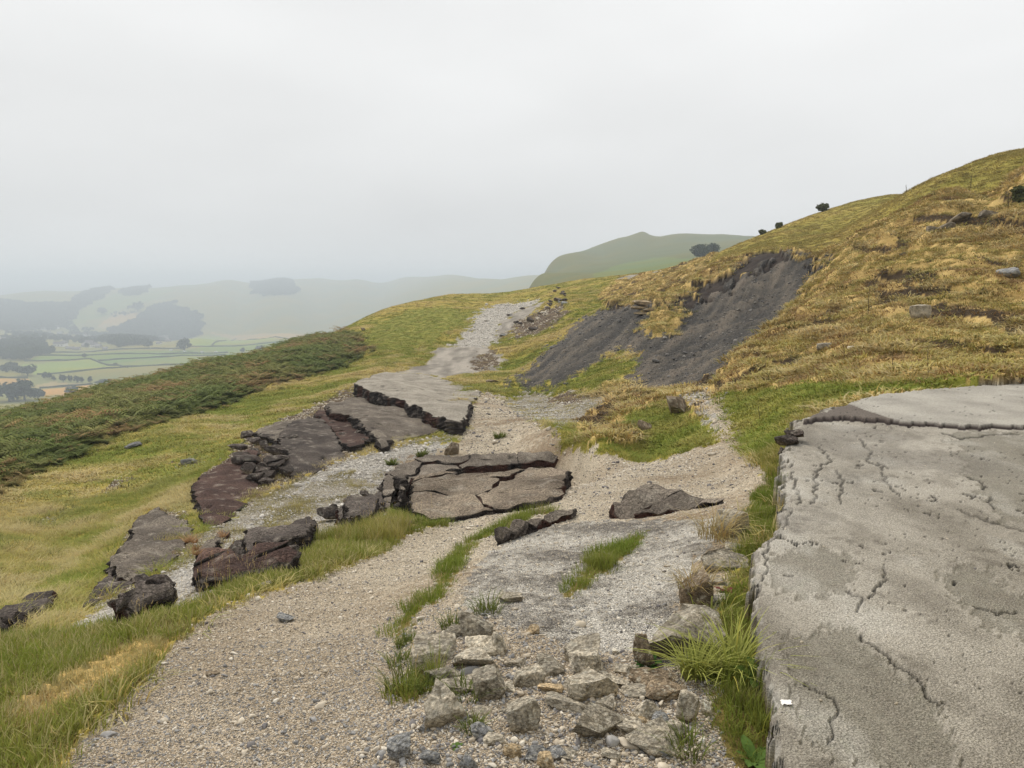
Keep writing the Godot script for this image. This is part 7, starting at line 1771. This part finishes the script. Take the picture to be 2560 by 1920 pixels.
func make_far_things():
	tree_look = tinted(M.leaf, Color(0.045, 0.06, 0.022))
	bark = tinted(M.plain, Color(0.06, 0.05, 0.04))
	for k in 3: tree_proto.append(crown_mesh(Vector3(0, 0.50, 0), Vector3(0.54, 0.54, 0.54), 520, 0.08, 900 + k))
	trunk_mesh = limb(Vector3.ZERO, Vector3(0, 0.4, 0), 0.04, 0.025)
	far_tree("lone broad tree in the middle of the valley fields", Vector3(-472.0,-89.2,-1108.3), 20.7, 20.7)
	far_tree("rounded tree at the edge of the big valley wood", Vector3(-534.6,-88.8,-1132.4), 14.3, 12.9)
	far_tree("small tree on the field wall in mid valley", Vector3(-554.9,-90.6,-996.6), 7.1, 5.9)
	far_tree("bush at the wall corner in the valley", Vector3(-470.6,-90.2,-908.1), 6.4, 3.5)
	far_tree("small tree just above the bracken crest, left of two", Vector3(-377.9,-89.4,-1076.5), 7.7, 7.2)
	far_tree("small tree just above the bracken crest, right of two", Vector3(-358.0,-88.4,-1091.3), 13.2, 8.6)
	far_tree("first tree from the left in the valley tree row", Vector3(-478.3,-91.0,-783.8), 6.2, 8.4)
	far_tree("second tree from the left in the valley tree row", Vector3(-471.7,-91.1,-780.9), 5.7, 7.3)
	far_tree("third and lowest tree in the valley tree row", Vector3(-462.4,-91.2,-771.3), 4.7, 5.2)
	far_tree("fourth and widest tree in the valley tree row", Vector3(-447.5,-91.3,-762.3), 7.4, 8.6)
	far_tree("fifth tree in the valley tree row, slender", Vector3(-442.4,-91.4,-765.9), 5.5, 7.6)
	far_tree("sixth tree in the valley tree row, touching the next", Vector3(-430.7,-91.4,-756.6), 6.4, 8.0)
	far_tree("seventh tree in the valley tree row", Vector3(-425.6,-91.5,-756.7), 5.0, 6.0)
	far_tree("last tree at the right end of the valley tree row", Vector3(-415.6,-91.5,-753.5), 4.9, 7.4)
	far_tree("round tree alone on the pale hillside above the village", Vector3(-1216.7,-77.5,-2293.0), 29.7, 23.7)
	far_tree("tree at the top end of the hillside hedge", Vector3(-1105.6,-67.8,-2285.4), 34.3, 31.9)
	far_tree("tiny lone tree on the ridge skyline", Vector3(-1392.3,-2.7,-2980.7), 17.1, 18.8)
	far_tree("dark large tree at the left edge below the fields", Vector3(-412.0,-92.1,-624.9), 25.1, 16.4)
	far_tree("tallest dark tree in the clump below the fields", Vector3(-403.4,-91.9,-631.0), 24.3, 19.8)
	far_tree("smaller tree on the right of the clump below the fields", Vector3(-390.4,-91.9,-628.2), 13.2, 11.1)
	far_tree("bushy tree behind the bracken crest on the left", Vector3(-382.9,-91.8,-663.8), 12.0, 7.9)
	far_tree("low bush line tree peeping over the bracken", Vector3(-396.2,-91.4,-743.6), 17.6, 4.8)
	far_tree("broad tree where the wood meets the bright field", Vector3(-507.5,-90.6,-802.3), 17.8, 12.0)
	# the tree on the flank of the far hill
	var at := Vector3(79.7,10.5,-325.4)
	var o := base("tree", Vector3(at.x, minf(at.y, far_ground(at.x, at.z) + 1.0) + 1.2, at.z))
	tag(o, "broad dark tree standing alone on the flank of the far hill", "tree")
	crown(o, Vector3(0, 3.9, 0), Vector3(6.6, 4.6, 6.0), 5200, 0.30, Color(0.05, 0.065, 0.028), 77)
	place("trunk", limb(Vector3(0, -4, 0), Vector3(0, 3, 0), 0.4, 0.25), bark, o)
	wood(PackedVector2Array([Vector2(-651,-1228), Vector2(-994,-1862), Vector2(-1031,-1996), Vector2(-1051,-2181), Vector2(-1113,-2388), Vector2(-1086,-2477), Vector2(-1006,-2360), Vector2(-897,-2235), Vector2(-798,-1961), Vector2(-851,-1876), Vector2(-592,-1246), Vector2(-571,-1131)]), 11)
	wood(PackedVector2Array([Vector2(-1640,-2481), Vector2(-1495,-2413), Vector2(-1453,-2428), Vector2(-1398,-2439), Vector2(-1523,-2764), Vector2(-1562,-2984), Vector2(-1471,-2854), Vector2(-1350,-2483), Vector2(-1261,-2220), Vector2(-1190,-2047), Vector2(-1171,-1882), Vector2(-1166,-1755)]), 12)
	wood(PackedVector2Array([Vector2(-1089,-3217), Vector2(-881,-3103), Vector2(-745,-2697), Vector2(-775,-2552), Vector2(-876,-2665)]), 14)
	wood(PackedVector2Array([Vector2(-1333,-2644), Vector2(-1429,-2855), Vector2(-1423,-3021), Vector2(-1282,-2734), Vector2(-1269,-2610)]), 12)
	wood(PackedVector2Array([Vector2(-780,-1172), Vector2(-807,-1236), Vector2(-749,-1202), Vector2(-681,-1130), Vector2(-625,-1026), Vector2(-605,-949), Vector2(-641,-961)]), 11)
	wood(PackedVector2Array([Vector2(-588,-880), Vector2(-578,-899), Vector2(-508,-803), Vector2(-507,-788), Vector2(-544,-814)]), 8)
	wood(PackedVector2Array([Vector2(-1007,-1515), Vector2(-1139,-1782), Vector2(-1117,-1833), Vector2(-951,-1598), Vector2(-965,-1793), Vector2(-633,-1193), Vector2(-676,-1197), Vector2(-722,-1252), Vector2(-737,-1225), Vector2(-755,-1190), Vector2(-826,-1240)]), 9)
	wood(PackedVector2Array([Vector2(-1146,-1977), Vector2(-1193,-2114), Vector2(-1123,-2057), Vector2(-1014,-1915), Vector2(-917,-1678), Vector2(-1050,-1830)]), 9)
	wood(PackedVector2Array([Vector2(-1151,-2178), Vector2(-1186,-2303), Vector2(-1128,-2368), Vector2(-1099,-2295), Vector2(-1133,-2236), Vector2(-1128,-2151)]), 9)
	house("white house at the far left end of the village", Vector3(-878.6,-90.3,-1328.7), 8.3, 4.1, 0)
	house("white house second from the left end of the village", Vector3(-860.9,-90.0,-1314.2), 7.4, 4.1, 1)
	house("white house third from the left of the village, largest of three", Vector3(-842.3,-89.6,-1298.0), 8.9, 4.0, 2)
	house("grey house hidden low in the village wood", Vector3(-765.4,-88.4,-1216.1), 9.7, 3.7, 3)
	house("small pale house above the grey hidden house", Vector3(-839.9,-88.7,-1346.7), 7.4, 3.3, 4)
	house("pale house at the upper left among village trees", Vector3(-815.7,-88.3,-1318.7), 8.9, 3.2, 5)
	house("topmost white house of the village, left of two", Vector3(-1177.8,-105.7,-1939.6), 10.6, 4.7, 6)
	house("topmost white house of the village, right of two", Vector3(-1187.3,-105.5,-1974.1), 10.8, 6.0, 7)
	house("house at the upper right end of the village by the pale slope", Vector3(-1191.0,-105.6,-2015.3), 12.2, 6.1, 8)
	house("pinkish house in the village centre", Vector3(-1073.3,-107.4,-1769.1), 11.8, 6.5, 9)
	house("house beside the pinkish one in the village centre", Vector3(-1099.1,-109.1,-1829.2), 10.0, 5.6, 10)
	house("dark-roofed house in the village centre", Vector3(-830.7,-92.2,-1399.6), 9.3, 5.1, 11)
	house("small house behind the dark-roofed one", Vector3(-1079.1,-111.6,-1838.5), 10.0, 5.5, 12)
	house("house at the right of the village centre among trees", Vector3(-1017.3,-111.3,-1757.6), 9.5, 5.3, 13)
	house("low long house in front of the big wood", Vector3(-968.0,-111.4,-1716.9), 13.3, 4.1, 14)
	house("cream long house in front of the big wood", Vector3(-978.7,-113.0,-1756.9), 15.7, 5.2, 15)
	house("low pale barn in front of the big wood, rightmost", Vector3(-953.7,-113.2,-1746.1), 15.5, 4.1, 16)
	house("large white-gabled house at the near edge of the village", Vector3(-689.9,-89.4,-1171.1), 12.7, 5.0, 17)
	house("tall white gable end at the near edge of the village", Vector3(-689.0,-89.8,-1184.4), 6.4, 5.7, 18)
	house("long low shed at the near field edge", Vector3(-655.1,-90.0,-1139.9), 10.3, 2.7, 19)
	house("second long low shed at the near field edge", Vector3(-643.5,-90.2,-1135.1), 8.8, 2.7, 20)
	house("house left of the near right-hand terrace", Vector3(-662.3,-90.4,-1192.8), 7.8, 4.3, 21)
	house("middle house of the near right-hand terrace", Vector3(-686.4,-90.8,-1249.6), 11.1, 4.5, 22)
	house("white house of the near right-hand terrace", Vector3(-644.4,-89.9,-1186.2), 9.1, 4.9, 23)
	house("end house of the near right-hand terrace", Vector3(-626.6,-89.6,-1165.6), 7.6, 4.1, 24)
	house("tiny house at the near wood edge", Vector3(-598.4,-89.2,-1130.4), 6.0, 2.7, 25)
	house("farmhouse below the big wood beside the lone tree", Vector3(-814.6,-122.2,-1784.6), 14.3, 7.1, 26)
	house("second farm building below the big wood", Vector3(-847.7,-125.1,-1883.2), 11.8, 7.5, 27)
	house("farm barn below the big wood", Vector3(-613.9,-96.3,-1374.4), 8.6, 3.9, 28)
	house("low white farm shed below the big wood", Vector3(-584.5,-91.9,-1274.1), 6.6, 2.2, 29)
	field_wall("longest field wall crossing the whole valley floor", Vector3(-637,-90,-1003), Vector3(-400,-90,-1082))
	field_wall("field wall running below the longest one", Vector3(-520,-91,-963), Vector3(-392,-90,-1051))
	field_wall("field wall on the right of the near bright field", Vector3(-442,-90,-864), Vector3(-378,-91,-906))
	field_wall("field wall along the near side of the bright striped field", Vector3(-505,-91,-814), Vector3(-437,-90,-863))
	field_wall("slanting field wall joining two long walls", Vector3(-538,-91,-980), Vector3(-433,-90,-862))
	field_wall("field wall along the far side of the bright striped field", Vector3(-601,-90,-945), Vector3(-538,-91,-980))
	field_wall("upper field wall below the sandy bank", Vector3(-828,-126,-1963), Vector3(-369,-90,-1315))
	field_wall("short slanting wall between the upper fields", Vector3(-473,-88,-1213), Vector3(-674,-121,-1880))
	field_wall("field wall in the middle of the upper fields", Vector3(-482,-88,-1158), Vector3(-356,-89,-1267))
	field_wall("wall along the tan field near the bracken", Vector3(-438,-91,-708), Vector3(-400,-92,-729))
	field_wall("short dark wall at the left edge of the valley", Vector3(-515,-90,-769), Vector3(-493,-91,-779))
	field_wall("field wall near the village houses", Vector3(-648,-89,-1082), Vector3(-480,-89,-1140))
	van("white van parked in the valley lane, leftmost of four", Vector3(-491.2,-89.1,-1107.3))
	van("white car beneath the lone broad tree", Vector3(-464.3,-89.4,-1090.0))
	van("white van on the valley lane right of the lone tree", Vector3(-439.5,-90.0,-1090.3))
	van("pale car at the right end of the valley lane", Vector3(-419.2,-89.9,-1089.3))
	# litter on the tarmac
	var st := PackedVector3Array()
	var li := PackedInt32Array()
	for i in 5:
		for k in 4:
			st.append(Vector3((i - 2) * 0.0105, 0.004 + 0.004 * absf(sin(i * 1.7 + k)), (k - 1.5) * 0.011) + Vector3(0.004 * sin(k * 2.0), 0, 0.003 * cos(i * 2.2)))
			if i and k:
				var c := i * 4 + k
				li.append_array([c - 5, c - 1, c, c - 5, c, c - 4])
	var pm := tinted(M.plain, Color(0.82, 0.80, 0.78))
	pm.cull_mode = BaseMaterial3D.CULL_DISABLED
	var lt := place("paper_scrap", flat(st, li), pm)
	lt.position = Vector3(1.07,-1.61,-2.83)
	tag(lt, "white crumpled paper scrap lying on the tarmac near its edge", "litter")
	# exposed stone courses in the landslip
	var sp := base("stone_courses", Vector3(7.43,-1.38,-43.53), 0.25)
	tag(sp, "stack of pale stone courses exposed under the turf lip of the landslip", "wall")
	for k in 5:
		var c := place("stone_course", stone_mesh(2, 880 + k, 5, Vector3(1.25 - 0.15 * (k % 2), 0.24, 0.8), 0.12, Color(0.50, 0.44, 0.35), 1.0), M.rock, sp)
		c.position = Vector3(0.09 * sin(k * 2.1), k * 0.15, -0.10 * k)
		c.rotation.y = 0.12 * sin(k * 3.0)
